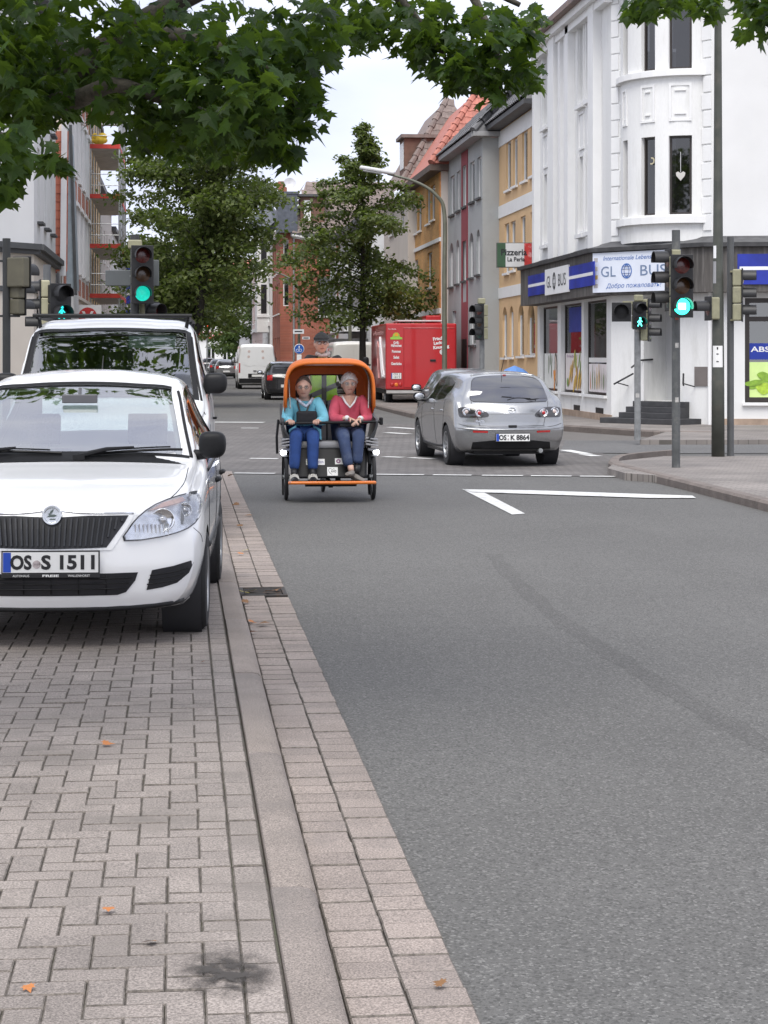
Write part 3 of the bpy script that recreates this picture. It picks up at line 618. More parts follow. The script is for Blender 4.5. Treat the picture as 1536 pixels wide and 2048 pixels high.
# shop front: posters behind the glass, blue lettered band, frames
SHOPG = glassmat('shop_glass', (.85, .87, .87), .10, top=.5)
def poster(kind, s0, s1, z0, z1, fm, off, seed):
    """flat printed pictures of food: simple coloured shapes on a pale sheet"""
    rg = random.Random(seed); n = (fm((s0 + s1) / 2, 1) - fm((s0 + s1) / 2, 0)); p = fm((s0 + s1) / 2, off); ax = (fm(s1) - fm(s0)).normalized(); M = frame(Vector((p.x, p.y, (z0 + z1) / 2)) - wh.location, ax, None, n); w_, h_ = s1 - s0, z1 - z0
    bgc = {'fish': (.76, .78, .75), 'bread': (.78, .72, .70), 'bottles': (.78, .72, .72), 'fresh': (.62, .80, .30)}[kind]
    po = MB().box(-w_ / 2, w_ / 2, -h_ / 2, h_ / 2, -.004, 0, M).build('poster', mat('poster_' + kind, bgc, .5, var=.08, vs=3), wh); lay = [.003]
    def blob(x, y, rx, ry, a, c, nm):
        lay[0] += .0016; pts = [(rx * math.cos(t) * (1 + .12 * math.sin(3 * t + x * 9)), ry * math.sin(t)) for t in np.linspace(0, 2 * math.pi, 15)[:-1]]
        MB().prism(pts, .001, M @ Matrix.Translation((x, y, lay[0])) @ Matrix.Rotation(a, 4, 'Z')).build(nm, mat('print_%02d%02d%02d' % tuple(int(q * 99) for q in c), c, .5, var=.25, vs=14), po)
    if kind == 'fish':
        for k in range(5): blob(rg.uniform(-.3, .0) * w_, rg.uniform(-.2, .4) * h_, .05, .2, rg.uniform(-.5, .5), (.22, .30, .20), 'printed_leaf')
        blob(.22 * w_, .05 * h_, .2, .5, .2, (.08, .10, .07), 'printed_fish'); blob(.22 * w_, .03 * h_, .15, .42, .2, (.55, .48, .42), 'printed_fish')
        for k in range(5): blob(.12 * w_ + rg.uniform(-.1, .2), -.3 * h_ + rg.uniform(-.15, .2), .06, .17, rg.uniform(-.4, .4), (.75, .30, .06), 'printed_salmon')
    elif kind == 'bread':
        for k in range(5): blob(rg.uniform(-.05, .35) * w_, rg.uniform(.05, .4) * h_, .05, .26, rg.uniform(-.6, .2), [(.18, .34, .05), (.55, .50, .10)][k % 2], 'printed_leaf')
        for k in range(7): blob(-.25 * w_ + k * .11 * w_, -.12 * h_ + rg.uniform(-.25, .15) * h_, .075, .33, -.45 + rg.uniform(-.15, .15), [(.70, .47, .10), (.60, .36, .08)][k % 2], 'printed_bread')
        blob(-.36 * w_, -.3 * h_, .09, .12, 0, (.15, .30, .05), 'printed_leaf'); text('lettering', 'Frische', .11, mat('lilac_ink', (.30, .14, .30), .6), M @ Matrix.Translation((-.22 * w_, .42 * h_, .004)), po, .0008, width=.4 * w_)
    elif kind == 'bottles':
        for k in range(9): x = (-.42 + .105 * k) * w_; c = [(.45, .16, .04), (.55, .35, .05), (.15, .22, .08), (.5, .5, .46)][rg.randrange(4)]; h2 = rg.uniform(.2, .33); blob(x, -.5 * h_ + h2, .045, h2 * .8, 0, c, 'printed_bottle'); blob(x, -.5 * h_ + h2 * 1.9, .016, .12, 0, c, 'printed_bottle')
    else:
        for k in range(9): blob(rg.uniform(-.45, .2) * w_, rg.uniform(-.4, .3) * h_, rg.uniform(.06, .26), rg.uniform(.05, .17), rg.uniform(-.6, .6), [(.38, .55, .05), (.60, .75, .15), (.22, .38, .04)][k % 3], 'printed_vegetable')
        blob(.1 * w_, -.05 * h_, .14, .06, .1, (.04, .12, .05), 'printed_pan'); blob(.22 * w_, .08 * h_, .14, .018, .6, (.03, .05, .03), 'printed_handle')
    return po
kinds = ['fish', 'bread', 'bottles']
for k, o in enumerate(shopA):
    w_ = window(wh, fmA, o, DFRAME, .16, .05, 1, 0, STUC2, 0, SHOPG); poster(kinds[k], o[0] + .06, o[1] - .06, .78, 1.78 if k != 2 else 1.5, fmA, -.12, k)
o = shopA[2]; q = MB(); sbar(q, fmA, o[0] + .06, o[1] - .06, 1.54, 1.66, -.12, -.116); wb(q, 'poster_strip', PLATEW, wh)
o = shopA[1]; q = MB(); sbar(q, fmA, o[0] + .55, o[1] - .06, 2.35, 3.02, -.12, -.116); wb(q, 'blue_poster', mat('poster_blue', (.02, .05, .30), .5, var=.2), wh)
q = MB(); sbar(q, fmA, shopA[2][0] + .06, shopA[2][1] - .06, 1.75, 2.5, -.75, -.7); wb(q, 'red_shelf', mat('red_shelf', (.38, .03, .035), .6, var=.4, vs=5), wh)
for o in vents: q = MB(); sbar(q, fmA, *o, 0, .012); wb(q, 'cellar_vent', INK, wh)
q = MB(); sbar(q, fmA, -.02, LA + .06, GZ, GZ + .16, 0, .05); wb(q, 'plinth', mat('sandstone_plinth', (.33, .25, .19), .9, var=.2, vs=4), wh)
q = MB(); sbar(q, fmC, 0, 9, GZ, GZ + .14, 0, .05); wb(q, 'plinth', MATS['sandstone_plinth'], wh)
w_ = window(wh, fmC, shopC[0], DFRAME, .14, .11, 2, .8, STUC2, 0, glassmat('shop_glass_dim', (.5, .55, .55), .16, body=.2, bcol=(.12, .15, .15)))
q = MB(); sbar(q, fmC, .86, 4.5, 1.62, 2.0, -.11, -.105); wb(q, 'blue_band', mat('shop_blue', (.012, .035, .30), .45, var=.1), wh)
nC = fmC(0, 1) - fmC(0, 0); dC = (P3 - P2).normalized()
def onC(s, z, o): p = fmC(s, o); return frame(Vector((p.x, p.y, z)) - wh.location, dC, None, nC)
text('lettering', 'ABSOLUT FRISCH', .17, WHITE, onC(1.9, 1.86, -.102), wh, .001, width=2.0, bold=.003); poster('fresh', .86, 2.4, .74, 1.56, fmC, -.105, 9)
# dark fascia round the ground floor, with ledge, signs
def fascia(fm, s0, s1, nm, a0=0, a1=0):
    q = MB(); P = [[fm(s0 - a0 * o, o) + Vector((0, 0, z)), fm(s1 + a1 * o, o) + Vector((0, 0, z))] for o, z in ((0, 3.18), (.5, 3.18), (.5, 4.22), (0, 4.22))]; q.grid(P); q.add([p[0] for p in P], [(0, 1, 2, 3)]); q.add([p[1] for p in P], [(3, 2, 1, 0)]); wb(q, 'fascia', CLAD, wh)
    q = MB(); P = [[fm(s0 - a0 * o, o) + Vector((0, 0, z)), fm(s1 + a1 * o, o) + Vector((0, 0, z))] for o, z in ((.003, 4.225), (.60, 4.225), (.62, 4.32), (.1, 4.45), (.003, 4.5))]; q.grid(P); q.add([p[0] for p in P], [(0, 1, 2, 3, 4)]); q.add([p[1] for p in P], [(4, 3, 2, 1, 0)]); wb(q, 'fascia_ledge', LEAD, wh)
t1 = math.tan((math.atan2(-1, 0) - math.atan2(dB.y, dB.x)) / -2); t2 = math.tan((math.atan2(dB.y, dB.x) - math.atan2(dC.y, dC.x)) / -2)
fascia(fmA, -.02, LA, 'a', 0, t1); fascia(fmB, 0, LB, 'b', t1, t2); fascia(fmC, 0, 9, 'c', t2, 0)
def onA(s, z, o): p = fmA(s, o); return frame(Vector((p.x, p.y, z)) - wh.location, (0, -1, 0), None, (-1, 0, 0))
def onB(s, z, o): p = fmB(s, o); return frame(Vector((p.x, p.y, z)) - wh.location, dB, None, nB)
X5 = X1 - .5; sF = lambda u: YE - yof(u, X5)[0]
s0_, s1_, s2_, s3_ = sF(1058), sF(1094), sF(1140), sF(1190)
BLUE = mat('sign_blue', (.015, .03, .30), .5, var=.3, vs=1.5)
sgn = MB(); sbar(sgn, fmA, s0_, s1_ - .01, 3.42, 4.0, .5, .53); wb(sgn, 'blue_sign', BLUE, wh); sgn = MB(); sbar(sgn, fmA, s2_ + .01, s3_, 3.42, 4.0, .5, .53); wb(sgn, 'blue_sign', BLUE, wh)
for a, b in ((s0_ + .05, s1_ - .02), (s2_ + .02, s3_ - .1)): q = MB(); sbar(q, fmA, a, b, 3.67, 3.75, .53, .535); wb(q, 'white_stripe', WHITE, wh)
sg_ = MB(); sbar(sg_, fmA, s1_, s2_, 3.36, 4.06, .5, .56); ws_ = wb(sg_, 'shop_sign', WHITE, wh)
DKI = mat('sign_ink', (.05, .055, .06), .6)
def globus(sm, hm, M, h, parent, ink, ring, w_):
    """word with a globe for its O"""
    text('lettering', 'GL', h, ink, M @ Matrix.Translation((-.33 * w_, 0, .003)), parent, .001, width=.2 * w_); text('lettering', 'BUS', h, ink, M @ Matrix.Translation((.27 * w_, 0, .003)), parent, .001, width=.34 * w_)
    q = MB(); r = h * .46; M2 = M @ Matrix.Translation((-.08 * w_, 0, .004)) @ Matrix.Diagonal((min(1., .105 * w_ / r), 1.1, 1, 1))
    q.lathe([(r * .86, 0), (r * .86, .002), (r, .002), (r, 0)], 24, M2, True)
    for a, b, c, d in ((-.8, .28, .8, .28), (-.8, -.28, .8, -.28), (-.62, .6, .62, .6), (-.62, -.6, .62, -.6)): q.bar(M2 @ Vector((a * r, b * r, .001)), M2 @ Vector((c * r, d * r, .001)), r * .1, .002)
    q.lathe([(r * .42, 0), (r * .42, .002), (r * .5, .002), (r * .5, 0)], 20, M2 @ Matrix.Diagonal((1, 1.7, 1, 1)), True); q.build('globe_mark', ring, parent)
globus(0, 0, onA((s1_ + s2_) / 2, 3.71, .562), .46, ws_, DKI, DKI, (s2_ - s1_) * .95)
pan = MB(); sbar(pan, fmB, -.12, 2.55, 3.24, 4.2, .5, .55); pn = wb(pan, 'shop_sign', mat('sign_pale', (.68, .72, .80), .5, var=.04), wh)
BINK = mat('blue_ink', (.05, .14, .42), .6); globus(0, 0, onB(1.13, 3.74, .552), .36, pn, mat('slate_ink', (.16, .22, .34), .6), BINK, 2.3)
text('lettering', 'Internationale Lebensmittel', .15, BINK, onB(1.15, 4.06, .553), pn, .001, width=1.9, shear=.25); text('lettering', 'Добро пожаловать!', .15, BINK, onB(1.15, 3.38, .553), pn, .001, width=1.7, shear=.25)
for k in range(4): q = MB(); sbar(q, fmB, -.08, .04, 3.98 - k * .21, 4.08 - k * .21, .55, .553); wb(q, 'payment_mark', [mat('mark_grey', (.4, .38, .36), .6), mat('mark_cream', (.6, .55, .42), .6), mat('mark_gold', (.55, .38, .12), .6), MATS['mark_grey']][k], pn)
q = MB(); sbar(q, fmC, .55, 6.5, 3.35, 4.05, .5, .54); bs_ = wb(q, 'blue_sign', BLUE, wh); q = MB(); sbar(q, fmC, .6, 6.5, 3.68, 3.76, .54, .545); wb(q, 'white_stripe', WHITE, wh)
# entrance: steps, recessed door, handrails, board
DST = mat('dark_step', (.045, .045, .048), .6, var=.25, vs=6)
q = MB(); sbar(q, fmB, door[0], door[1], .62, 3.12, -.9, -.85); wb(q, 'entrance_door', GREYWALL, wh); q = MB(); sbar(q, fmB, door[1] - .16, door[1] - .02, .62, 3.1, -.83, -.05); wb(q, 'door_leaf', INK, wh)
for k in range(4): q = MB(); sbar(q, fmB, (.45 if k == 0 else .82), (2.75 if k == 0 else 2.4), GZ if k == 0 else GZ + .13 * k, GZ + .13 * (k + 1), -.1, .95 - .26 * k); wb(q, 'step', DST, wh, bevel=.01)
for s_, a in ((.5, 1), (2.62, -1)):
    hr = [fmB(s_, .5) + Vector((0, 0, 1.02)), fmB(s_ + .05 * a, .45) + Vector((0, 0, 1.06)), fmB(s_ + .3 * a, .12) + Vector((0, 0, 1.28))]; wb(MB().tube(hr, .022, 8).tube([hr[1], fmB(s_ + .05 * a, .02) + Vector((0, 0, .98))], .014, 6), 'handrail', INK, wh)
wb(MB().tube([fmB(.88, .3) + Vector((0, 0, 1.42)), fmB(1.0, .1) + Vector((0, 0, 1.6)), fmB(1.05, -.3) + Vector((0, 0, 1.62))], .022, 8), 'handrail', INK, wh)
q = MB(); sbar(q, fmB, LB - .5, LB - .08, 1.0, 1.45, 0, .03); wb(q, 'notice_board', mat('grey_board', (.17, .15, .14), .7), wh)
wb(MB().tube([fmB(LB - .03, .06) + Vector((0, 0, GZ)), fmB(LB - .03, .06) + Vector((0, 0, 3.2))], .045, 10), 'downpipe', STUC2, wh)
# ---------------------------------------------------------------- houses along the right of the street
def rowhouse(name, label, X, u_near, u_far, eave, mw, ops_px, frames=WFRAME, sill=None, cat='building', extra=None, arch=(), y0=None, y1=None, depth=8, curtain=.5, mull=2, rev=.12, glass=None):
    ya = y0 if y0 is not None else yof(u_near, X)[0]; yb = y1 if y1 is not None else yof(u_far, X)[0]
    h = thing(name, label, cat, (X, ya, .1)); fm = line_map((X, yb), (0, -1)); L = yb - ya; ops = []
    for k, (u0, u1, v0, v1) in enumerate(ops_px):
        a, d0 = yof(u0, X); b, d1 = yof(u1, X); d = (d0 + d1) / 2; ops.append((yb - a, yb - b, zof(v1, d), zof(v0, d)))
    w_ = wall('wall', h, fm, 0, L, .1, eave, ops, mw, rev)
    for k, o in enumerate(ops):
        window(h, fm, o, frames, rev, .05, mull, 0, sill, curtain, glass)
        if k in arch: q = MB(); arch_fill(q, fm, o, (o[1] - o[0]) / 2, 0.); wb(q, 'arch_head', mw, h)
    q = MB(); q.add([(X, ya, .1), (X, ya, eave), (X + depth, ya, eave), (X + depth, ya, .1)], [(0, 1, 2, 3)]); q.add([(X, yb, .1), (X, yb, eave), (X + depth, yb, eave), (X + depth, yb, .1)], [(0, 1, 2, 3)]); q.add([(X + depth, ya, .1), (X + depth, ya, eave), (X + depth, yb, eave), (X + depth, yb, .1)], [(0, 1, 2, 3)]); wb(q, 'side_wall', extra or mw, h)
    return h, fm, L, ya, yb
# orange house
ORG = mat('orange_render', (.66, .45, .25), .9, var=.06, vs=.7, bump=.2, bs=40, stain=(.60, .40, .21), sst=.9)
oh, fmO, LO, ya, yb = rowhouse('orange_house', 'orange rendered house with white bands between the white shop and grey house', 10.52, 1074.5, 998, 9.15, ORG,
    [(1012, 1022, 282, 380), (1026, 1035, 276, 372), (1044, 1055, 262, 362), (1061, 1069, 252, 352), (1009, 1018, 447, 546), (1021, 1031, 442, 541), (1041, 1051, 432, 535), (1061, 1069, 424, 528), (1005, 1014, 614, 715), (1019, 1027, 612, 714), (1036, 1048, 608, 712), (1055, 1070, 606, 710)], sill=STUC2, arch=(8, 9, 10, 11), y0=56.81, curtain=.95, mull=1)
for z0, z1 in ((6.25, 6.65), (3.6, 3.95), (8.6, 9.1)): q = MB(); sbar(q, fmO, 0, LO, z0, z1, 0, .03); wb(q, 'white_band', STUC2, oh)
GRT = mat('grey_roof_tile', (.12, .12, .125), .75, var=.2, vs=4, rnd=.15)
q = MB(); sbar(q, fmO, 0, LO + .1, 9.15, 9.3, -.2, .45); wb(q, 'eaves', LEAD, oh)
q = MB(); q.add([fmO(0, .45) + Vector((0, 0, 9.28)), fmO(LO, .45) + Vector((0, 0, 9.28)), fmO(LO, -3.2) + Vector((0, 0, 13)), fmO(0, -3.2) + Vector((0, 0, 13))], [(0, 1, 2, 3)]); rf = wb(q, 'roof', GRT, oh)
tm = tilemesh('roof_tile', .3, .36, GRT); tiled_face(rf, fmO(0, .5) + Vector((0, 0, 9.33)), (0, -1, 0), Vector((3.65, 0, 3.72)), LO - .3, 3.6, GRT, tm, .3, .34)
# grey house
GRY = mat('grey_house_render', (.36, .375, .375), .9, var=.06, vs=.6, bump=.2, bs=40, stain=(.29, .30, .30), sst=.7); GRD = mat('dark_red_render', (.25, .05, .062), .85, var=.06)
u5 = [(900, 909), (913, 921), (926, 934), (939.5, 949), (954, 962)]
gh, fmG, LG, ya, yb = rowhouse('grey_house', 'grey rendered house with a dark red vertical stripe and narrow white windows', 9.96, 965, 893, 8.95, GRY,
    [(a, b, 352 - i * 9.5, 430 - i * 8.6) for i, (a, b) in enumerate(u5)] + [(a - 1, b - 2, 486 - i * 6.8, 574 - i * 6.2) for i, (a, b) in enumerate(u5)] + [(905, 912, 622, 700), (940, 952, 615, 690)], sill=LEAD, arch=(5, 6, 7, 8, 9), curtain=.95, mull=1)
a = yb - yof(924, 9.96)[0]; b = yb - yof(936, 9.96)[0]; wl = yb - yof(926, 9.96)[0], yb - yof(934, 9.96)[0]
for s0, s1, z0, z1 in ((a, wl[0] - .01, .1, 8.9), (wl[1] + .01, b, .1, 8.9), (wl[0], wl[1], 5.75, 6.85), (wl[0], wl[1], .1, 3.6), (wl[0], wl[1], 8.4, 8.9)): q = MB(); sbar(q, fmG, s0, s1, z0, z1, 0, .03); wb(q, 'red_stripe', GRD, gh)
q = MB(); sbar(q, fmG, wl[0] - .1, wl[1] + .15, .1, 2.3, .031, .045); wb(q, 'house_door', INK, gh)
q = MB(); sbar(q, fmG, -.1, LG + .25, 8.95, 9.12, -.3, .4); q.box(9.6, 12.5, ya - .35, ya - .02, 8.96, 9.11); wb(q, 'eaves', mat('grey_eaves', (.30, .30, .30), .7, var=.1), gh)
q = MB(); q.add([Vector((9.56, yb, 9.1)), Vector((9.56, ya - .3, 9.1)), Vector((12.5, ya + 2, 12.1)), Vector((12.5, yb, 12.1))], [(0, 1, 2, 3)]); q.add([Vector((9.56, ya - .3, 9.1)), Vector((15, ya - .3, 9.1)), Vector((12.5, ya + 2, 12.1))], [(0, 1, 2)]); rf = wb(q, 'roof', GRT, gh)
tiled_face(rf, Vector((9.5, yb, 9.14)), (0, -1, 0), Vector((2.94, 0, 3.0)), yb - ya + .2, 2.6, GRT, tm, .3, .34, shape=lambda x, y: y < 2.4)
q = MB()
for k in range(9): t = k / 9; p0 = Vector((9.6, ya - .3, 9.14)).lerp(Vector((12.5, ya + 2, 12.15)), t); p1 = Vector((9.6, ya - .3, 9.14)).lerp(Vector((12.5, ya + 2, 12.15)), t + .1); o = wb(MB().tube([p0, p1], [.13, .10], 8), 'ridge_tile', GRT, rf)
# yellow brick house with red hipped roof
YBR = brickmat('yellow_brick', (.62, .33, .10), (.54, .27, .07), (.46, .34, .22), 1.0, .25, .075, ms=.006, plane=1, bump=.3)
CREAM = mat('cream_render', (.62, .56, .50), .9, var=.05, vs=.7)
yh, fmYl, LYl, ya, yb = rowhouse('yellow_brick_house', 'yellow brick house with red hipped tile roof beside the grey house', 9.7, 882, 822, 8.62, YBR,
    [(827, 834, 400, 468), (836, 843, 392, 462), (853, 860, 378, 448), (862, 870, 370, 440), (828, 836, 520, 590), (855, 864, 505, 575), (840, 850, 640, 700), (866, 874, 632, 690)], sill=STUC2, extra=CREAM, curtain=.8, mull=1)
for k in range(26):
    z = .4 + k * .315
    for s0, s1 in ((LYl - (.34 if k % 2 else .22), LYl - .01),): q = MB(); sbar(q, fmYl, s0, s1, z, z + .30, 0, .035); wb(q, 'quoin', mat('orange_brick', (.60, .26, .08), .9, var=.15, vs=8), yh)
for z0, z1 in ((6.0, 6.15), (3.3, 3.5)): q = MB(); sbar(q, fmYl, 0, LYl, z0, z1, 0, .06); wb(q, 'brick_band', STUC2, yh)
q = MB(); sbar(q, fmYl, -.2, LYl + .3, 8.62, 8.85, -.3, .45); wb(q, 'eaves', mat('brown_eaves', (.10, .07, .055), .7, var=.2), yh)
RDT = mat('red_roof_tile', (.42, .155, .115), .7, var=.14, vs=5, rnd=.16); BRT = mat('brown_roof_tile', (.19, .15, .135), .8, var=.2, vs=5, rnd=.18)
def hiproof(h, x0, x1, ya, yb, ze, za, ins, mt, front=True, limit=300):
    """hipped roof; the end facing the camera is tiled piece by piece"""
    A, B_ = Vector((x0, ya, ze)), Vector((x1, ya, ze)); xm = (x0 + x1) / 2; T = Vector((x0 + ins, ya + ins * 1.05, za)); T2 = Vector((x1 - ins, ya + ins * 1.05, za)); C, D = Vector((x0, yb, ze)), Vector((x0 + ins, yb, za))
    q = MB(); q.add([A, B_, T2, T], [(0, 1, 2, 3)]); q.add([A, T, D, C], [(0, 1, 2, 3)]); q.add([B_, T2, Vector((x1 - ins, yb, za)), Vector((x1, yb, ze))], [(0, 1, 2, 3)]); q.add([T, T2, Vector((x1 - ins, yb, za)), D], [(0, 1, 2, 3)]); rf = wb(q, 'roof', mt, h)
    up = (T - A); up.x = 0; Ls = up.length; k = ins / Ls; me = tilemesh('roof_tile', .30, .38, mt)
    tiled_face(rf, A + Vector((0, -.03, .03)), (1, 0, 0), up, x1 - x0, Ls, mt, me, .29, .33, shape=lambda x, y: k * y < x < (x1 - x0) - k * y and y < Ls - .1, limit=limit)
    n = 12
    for i in range(n): wb(MB().tube([A.lerp(T, i / n) + Vector((0, 0, .05)), A.lerp(T, (i + 1.15) / n) + Vector((0, 0, .05))], [.15, .11], 8), 'ridge_tile', mt, rf)
    return rf
hiproof(yh, 9.3, 13.6, ya - .3, yb, 8.85, 11.85, 2.05, RDT)
# brown-roofed cream house beyond
ch_, fmCh, LCh, ya, yb = rowhouse('cream_house', 'cream house with steep brown tiled roof and dormer, behind the pointed tree', 9.4, 816, 768, 8.6, CREAM, [(802, 808, 412, 455), (780, 788, 425, 470), (800, 808, 520, 570), (778, 786, 530, 580), (798, 806, 640, 690)], sill=STUC2, mull=1)
rf = hiproof(ch_, 9.0, 13.8, ya - .3, yb, 8.65, 12.6, 2.3, BRT, limit=299)
dm_ = MB(); dm_.box(9.35, 11.2, ya + .9, ya + 2.6, 9.3, 10.85); wb(dm_, 'dormer', mat('brown_cladding', (.16, .085, .06), .8, var=.2), ch_); wb(MB().box(9.2, 11.6, ya + .75, ya + 2.75, 10.86, 11.0), 'dormer_roof', BRT, ch_); wb(MB().box(9.33, 9.349, ya + 1.1, ya + 2.4, 9.6, 10.7), 'dormer_window', WFRAME, ch_)
wb(MB().box(9.34, 9.348, ya + 1.2, ya + 2.3, 9.7, 10.6), 'pane', WPANE, ch_)
# white house with balconies behind the pointed tree
bh, fmBh, LBh, ya, yb = rowhouse('balcony_house', 'white house with projecting balcony slabs behind the tree trunk', 9.0, 0, 0, 8.2, mat('light_render', (.66, .67, .68), .9, var=.05), [(700, 714, 525, 560), (725, 740, 520, 556), (690, 705, 600, 640), (720, 736, 598, 640)], sill=LEAD, y0=92.3, y1=111, mull=2)
for z in (2.9, 5.5):
    wb(MB().box(7.9, 8.99, 94, 103, z, z + .16), 'balcony_slab', STUC2, bh, bevel=.01); wb(MB().box(7.9, 7.95, 94, 103, z + .17, z + 1.0), 'balcony_front', mat('balcony_panel', (.6, .62, .62), .6, var=.06), bh)
    wb(MB().box(7.96, 8.99, 94, 94.04, z + .17, z + 1.0), 'balcony_side', MATS['balcony_panel'], bh)
wb(MB().box(7.4, 8.98, 93.2, 106, 2.35, 2.55), 'shop_canopy', LEAD, bh, bevel=.02); wb(MB().box(8.5, 15, 92.1, 111.1, 8.21, 8.45), 'flat_roof', LEAD, bh)
# red brick corner house
RBR = brickmat('red_brick', (.40, .125, .075), (.33, .095, .06), (.30, .22, .18), 1.0, .25, .075, ms=.006, plane=1, bump=.3); SLATE = mat('slate_cladding', (.085, .095, .115), .6, var=.25, vs=5, bump=.3, bs=14)
rh = thing('red_brick_house', 'red brick house with slate corner tower beside the pointed tree', 'building', (5.75, 112, .1))
fr_ = line_map((6.35, 112), (1, 0)); rops = [(1.55, 2.65, 4.0, 6.3), (1.6, 2.6, .9, 3.0), (1.6, 2.6, 7.0, 8.3)]
wall('wall', rh, fr_, 0, 6, .1, 8.75, rops, RBR, .12)
for o in rops: window(rh, fr_, o, WFRAME, .12, .07, 1, .3, STUC2, .72)
fs_ = line_map((5.75, 122), (0, -1)); sops = [(1 + 2.2 * k, 2 + 2.2 * k, z, z + 1.8) for k in range(4) for z in (1.0, 4.2, 6.6)]
wall('wall', rh, fs_, 0, 9.4, .1, 8.75, sops, RBR, .12)
for o in sops: window(rh, fs_, o, WFRAME, .12, .07, 2, 0, STUC2, .4)
fc_ = line_map((5.75, 112.6), (.6, -.6)); wall('corner_wall', rh, fc_, 0, .85, .1, 10.2, [(.2, .65, 4.6, 6.2), (.2, .65, 7.2, 8.4)], RBR, .1)
for o in ((.2, .65, 4.6, 6.2), (.2, .65, 7.2, 8.4)): window(rh, fc_, o, WFRAME, .1, .05)
wb(MB().box(5.55, 6.7, 111.75, 113.4, 8.8, 11.0).box(5.5, 6.75, 111.7, 113.45, 11.01, 11.15), 'slate_tower', SLATE, rh)
wb(MB().box(5.7, 6.2, 113.6, 114.1, 10.6, 11.9), 'chimney', RBR, rh); dish = MB().lathe([(0, 0), (.2, .03), (.36, .1)], 16, frame((6.3 - 5.75, 1.0, 11.6), (1, 0, 0), None, (.3, -1, .4))); dish.build('satellite_dish', mat('dish_grey', (.5, .5, .52), .5), rh, smooth=True)
q = MB(); q.add([Vector((6.35, 111.7, 8.7)), Vector((12.4, 111.7, 8.7)), Vector((12.4, 115, 12.0)), Vector((7.4, 115, 12.0))], [(0, 1, 2, 3)]); q.add([Vector((5.5, 113.4, 8.75)), Vector((7.4, 115, 12)), Vector((7.4, 122, 12)), Vector((5.5, 122, 8.75))], [(0, 1, 2, 3)]); rf = wb(q, 'roof', BRT, rh)
tm2 = tilemesh('roof_tile', .34, .42, BRT); tiled_face(rf, Vector((6.4, 111.66, 8.75)), (1, 0, 0), Vector((0, 3.3, 3.3)), 5.8, 4.5, BRT, tm2, .34, .38, shape=lambda x, y: x > y * .22, limit=280)
wb(MB().box(6.9, 8.3, 112.3, 114, 9.3, 10.9), 'dormer', MATS['brown_cladding'], rh); wb(MB().box(6.75, 8.45, 112.1, 114.2, 10.91, 11.05), 'dormer_roof', LEAD, rh); wb(MB().box(7.1, 7.5, 112.27, 112.299, 9.5, 10.7), 'dormer_window', WFRAME, rh)
wb(MB().box(12.34, 12.36, 112, 122, .1, 8.7), 'side_wall', RBR, rh); wb(MB().box(6.3, 12.4, 111.6, 111.75, 8.55, 8.75), 'gutter', LEAD, rh); wb(MB().tube([(6.5, 111.9, .1), (6.5, 111.9, 8.6)], .06, 8), 'downpipe', STEEL, rh)
# white bay house and pale pink terrace beyond
def terrace(name, label, X, y0, y1, eave, mw, n, trim=STUC2, bay=False):
    h = thing(name, label, 'building', (X, y0, .1)); fm = line_map((X, y1), (0, -1)); L = y1 - y0; ops = []
    for k in range(n):
        for z in (1.0, 4.3, 7.3): c = L * (k + .5) / n; ops.append((c - .5, c + .5, z, z + 1.9))
    wall('wall', h, fm, 0, L, .1, eave, ops, mw)
    for o in ops: window(h, fm, o, WFRAME, .14, .08, 2, 0, trim, .3)
    for z in (3.6, 6.6, eave - .3): q = MB(); sbar(q, fm, 0, L, z, z + .25, 0, .12); wb(q, 'cornice', trim, h)
    q = MB(); q.box(X, X + 8, y0, y0 + .02, .1, eave); wb(q, 'gable_wall', mw, h); q = MB(); q.add([Vector((X - .3, y0 - .1, eave)), Vector((X - .3, y1, eave)), Vector((X + 3, y1, eave + 3)), Vector((X + 3, y0 - .1, eave + 3))], [(0, 1, 2, 3)]); wb(q, 'roof', BRT, h)
    if bay:
        wb(MB().box(X - .8, X - .01, y0 + .3, y0 + 3.2, 3.2, eave - .2), 'bay', mw, h, bevel=.02); wb(MB().lathe([(1.7, 0), (1.2, .7), (.3, 1.9), (0, 2.2)], 10, Matrix.Translation((X - .1, y0 + 1.7, eave - .2))), 'bay_roof', SLATE, h)
        for z in (4.4, 7.2):
            q = wb(MB().box(X - .55, X - .2, y0 + .27, y0 + .299, z, z + 1.8), 'bay_window', INK, h); wb(MB().box(X - .82, X, y0 + .24, y0 + .298, z - .25, z - .1), 'sill', trim, q)
    return h
terrace('bay_house', 'narrow white house with a tall bay next to the red brick house', 5.6, 122.1, 133, 9.6, STUC, 3, bay=True)
terrace('pink_terrace', 'pale pink terraced house far down the right side of the street', 5.9, 133.1, 160, 9.2, mat('pink_render', (.60, .48, .46), .9, var=.06), 6)
terrace('far_terrace', 'pale grey terraced house farthest down the right side', 6.1, 160.1, 215, 9.0, mat('far_render', (.58, .57, .56), .9, var=.06), 9)
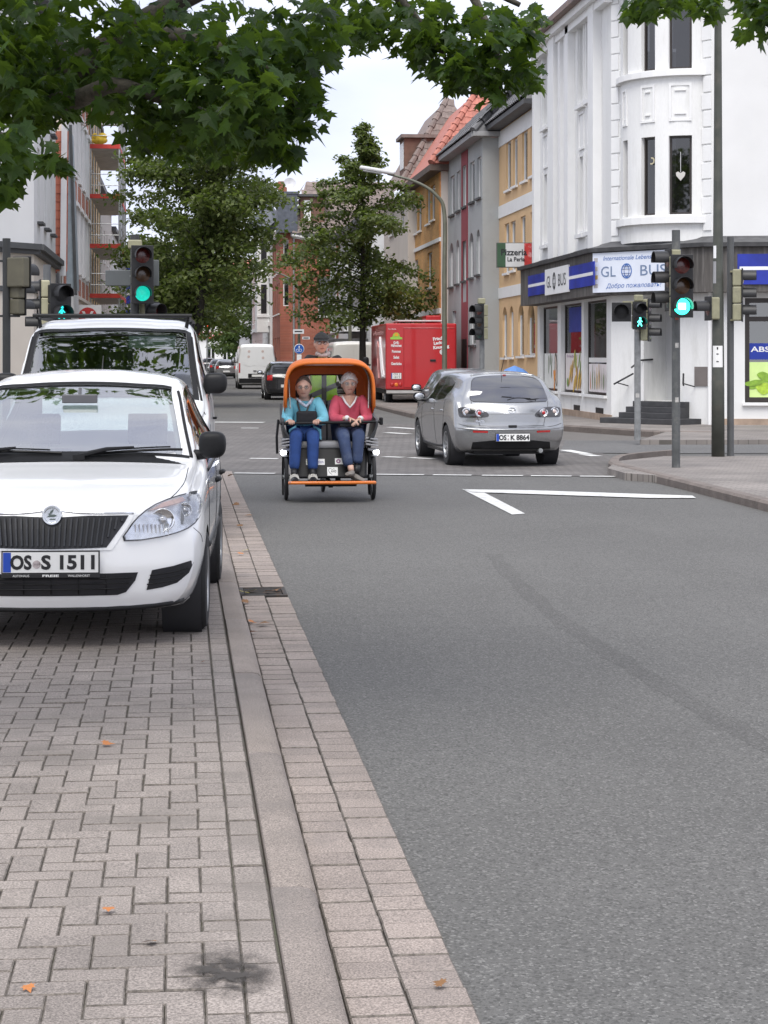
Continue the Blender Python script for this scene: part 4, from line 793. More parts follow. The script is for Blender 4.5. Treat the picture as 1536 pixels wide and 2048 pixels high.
# house closing the view
eh = thing('end_house', 'white house with a red shop sign closing the far end of the street', 'building', (-6, 262, 0)); fe = line_map((-10, 262), (1, 0)); eo = [(k * 2.1 + 1, k * 2.1 + 2.1, z, z + 1.9) for k in range(9) for z in (1.2, 5.2, 8.4)]
wall('wall', eh, fe, 0, 20, 0, 11, eo, STUC, .14)
for o in eo: window(eh, fe, o, WFRAME, .14, .1, 2, 0, STUC2, .2)
wb(MB().box(-9, 6, 261.7, 261.95, 4.1, 4.9), 'shop_sign', mat('sign_red', (.45, .02, .03), .5), eh); text('lettering', 'Bäckerei  Backshop', .6, WHITE, frame(Vector((2, 261.69, 4.5)) - eh.location, (1, 0, 0), None, (0, -1, 0)), eh, .01, width=6)
q = MB(); q.add([Vector((-10.5, 261.5, 11)), Vector((10.5, 261.5, 11)), Vector((10.5, 266, 15)), Vector((-10.5, 266, 15))], [(0, 1, 2, 3)]); wb(q, 'roof', RDT, eh)
# ---------------------------------------------------------------- houses on the left
lw = thing('left_corner_house', 'white corner house on the left with dark grey cornices and cream ground floor', 'building', (-4, 53, .1))
LSTUC = mat('left_stucco', (.70, .70, .69), .9, var=.04, vs=.7, bump=.15, bs=40); DTRIM = mat('dark_grey_trim', (.075, .078, .08), .7, var=.15); LCREAM = mat('left_cream', (.60, .55, .48), .9, var=.05, vs=.7)
fl = line_map((-4, 54.4), (0, 1)); flB = line_map((-5.1, 53.0), (1.1, 1.4)); flC = line_map((-12, 52.2), (6.9, .8))
LBq = math.hypot(1.1, 1.4); LCq = math.hypot(6.9, .8)
uo = [(1.3, 2.3, 5.5, 7.6), (4.0, 5.0, 5.5, 7.6), (6.8, 7.8, 5.5, 7.6), (1.3, 2.3, 8.6, 10.5), (4.0, 5.0, 8.6, 10.5), (6.8, 7.8, 8.6, 10.5)]
wall('wall', lw, fl, 0, 9.4, 4.5, 11.6, uo, LSTUC, .16); wall('ground_floor_wall', lw, fl, 0, 9.4, .1, 4.5, [(1, 3.4, .9, 3.4), (5.5, 7.6, .9, 3.4)], LCREAM, .16)
wall('wall', lw, flB, 0, LBq, 4.5, 11.6, [], LSTUC); wall('ground_floor_wall', lw, flB, 0, LBq, .1, 4.5, [], LCREAM)
uc = [(4.9, 6.2, 5.5, 7.6), (1.6, 2.8, 5.5, 7.6), (4.9, 6.2, 8.6, 10.5)]
wall('wall', lw, flC, 0, LCq, 4.5, 11.6, uc, LSTUC, .16); wall('ground_floor_wall', lw, flC, 0, LCq, .1, 4.5, [(1, 3.2, .9, 3.4)], LCREAM, .16)
for o in uo: window(lw, fl, o, WFRAME, .16, .08, 2, .7, DTRIM, .4, sillw=.16)
for o in uc: window(lw, flC, o, WFRAME, .16, .08, 2, .7, DTRIM, .4, sillw=.16)
for o in ((1, 3.4, .9, 3.4), (5.5, 7.6, .9, 3.4)): window(lw, fl, o, DFRAME, .16, .08, 2)
window(lw, flC, (1, 3.2, .9, 3.4), DFRAME, .16, .08, 2)
for fm_, L in ((fl, 9.4), (flB, LBq), (flC, LCq)):
    for z0, z1, o in ((4.5, 4.62, .18), (4.62, 4.78, .28), (3.45, 3.6, .06), (11.5, 11.75, .4)): q = MB(); sbar(q, fm_, -.02, L + .02, z0, z1, 0, o); wb(q, 'cornice', DTRIM, lw)
wb(MB().box(-12, -4.01, 63.78, 63.8, .1, 11.6), 'gable_wall', LSTUC, lw); wb(MB().box(-12, -4.3, 54.5, 63.7, 11.6, 11.8), 'flat_roof', LEAD, lw)
# low house with steep tiled mansard
md = thing('mansard_house', 'low house with steep red tiled mansard and white bargeboard, left of the scaffold', 'building', (-4.4, 64.2, .1))
RDT2 = mat('salmon_roof_tile', (.55, .19, .12), .7, var=.12, vs=5, rnd=.12); BLG = mat('blue_grey_slate', (.30, .35, .38), .7, var=.12, vs=4)
wb(MB().box(-9, -4.05, 64.5, 67.38, 3.91, 4.5), 'wall', LSTUC, md)
q = MB(); q.add([Vector((-9, 64.2, 4.4)), Vector((-3.98, 64.2, 4.4)), Vector((-4.35, 64.9, 8.6)), Vector((-9, 64.9, 8.6))], [(0, 1, 2, 3)]); q.add([Vector((-9, 64.9, 8.6)), Vector((-4.35, 64.9, 8.6)), Vector((-4.35, 67.4, 9.2)), Vector((-9, 67.4, 9.2))], [(0, 1, 2, 3)]); rf = wb(q, 'roof', RDT2, md)
tl_ = tilemesh('roof_tile', .28, .36, RDT2, .04); tiled_face(rf, Vector((-5.54, 64.05, 4.45)), (1, 0, 0), Vector((0, .7, 4.2)), 1.7, 4.6, RDT2, tl_, .27, .29)
wb(MB().bar((-3.77, 63.9, 4.3), (-3.77, 64.75, 9.3), .19, .1), 'bargeboard', WFRAME, md)
q = MB(); q.add([Vector((-3.68, 64.2, 3.9)), Vector((-3.42, 64.3, 3.9)), Vector((-3.62, 64.85, 9.2)), Vector((-3.68, 64.85, 9.2)), Vector((-3.42, 67.4, 3.9)), Vector((-3.62, 67.4, 9.2))], [(0, 1, 2, 3), (1, 4, 5, 2)]); wb(q, 'slate_side', BLG, md)
wb(MB().bar((-3.38, 64.25, 3.7), (-3.58, 64.85, 9.3), .09, .1), 'dark_verge', DTRIM, md); wb(MB().box(-9, -3.45, 64.35, 67.4, .1, 3.9), 'lower_wall', LSTUC, md)
# ornate house with brick panels
RB2 = brickmat('left_red_brick', (.50, .17, .10), (.42, .13, .08), (.45, .35, .3), 1.0, .25, .075, ms=.006, plane=1, bump=.25)
oh2 = thing('ornate_house', 'ornate white house with red brick panels and tall windows beside the scaffold', 'building', (-4, 67.5, .1)); f2 = line_map((-4, 67.5), (0, 1)); o2 = []
for k in range(6):
    for z0, z1 in ((.9, 3.0), (5.0, 7.2), (8.6, 10.8)): o2.append((.9 + 3.2 * k, 2.1 + 3.2 * k, z0, z1))
wall('wall', oh2, f2, 0, 19.5, .1, 12.6, o2, mat('ornate_white', (.70, .68, .66), .9, var=.05, vs=.8), .2)
for o in o2:
    window(oh2, f2, o, WFRAME, .2, .08, 2, .68, STUC2, .5)
    for a, b in ((o[0] - .18, o[0] - .02), (o[1] + .02, o[1] + .18)): q = MB(); sbar(q, f2, a, b, o[2] - .1, o[3] + .2, 0, .09); wb(q, 'window_surround', STUC2, oh2)
    q = MB(); sbar(q, f2, o[0] - .25, o[1] + .25, o[3] + .2, o[3] + .36, 0, .16); wb(q, 'window_head', STUC2, oh2)
for k in range(6):
    for z0, z1 in ((7.65, 8.4), (11.3, 12.2), (4.0, 4.75)): q = MB(); sbar(q, f2, .65 + 3.2 * k, 2.35 + 3.2 * k, z0, z1, 0, .03); wb(q, 'brick_panel', RB2, oh2)
for z0, z1, o in ((3.55, 3.8, .22), (3.8, 3.92, .32), (12.3, 12.7, .4), (7.45, 7.6, .1)): q = MB(); sbar(q, f2, 0, 19.5, z0, z1, 0, o); wb(q, 'cornice', CREAM, oh2)
wb(MB().box(-10, -4.01, 67.5, 67.52, .1, 12.6), 'gable_wall', LCREAM, oh2)
sg2 = MB().box(-3.9, -2.9, 73.0, 73.08, 2.75, 3.6).build('shop_sign', WFRAME); tag(sg2, 'white projecting sign with a round red emblem below the scaffold', 'sign')
MB().lathe([(0, .003), (.34, .003), (.34, 0)], 20, frame((-3.4, 72.995, 3.17), (1, 0, 0), None, (0, -1, 0))).build('round_emblem', mat('emblem_red', (.5, .03, .03), .5), sg2)
q = MB(); Ms_ = frame((-3.4, 72.99, 3.17), (1, 0, 0), None, (0, -1, 0)); q.prism([(-.22, .2), (-.05, -.15), (.05, -.15), (.22, .2), (.12, .2), (0, -.05), (-.12, .2)], .004, Ms_); q.build('emblem_letter', WFRAME, sg2)
MB().bar((-3.92, 73.04, 3.5), (-4.0, 73.04, 3.5), .06).build('bracket', STEEL, sg2)
# orange house behind the scaffold, further left houses
so_ = thing('scaffolded_house', 'ochre house behind the scaffold on the left', 'building', (-4.2, 87.1, .1)); f3 = line_map((-4.2, 87.1), (0, 1)); o3 = [(1 + 3 * k, 2.2 + 3 * k, z, z + 2) for k in range(5) for z in (1, 4.6, 7.8, 10.6)]
wall('wall', so_, f3, 0, 17, .1, 13.5, o3, mat('ochre_render', (.58, .40, .20), .9, var=.1), .16)
for o in o3: window(so_, f3, o, WFRAME, .16, .08, 2, .7, STUC2, .2)
wb(MB().box(-10, -4.21, 87.1, 87.12, .1, 13.5), 'gable_wall', mat('grey_plaster', (.36, .35, .34), .95, var=.15), so_); wb(MB().box(-10, -4, 87, 104.2, 13.5, 13.7), 'flat_roof', LEAD, so_)
SC = mat('scaffold_tube', (.42, .43, .43), .45, .6, var=.2, vs=5); REDT = mat('red_toeboard', (.55, .05, .035), .6, var=.15)
sc_ = thing('scaffold', 'steel scaffold with red toe boards in front of the ochre house', 'scaffold', (-3.3, 87, .1)); z_ = -.1
for y in (0, 2.5, 5.0, 7.5, 10):
    for x in (-.62, .62): MB().tube([(x, y, 0), (x, y, 13.2)], .035, 7).build('standard', SC, sc_)
for k in range(6):
    z = 2.0 + 2.2 * k
    MB().box(-.6, .6, 0, 10, z - .05, z).build('deck', mat('scaffold_deck', (.42, .41, .39), .8, var=.2), sc_); MB().box(-.66, .66, -.05, -.02, z - .02, z + .17).build('toe_board', REDT, sc_)
    MB().box(.63, .66, -.02, 10, z + .01, z + .2).build('toe_board', REDT, sc_)
    for h_ in (.55, 1.05): MB().tube([(-.62, -.03, z + h_), (.62, -.03, z + h_)], .022, 6).build('guard_rail', SC, sc_); MB().tube([(.62, 0, z + h_), (.62, 10, z + h_)], .022, 6).build('guard_rail', SC, sc_)
    MB().tube([(.64, 0, z - 2.0), (.64, 2.5, z)], .02, 6).build('brace', SC, sc_)
MB().box(-.62, .62, 3.4, 3.44, .2, 1.9).build('fence_panel', mat('mesh_panel', (.13, .12, .11), .8, var=.4, vs=9), sc_)
wk = thing('hoist_basket', 'yellow bundle on the topmost visible scaffold level', 'basket', (-3.55, 87.4, 11.11)); MB().ell((0, 0, .17), (.36, .25, .18), 10, 7).ell((.12, .05, .36), (.22, .2, .16), 9, 6).ell((-.2, .0, .3), (.14, .2, .2), 8, 6).build('bundle', mat('yellow_cloth', (.60, .42, .04), .8, var=.3, vs=6), wk, smooth=True)
bs2 = MB().box(-2.75, -2.2, 100, 100.1, 3.0, 6.2).build('blue_shop_sign', mat('tall_sign_blue', (.03, .05, .35), .5, var=.1)); tag(bs2, 'tall narrow blue and white sign behind the traffic light on the left', 'sign')
for k in range(4): MB().box(-2.7, -2.25, 99.98, 99.999, 3.3 + k * .75, 3.6 + k * .75).build('white_letter', WHITE, bs2)
MB().bar((-2.7, 100.05, 5.5), (-4.2, 100.05, 5.5), .06).build('bracket', STEEL, bs2)
terrace_l = lambda nm, lb, y0, y1, ev, m_: None
for nm, lb, y0, y1, ev, c in (('left_far_house', 'grey beige house beyond the scaffold, mostly behind trees', 104.3, 130, 11, (.5, .46, .42)), ('left_far_house', 'white house farthest along the left side behind the trees', 130.1, 180, 10, (.62, .62, .6))):
    h = thing(nm, lb, 'building', (-4.5, y0, .1)); fm_ = line_map((-4.5, y0), (0, 1)); n_ = int((y1 - y0) / 4); oo = [(1 + 4 * k, 2.2 + 4 * k, z, z + 1.9) for k in range(n_) for z in (1, 4.3, 7.3)]
    wall('wall', h, fm_, 0, y1 - y0, .1, ev, oo, mat('left_far_%d' % y0, c, .9, var=.06)); wb(MB().box(-10, -4.51, y0, y0 + .02, .1, ev), 'gable_wall', MATS['left_far_%d' % y0], h); wb(MB().box(-10, -4.2, y0, y1, ev, ev + .3), 'flat_roof', LEAD, h)
    for o in oo: window(h, fm_, o, WFRAME, .14, .1, 2, 0, STUC2, .3)
# ---------------------------------------------------------------- trees
BARK = mat('plane_bark', (.075, .066, .052), .9, var=.4, vs=7, fine=.3, fs=40, bump=.6, bs=20); BARK2 = mat('linden_bark', (.035, .032, .028), .9, var=.3, vs=9, bump=.6, bs=25)
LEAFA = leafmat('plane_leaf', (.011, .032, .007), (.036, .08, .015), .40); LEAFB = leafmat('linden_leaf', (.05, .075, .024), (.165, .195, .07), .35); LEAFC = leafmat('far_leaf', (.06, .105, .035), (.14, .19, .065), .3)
LO = [(0, 0), (.10, .03), (.30, -.10), (.27, .06), (.50, .18), (.34, .26), (.42, .50), (.20, .44), (.10, .66), (0, .92), (-.10, .66), (-.20, .44), (-.42, .50), (-.34, .26), (-.50, .18), (-.27, .06), (-.30, -.10), (-.10, .03)]
LV = [Vector((x, y, -.16 * abs(x) - .10 * y * y)) for x, y in LO] + [Vector((0, .32, .02)), Vector((0, -.32, .04)), Vector((.012, 0, 0))]
LF = [(i, (i + 1) % 18, 18) for i in range(18)] + [(0, 19, 20)]
rt = random.Random(11)
def leafM(p, size, droop, spread=1.):
    a = rt.uniform(0, 2 * math.pi); tip = Vector((math.cos(a), math.sin(a), -droop + rt.gauss(0, .35))).normalized()
    n = Vector((rt.gauss(0, .5), rt.gauss(0, .5), 1 + rt.gauss(0, .3))); x = tip.cross(n)
    if x.length < .05: x = Vector((1, 0, 0))
    x.normalize(); z = x.cross(tip); M = Matrix((x, tip, z)).transposed().to_4x4() @ Matrix.Scale(size, 4); M.translation = p; return M
def ata(u, v, d): return at(u, v, d * .8)
tr_ = thing('plane_tree', 'plane tree with lobed leaves hanging over the street from the upper left', 'tree', (-3.0, 8.3, PZ))
def px(u, v, d, ru, rv, rd=None, n=1.): d_ = d * .8; return (ata(u, v, d), ru * d_ / FPX, rv * d_ / FPX, (rd or .6) * .75, n * 1.35)
CL = [px(50, 120, 10, 120, 150), px(190, 110, 11, 150, 130), px(330, 140, 10, 150, 150), px(470, 150, 9.5, 130, 145), px(565, 120, 10, 95, 120), px(603, 225, 10, 50, 55), px(390, 262, 11, 105, 60), px(305, 265, 10.4, 62, 45), px(500, 270, 10, 85, 52), px(568, 305, 10, 24, 26, .3),
      px(635, 70, 10, 52, 75), px(720, 45, 11, 75, 45), px(20, 290, 9, 45, 60), px(14, 372, 9, 30, 42, .35), px(108, 312, 9.5, 28, 38, .3), px(80, 215, 10, 70, 36), px(200, 185, 11, 75, 26), px(835, 45, 11, 70, 62), px(885, 120, 11, 62, 50, .5), px(965, 80, 11, 85, 75), px(985, 175, 11, 32, 40, .4), px(1050, 60, 11, 42, 45, .5), px(1050, 150, 11, 48, 26, .4),
      px(935, 150, 11, 50, 32, .4), px(1290, 12, 12, 45, 26, .4), px(1330, -5, 12, 60, 30), px(1412, 14, 12, 28, 24, .3), px(1525, 40, 11, 28, 42, .4), px(1540, -30, 11, 60, 60)]
rc = random.Random(4)
for k in range(15):                               # the rest of the crown, above and left of the frame
    u = rc.uniform(-700, 900); v = rc.uniform(-600, -60); d = rc.uniform(8.5, 13)
    if u > 700 and v > -250 and rc.random() < .6: continue
    CL.append((ata(u, v, d), rc.uniform(.45, .8), rc.uniform(.3, .5), rc.uniform(.4, .7), .5))
for k in range(10): CL.append((ata(rc.uniform(-500, -80), rc.uniform(-100, 330), rc.uniform(8, 12)), .5, .4, .6, .5))
leaves = []
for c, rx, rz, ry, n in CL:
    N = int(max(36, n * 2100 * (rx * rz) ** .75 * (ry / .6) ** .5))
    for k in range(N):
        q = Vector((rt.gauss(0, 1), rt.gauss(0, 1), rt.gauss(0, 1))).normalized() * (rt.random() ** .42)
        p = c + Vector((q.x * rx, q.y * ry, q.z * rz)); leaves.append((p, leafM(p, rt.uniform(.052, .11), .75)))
def proj(p): d = p.x * SY + p.y * CY; return U0 + (p.x * CY - p.y * SY) / d * FPX, V0 - (p.z - CAM_H) / d * FPX, d
inside_ = [(proj(p)[2], i) for i, (p, M) in enumerate(leaves) if -20 < proj(p)[0] < 1550 and -10 < proj(p)[1] < 460]
inside_.sort(); single = {i for d, i in inside_[:300]}
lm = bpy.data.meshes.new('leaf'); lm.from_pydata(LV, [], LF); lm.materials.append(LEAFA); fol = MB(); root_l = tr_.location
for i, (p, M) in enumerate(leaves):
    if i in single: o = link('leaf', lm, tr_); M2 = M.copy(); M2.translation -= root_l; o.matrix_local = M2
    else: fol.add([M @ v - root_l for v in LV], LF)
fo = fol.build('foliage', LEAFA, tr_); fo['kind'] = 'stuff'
B = Vector((0, 0, 0)); trk = MB().tube([(0, 0, -.05), (.02, 0, .8), (-.02, .03, 2.0), (.05, 0, 3.2), (.1, -.05, 4.6), (.05, 0, 6.5)], [.30, .25, .23, .22, .17, .08], 14); trk.build('trunk', BARK, tr_, smooth=True)
def limb(pts, r0, r1): P = catmull([Vector(p) - root_l for p in pts], 5); n = len(P); MB().tube(P, [r0 + (r1 - r0) * (k / (n - 1)) ** .8 for k in range(n)], 8).build('limb', BARK, tr_, smooth=True)
limb([Vector((-2.95, 8.3, 2.7)), ata(-60, 190, 10.6), ata(110, 160, 10.9), ata(260, 60, 10.9), ata(430, -30, 10.6), ata(620, -60, 10.7), ata(850, -70, 11.2), ata(1040, 10, 11.2)], .10, .012)
limb([ata(60, 215, 10.4), ata(150, 200, 10.2), ata(230, 170, 10), ata(330, 200, 10), ata(430, 230, 10.4)], .06, .012); limb([ata(330, 70, 10.3), ata(450, 100, 10), ata(560, 160, 10), ata(600, 230, 10)], .05, .01)
limb([ata(750, -60, 10.8), ata(850, 60, 11), ata(900, 130, 11)], .03, .006); limb([ata(-100, 240, 10), ata(10, 280, 9.5), ata(40, 330, 9.2)], .04, .008); limb([ata(940, -20, 11), ata(990, 90, 11), ata(1000, 180, 11)], .025, .006)
for u in (-300, 200, 700, 1200): limb([Vector((-2.9, 8.3, 4.4)), ata(u * .5 - 100, -500, 10.5), ata(u, -600 - abs(u) * .2, 11)], .10, .02)
for u, v in ((588, 300), (602, 312), (594, 296), (586, 322)): p = ata(u, v, 10) - root_l; MB().ell(p, (.012, .012, .012), 8, 6).tube([p, p + Vector((0, 0, .09))], .0015, 4).build('seed_ball', BARK, tr_, smooth=True)
# a second plane tree of the row, its crown wholly above the picture (it shades the vans and shows in their glass)
t2 = thing('plane_tree', 'second plane tree of the row, standing left of the white van', 'tree', (-3.4, 21.5, PZ)); f2_ = MB(); rc2 = random.Random(8)
for k in range(52):
    c = Vector((rc2.uniform(-2.2, 4.2), rc2.uniform(-3.6, 4.5), rc2.uniform(6.9, 9.6))) if k < 20 else Vector((rc2.uniform(.6, 5), rc2.uniform(-4.2, 1.2), rc2.uniform(7, 9.4)))
    for q in range(70):
        d_ = Vector((rt.gauss(0, 1), rt.gauss(0, 1), rt.gauss(0, 1))).normalized() * rt.random() ** .4; p = c + Vector((d_.x * .9, d_.y * .9, d_.z * .6)); M = leafM(p, rt.uniform(.19, .28), .7); f2_.add([M @ v for v in LV], LF)
f2_.build('foliage', LEAFA, t2)['kind'] = 'stuff'; MB().tube([(0, 0, -.05), (0, 0, 2), (.05, 0, 5), (.2, 0, 8)], [.3, .24, .2, .08], 12).build('trunk', BARK, t2, smooth=True)
for e in ((2.6, -1.5, 7.6), (3, 1.5, 7.4), (-1, -2.5, 7.8), (1, 3.2, 8)): MB().tube(catmull([(0, 0, 4.2), (e[0] * .4, e[1] * .4, 6.4), e], 5), .05, 7).build('limb', BARK, t2, smooth=True)
# small-leaved street trees: branches carrying leaf sprays
KV = [(0, 0, 0), (.32, .35, -.05), (0, 1, -.12), (-.32, .35, -.05)]; KF = [(0, 1, 2), (0, 2, 3)]
def streettree(name, label, base, h, z0, rmax, shape, m, n_br, n_leaf, ls, seed, bark=BARK2, tr=.12, group='street trees', lean=0., squash=1.):
    rg = random.Random(seed); t = thing(name, label, 'tree', base, 0, group); f = MB(); br = MB(); th = MB()
    th.tube([(0, 0, -.05), (0, 0, z0 * .6), (lean * .3, 0, z0), (lean * .7, 0, h * .7), (lean, 0, h * .985)], [tr * 1.25, tr, tr * .85, tr * .4, .012], 10)
    th.build('trunk', bark, t, smooth=True)
    for k in range(n_br):
        q = (k + rg.random() * .8) / n_br; z = z0 + (h - z0) * q; L = rmax * shape(q) * rg.uniform(.66, 1.12); a = rg.uniform(0, 2 * math.pi); up = (.25 + .55 * q) * (.45 if shape is cone else 1)
        o = Vector((lean * q, 0, z)); e = o + Vector((math.cos(a) * L, math.sin(a) * L * squash, L * up - .12 * L * L * (1 - q))); md_ = (o + e) / 2 + Vector((0, 0, .12 * L)); P = catmull([o - Vector((0, 0, .2)), md_, e], 4); br.tube(P, [max(.006, .035 * (1 - i / len(P)) * (1 - q * .6)) for i in range(len(P))], 5)
        for i in range(int(n_leaf / n_br * (.35 + L / rmax))):
            s_ = rg.random() ** .6; p = P[min(len(P) - 1, int(s_ * (len(P) - 1)))].lerp(P[min(len(P) - 1, int(s_ * (len(P) - 1)) + 1)], rg.random()); w = (.16 + .22 * (1 - q) * (L / rmax + .3)) * (.62 if shape is cone else .9)
            p = p + Vector((rg.gauss(0, w), rg.gauss(0, w), rg.gauss(0, w * .62)))
            aa = rg.uniform(0, 2 * math.pi); tip = Vector((math.cos(aa), math.sin(aa), rg.gauss(-.45, .5))).normalized(); nn = Vector((rg.gauss(0, .5), rg.gauss(0, .5), 1)); x = tip.cross(nn)
            if x.length < .05: continue
            x.normalize(); zz = x.cross(tip); sz = ls * rg.uniform(.7, 1.25); f.add([p + (x * v[0] + tip * v[1] + zz * v[2]) * sz for v in KV], KF)
    br.build('branches', bark, t, smooth=True)['kind'] = 'stuff'; o = f.build('foliage', m, t); o['kind'] = 'stuff'; return t
cone = lambda q: float(np.interp(q, [0, .1, .3, .5, .63, .81, .91, 1], [.6, .85, 1, .74, .56, .24, .09, .02]))
ball = lambda q: math.sqrt(max(0.04, 1 - (2 * q - .85) ** 2 * .9))
streettree('linden_tree', 'young pointed linden tree standing left of the red truck', (6.95, 74.3, .1), 10.5, 2.9, 3.5, cone, LEAFB, 84, 19000, .185, 21, tr=.13)
streettree('linden_tree', 'large linden tree on the left behind the green traffic light', (.1, 64, .1), 10.0, 2.6, 2.5, ball, LEAFB, 80, 22000, .19, 22, tr=.2, lean=1.5)
streettree('linden_tree', 'second linden on the left, crown showing between first tree and the sky', (.0, 84, .1), 11.6, 3.0, 4.2, ball, LEAFB, 70, 20000, .22, 23, tr=.2, lean=2.0)
streettree('linden_tree', 'third linden on the left, low in the gap above the far black car', (-.6, 112, .1), 9.0, 3.2, 3.6, ball, LEAFC, 45, 8000, .25, 24, tr=.2, lean=1.2)
streettree('linden_tree', 'farthest linden on the left above the end house', (-.8, 150, .1), 8.5, 3, 4.0, ball, LEAFC, 40, 6000, .32, 25, tr=.2, lean=1.2)
streettree('linden_tree', 'slender linden on the right in front of the pink terrace', (6.2, 168, .1), 9.6, 2.9, 2.9, cone, LEAFC, 50, 6000, .3, 26, tr=.15)
streettree('linden_tree', 'bushy tree on the right at the far end of the street', (6.2, 205, .1), 9.4, 2, 4.2, ball, LEAFC, 45, 6500, .36, 27, tr=.2)
streettree('linden_tree', 'far tree beside the end house on the right', (7.5, 235, .1), 10, 1.2, 4.6, ball, LEAFC, 45, 6000, .42, 28, tr=.2)
# hedge-like trees behind the low houses on the far left side street are hidden; fallen leaves lie in the gutter
FL = [mat('leaf_brown', (.20, .10, .04), .8, var=.3, vs=30), mat('leaf_orange', (.42, .16, .05), .8, var=.3, vs=30), mat('leaf_yellow', (.42, .36, .08), .8, var=.3, vs=30)]
flm = []
for k in range(3):
    me = bpy.data.meshes.new('fallen_leaf'); me.from_pydata([Vector((v.x, v.y, .12 * v.x * v.x + .15 * math.sin(v.y * 4 + k) * .3)) for v in LV], [], LF); me.materials.append(FL[k]); flm.append(me)
spots = [(205, 1487, 1, .055, 'single orange leaf on the block paving in front of the hatchback'), (217, 1815, 1, .04, 'orange leaf low on the paving left of the oil stain'), (312, 1882, 0, .045, 'curled brown leaf on the paving just above the oil stain'), (55, 1970, 1, .035, 'orange leaf at the lower left corner of the paving'),
 (497, 1242, 1, .06, 'upper orange leaf in the gutter just before the drain grate'), (500, 1264, 1, .05, 'lower orange leaf in the gutter against the kerb'), (518, 1247, 0, .08, 'brown leaf beside the orange ones in the gutter'), (492, 1100, 2, .06, 'yellowish leaf in the gutter level with the rear wheel'), (482, 1108, 1, .06, 'orange leaf in the gutter just below the yellowish one'), (480, 1052, 0, .07, 'brown leaf in the gutter beside the hatchback door'),
 (505, 1030, 0, .1, 'dark twiggy leaf at the asphalt edge above the gutter'), (478, 1007, 0, .1, 'brown leaf at the far bend of the gutter'), (488, 1184, 2, .08, 'yellow green leaf at the left end of the drain grate'), (506, 1181, 2, .09, 'yellow green leaf in the middle of the drain grate'), (530, 1183, 1, .07, 'orange brown leaf on the drain grate bars'), (555, 1178, 0, .08, 'brown leaf at the right end of the drain grate'), (497, 1204, 0, .08, 'brown leaf on the gutter stones below the drain grate'),
 (887, 1968, 0, .04, 'dry brown leaf near the bottom edge of the gutter'), (410, 1322, 1, .03, 'tiny orange leaf on the paving behind the front wheel'), (456, 952, 0, .1, 'brown leaf where the gutter meets the junction')]
for k, (u, v, c, s_, lb) in enumerate(spots):
    zz = PZ + .012 if u < 440 and v > 1240 else .035; p = gp(u, v, zz); o = link('fallen_leaf', flm[c]); s_ *= 1.1; o.scale = (s_, s_, s_); o.location = p; o.rotation_euler = (rt.uniform(-.3, .3), rt.uniform(-.3, .3), rt.uniform(0, 6.3)); tag(o, lb, 'leaf', 'fallen leaves')
# ---------------------------------------------------------------- vehicles: lofted shells with projected fittings
CARGLASS = glassmat('car_glass', (.62, .72, .70), .22); DARKGLASS = glassmat('dark_car_glass', (.1, .1, .1), .16, body=.9)

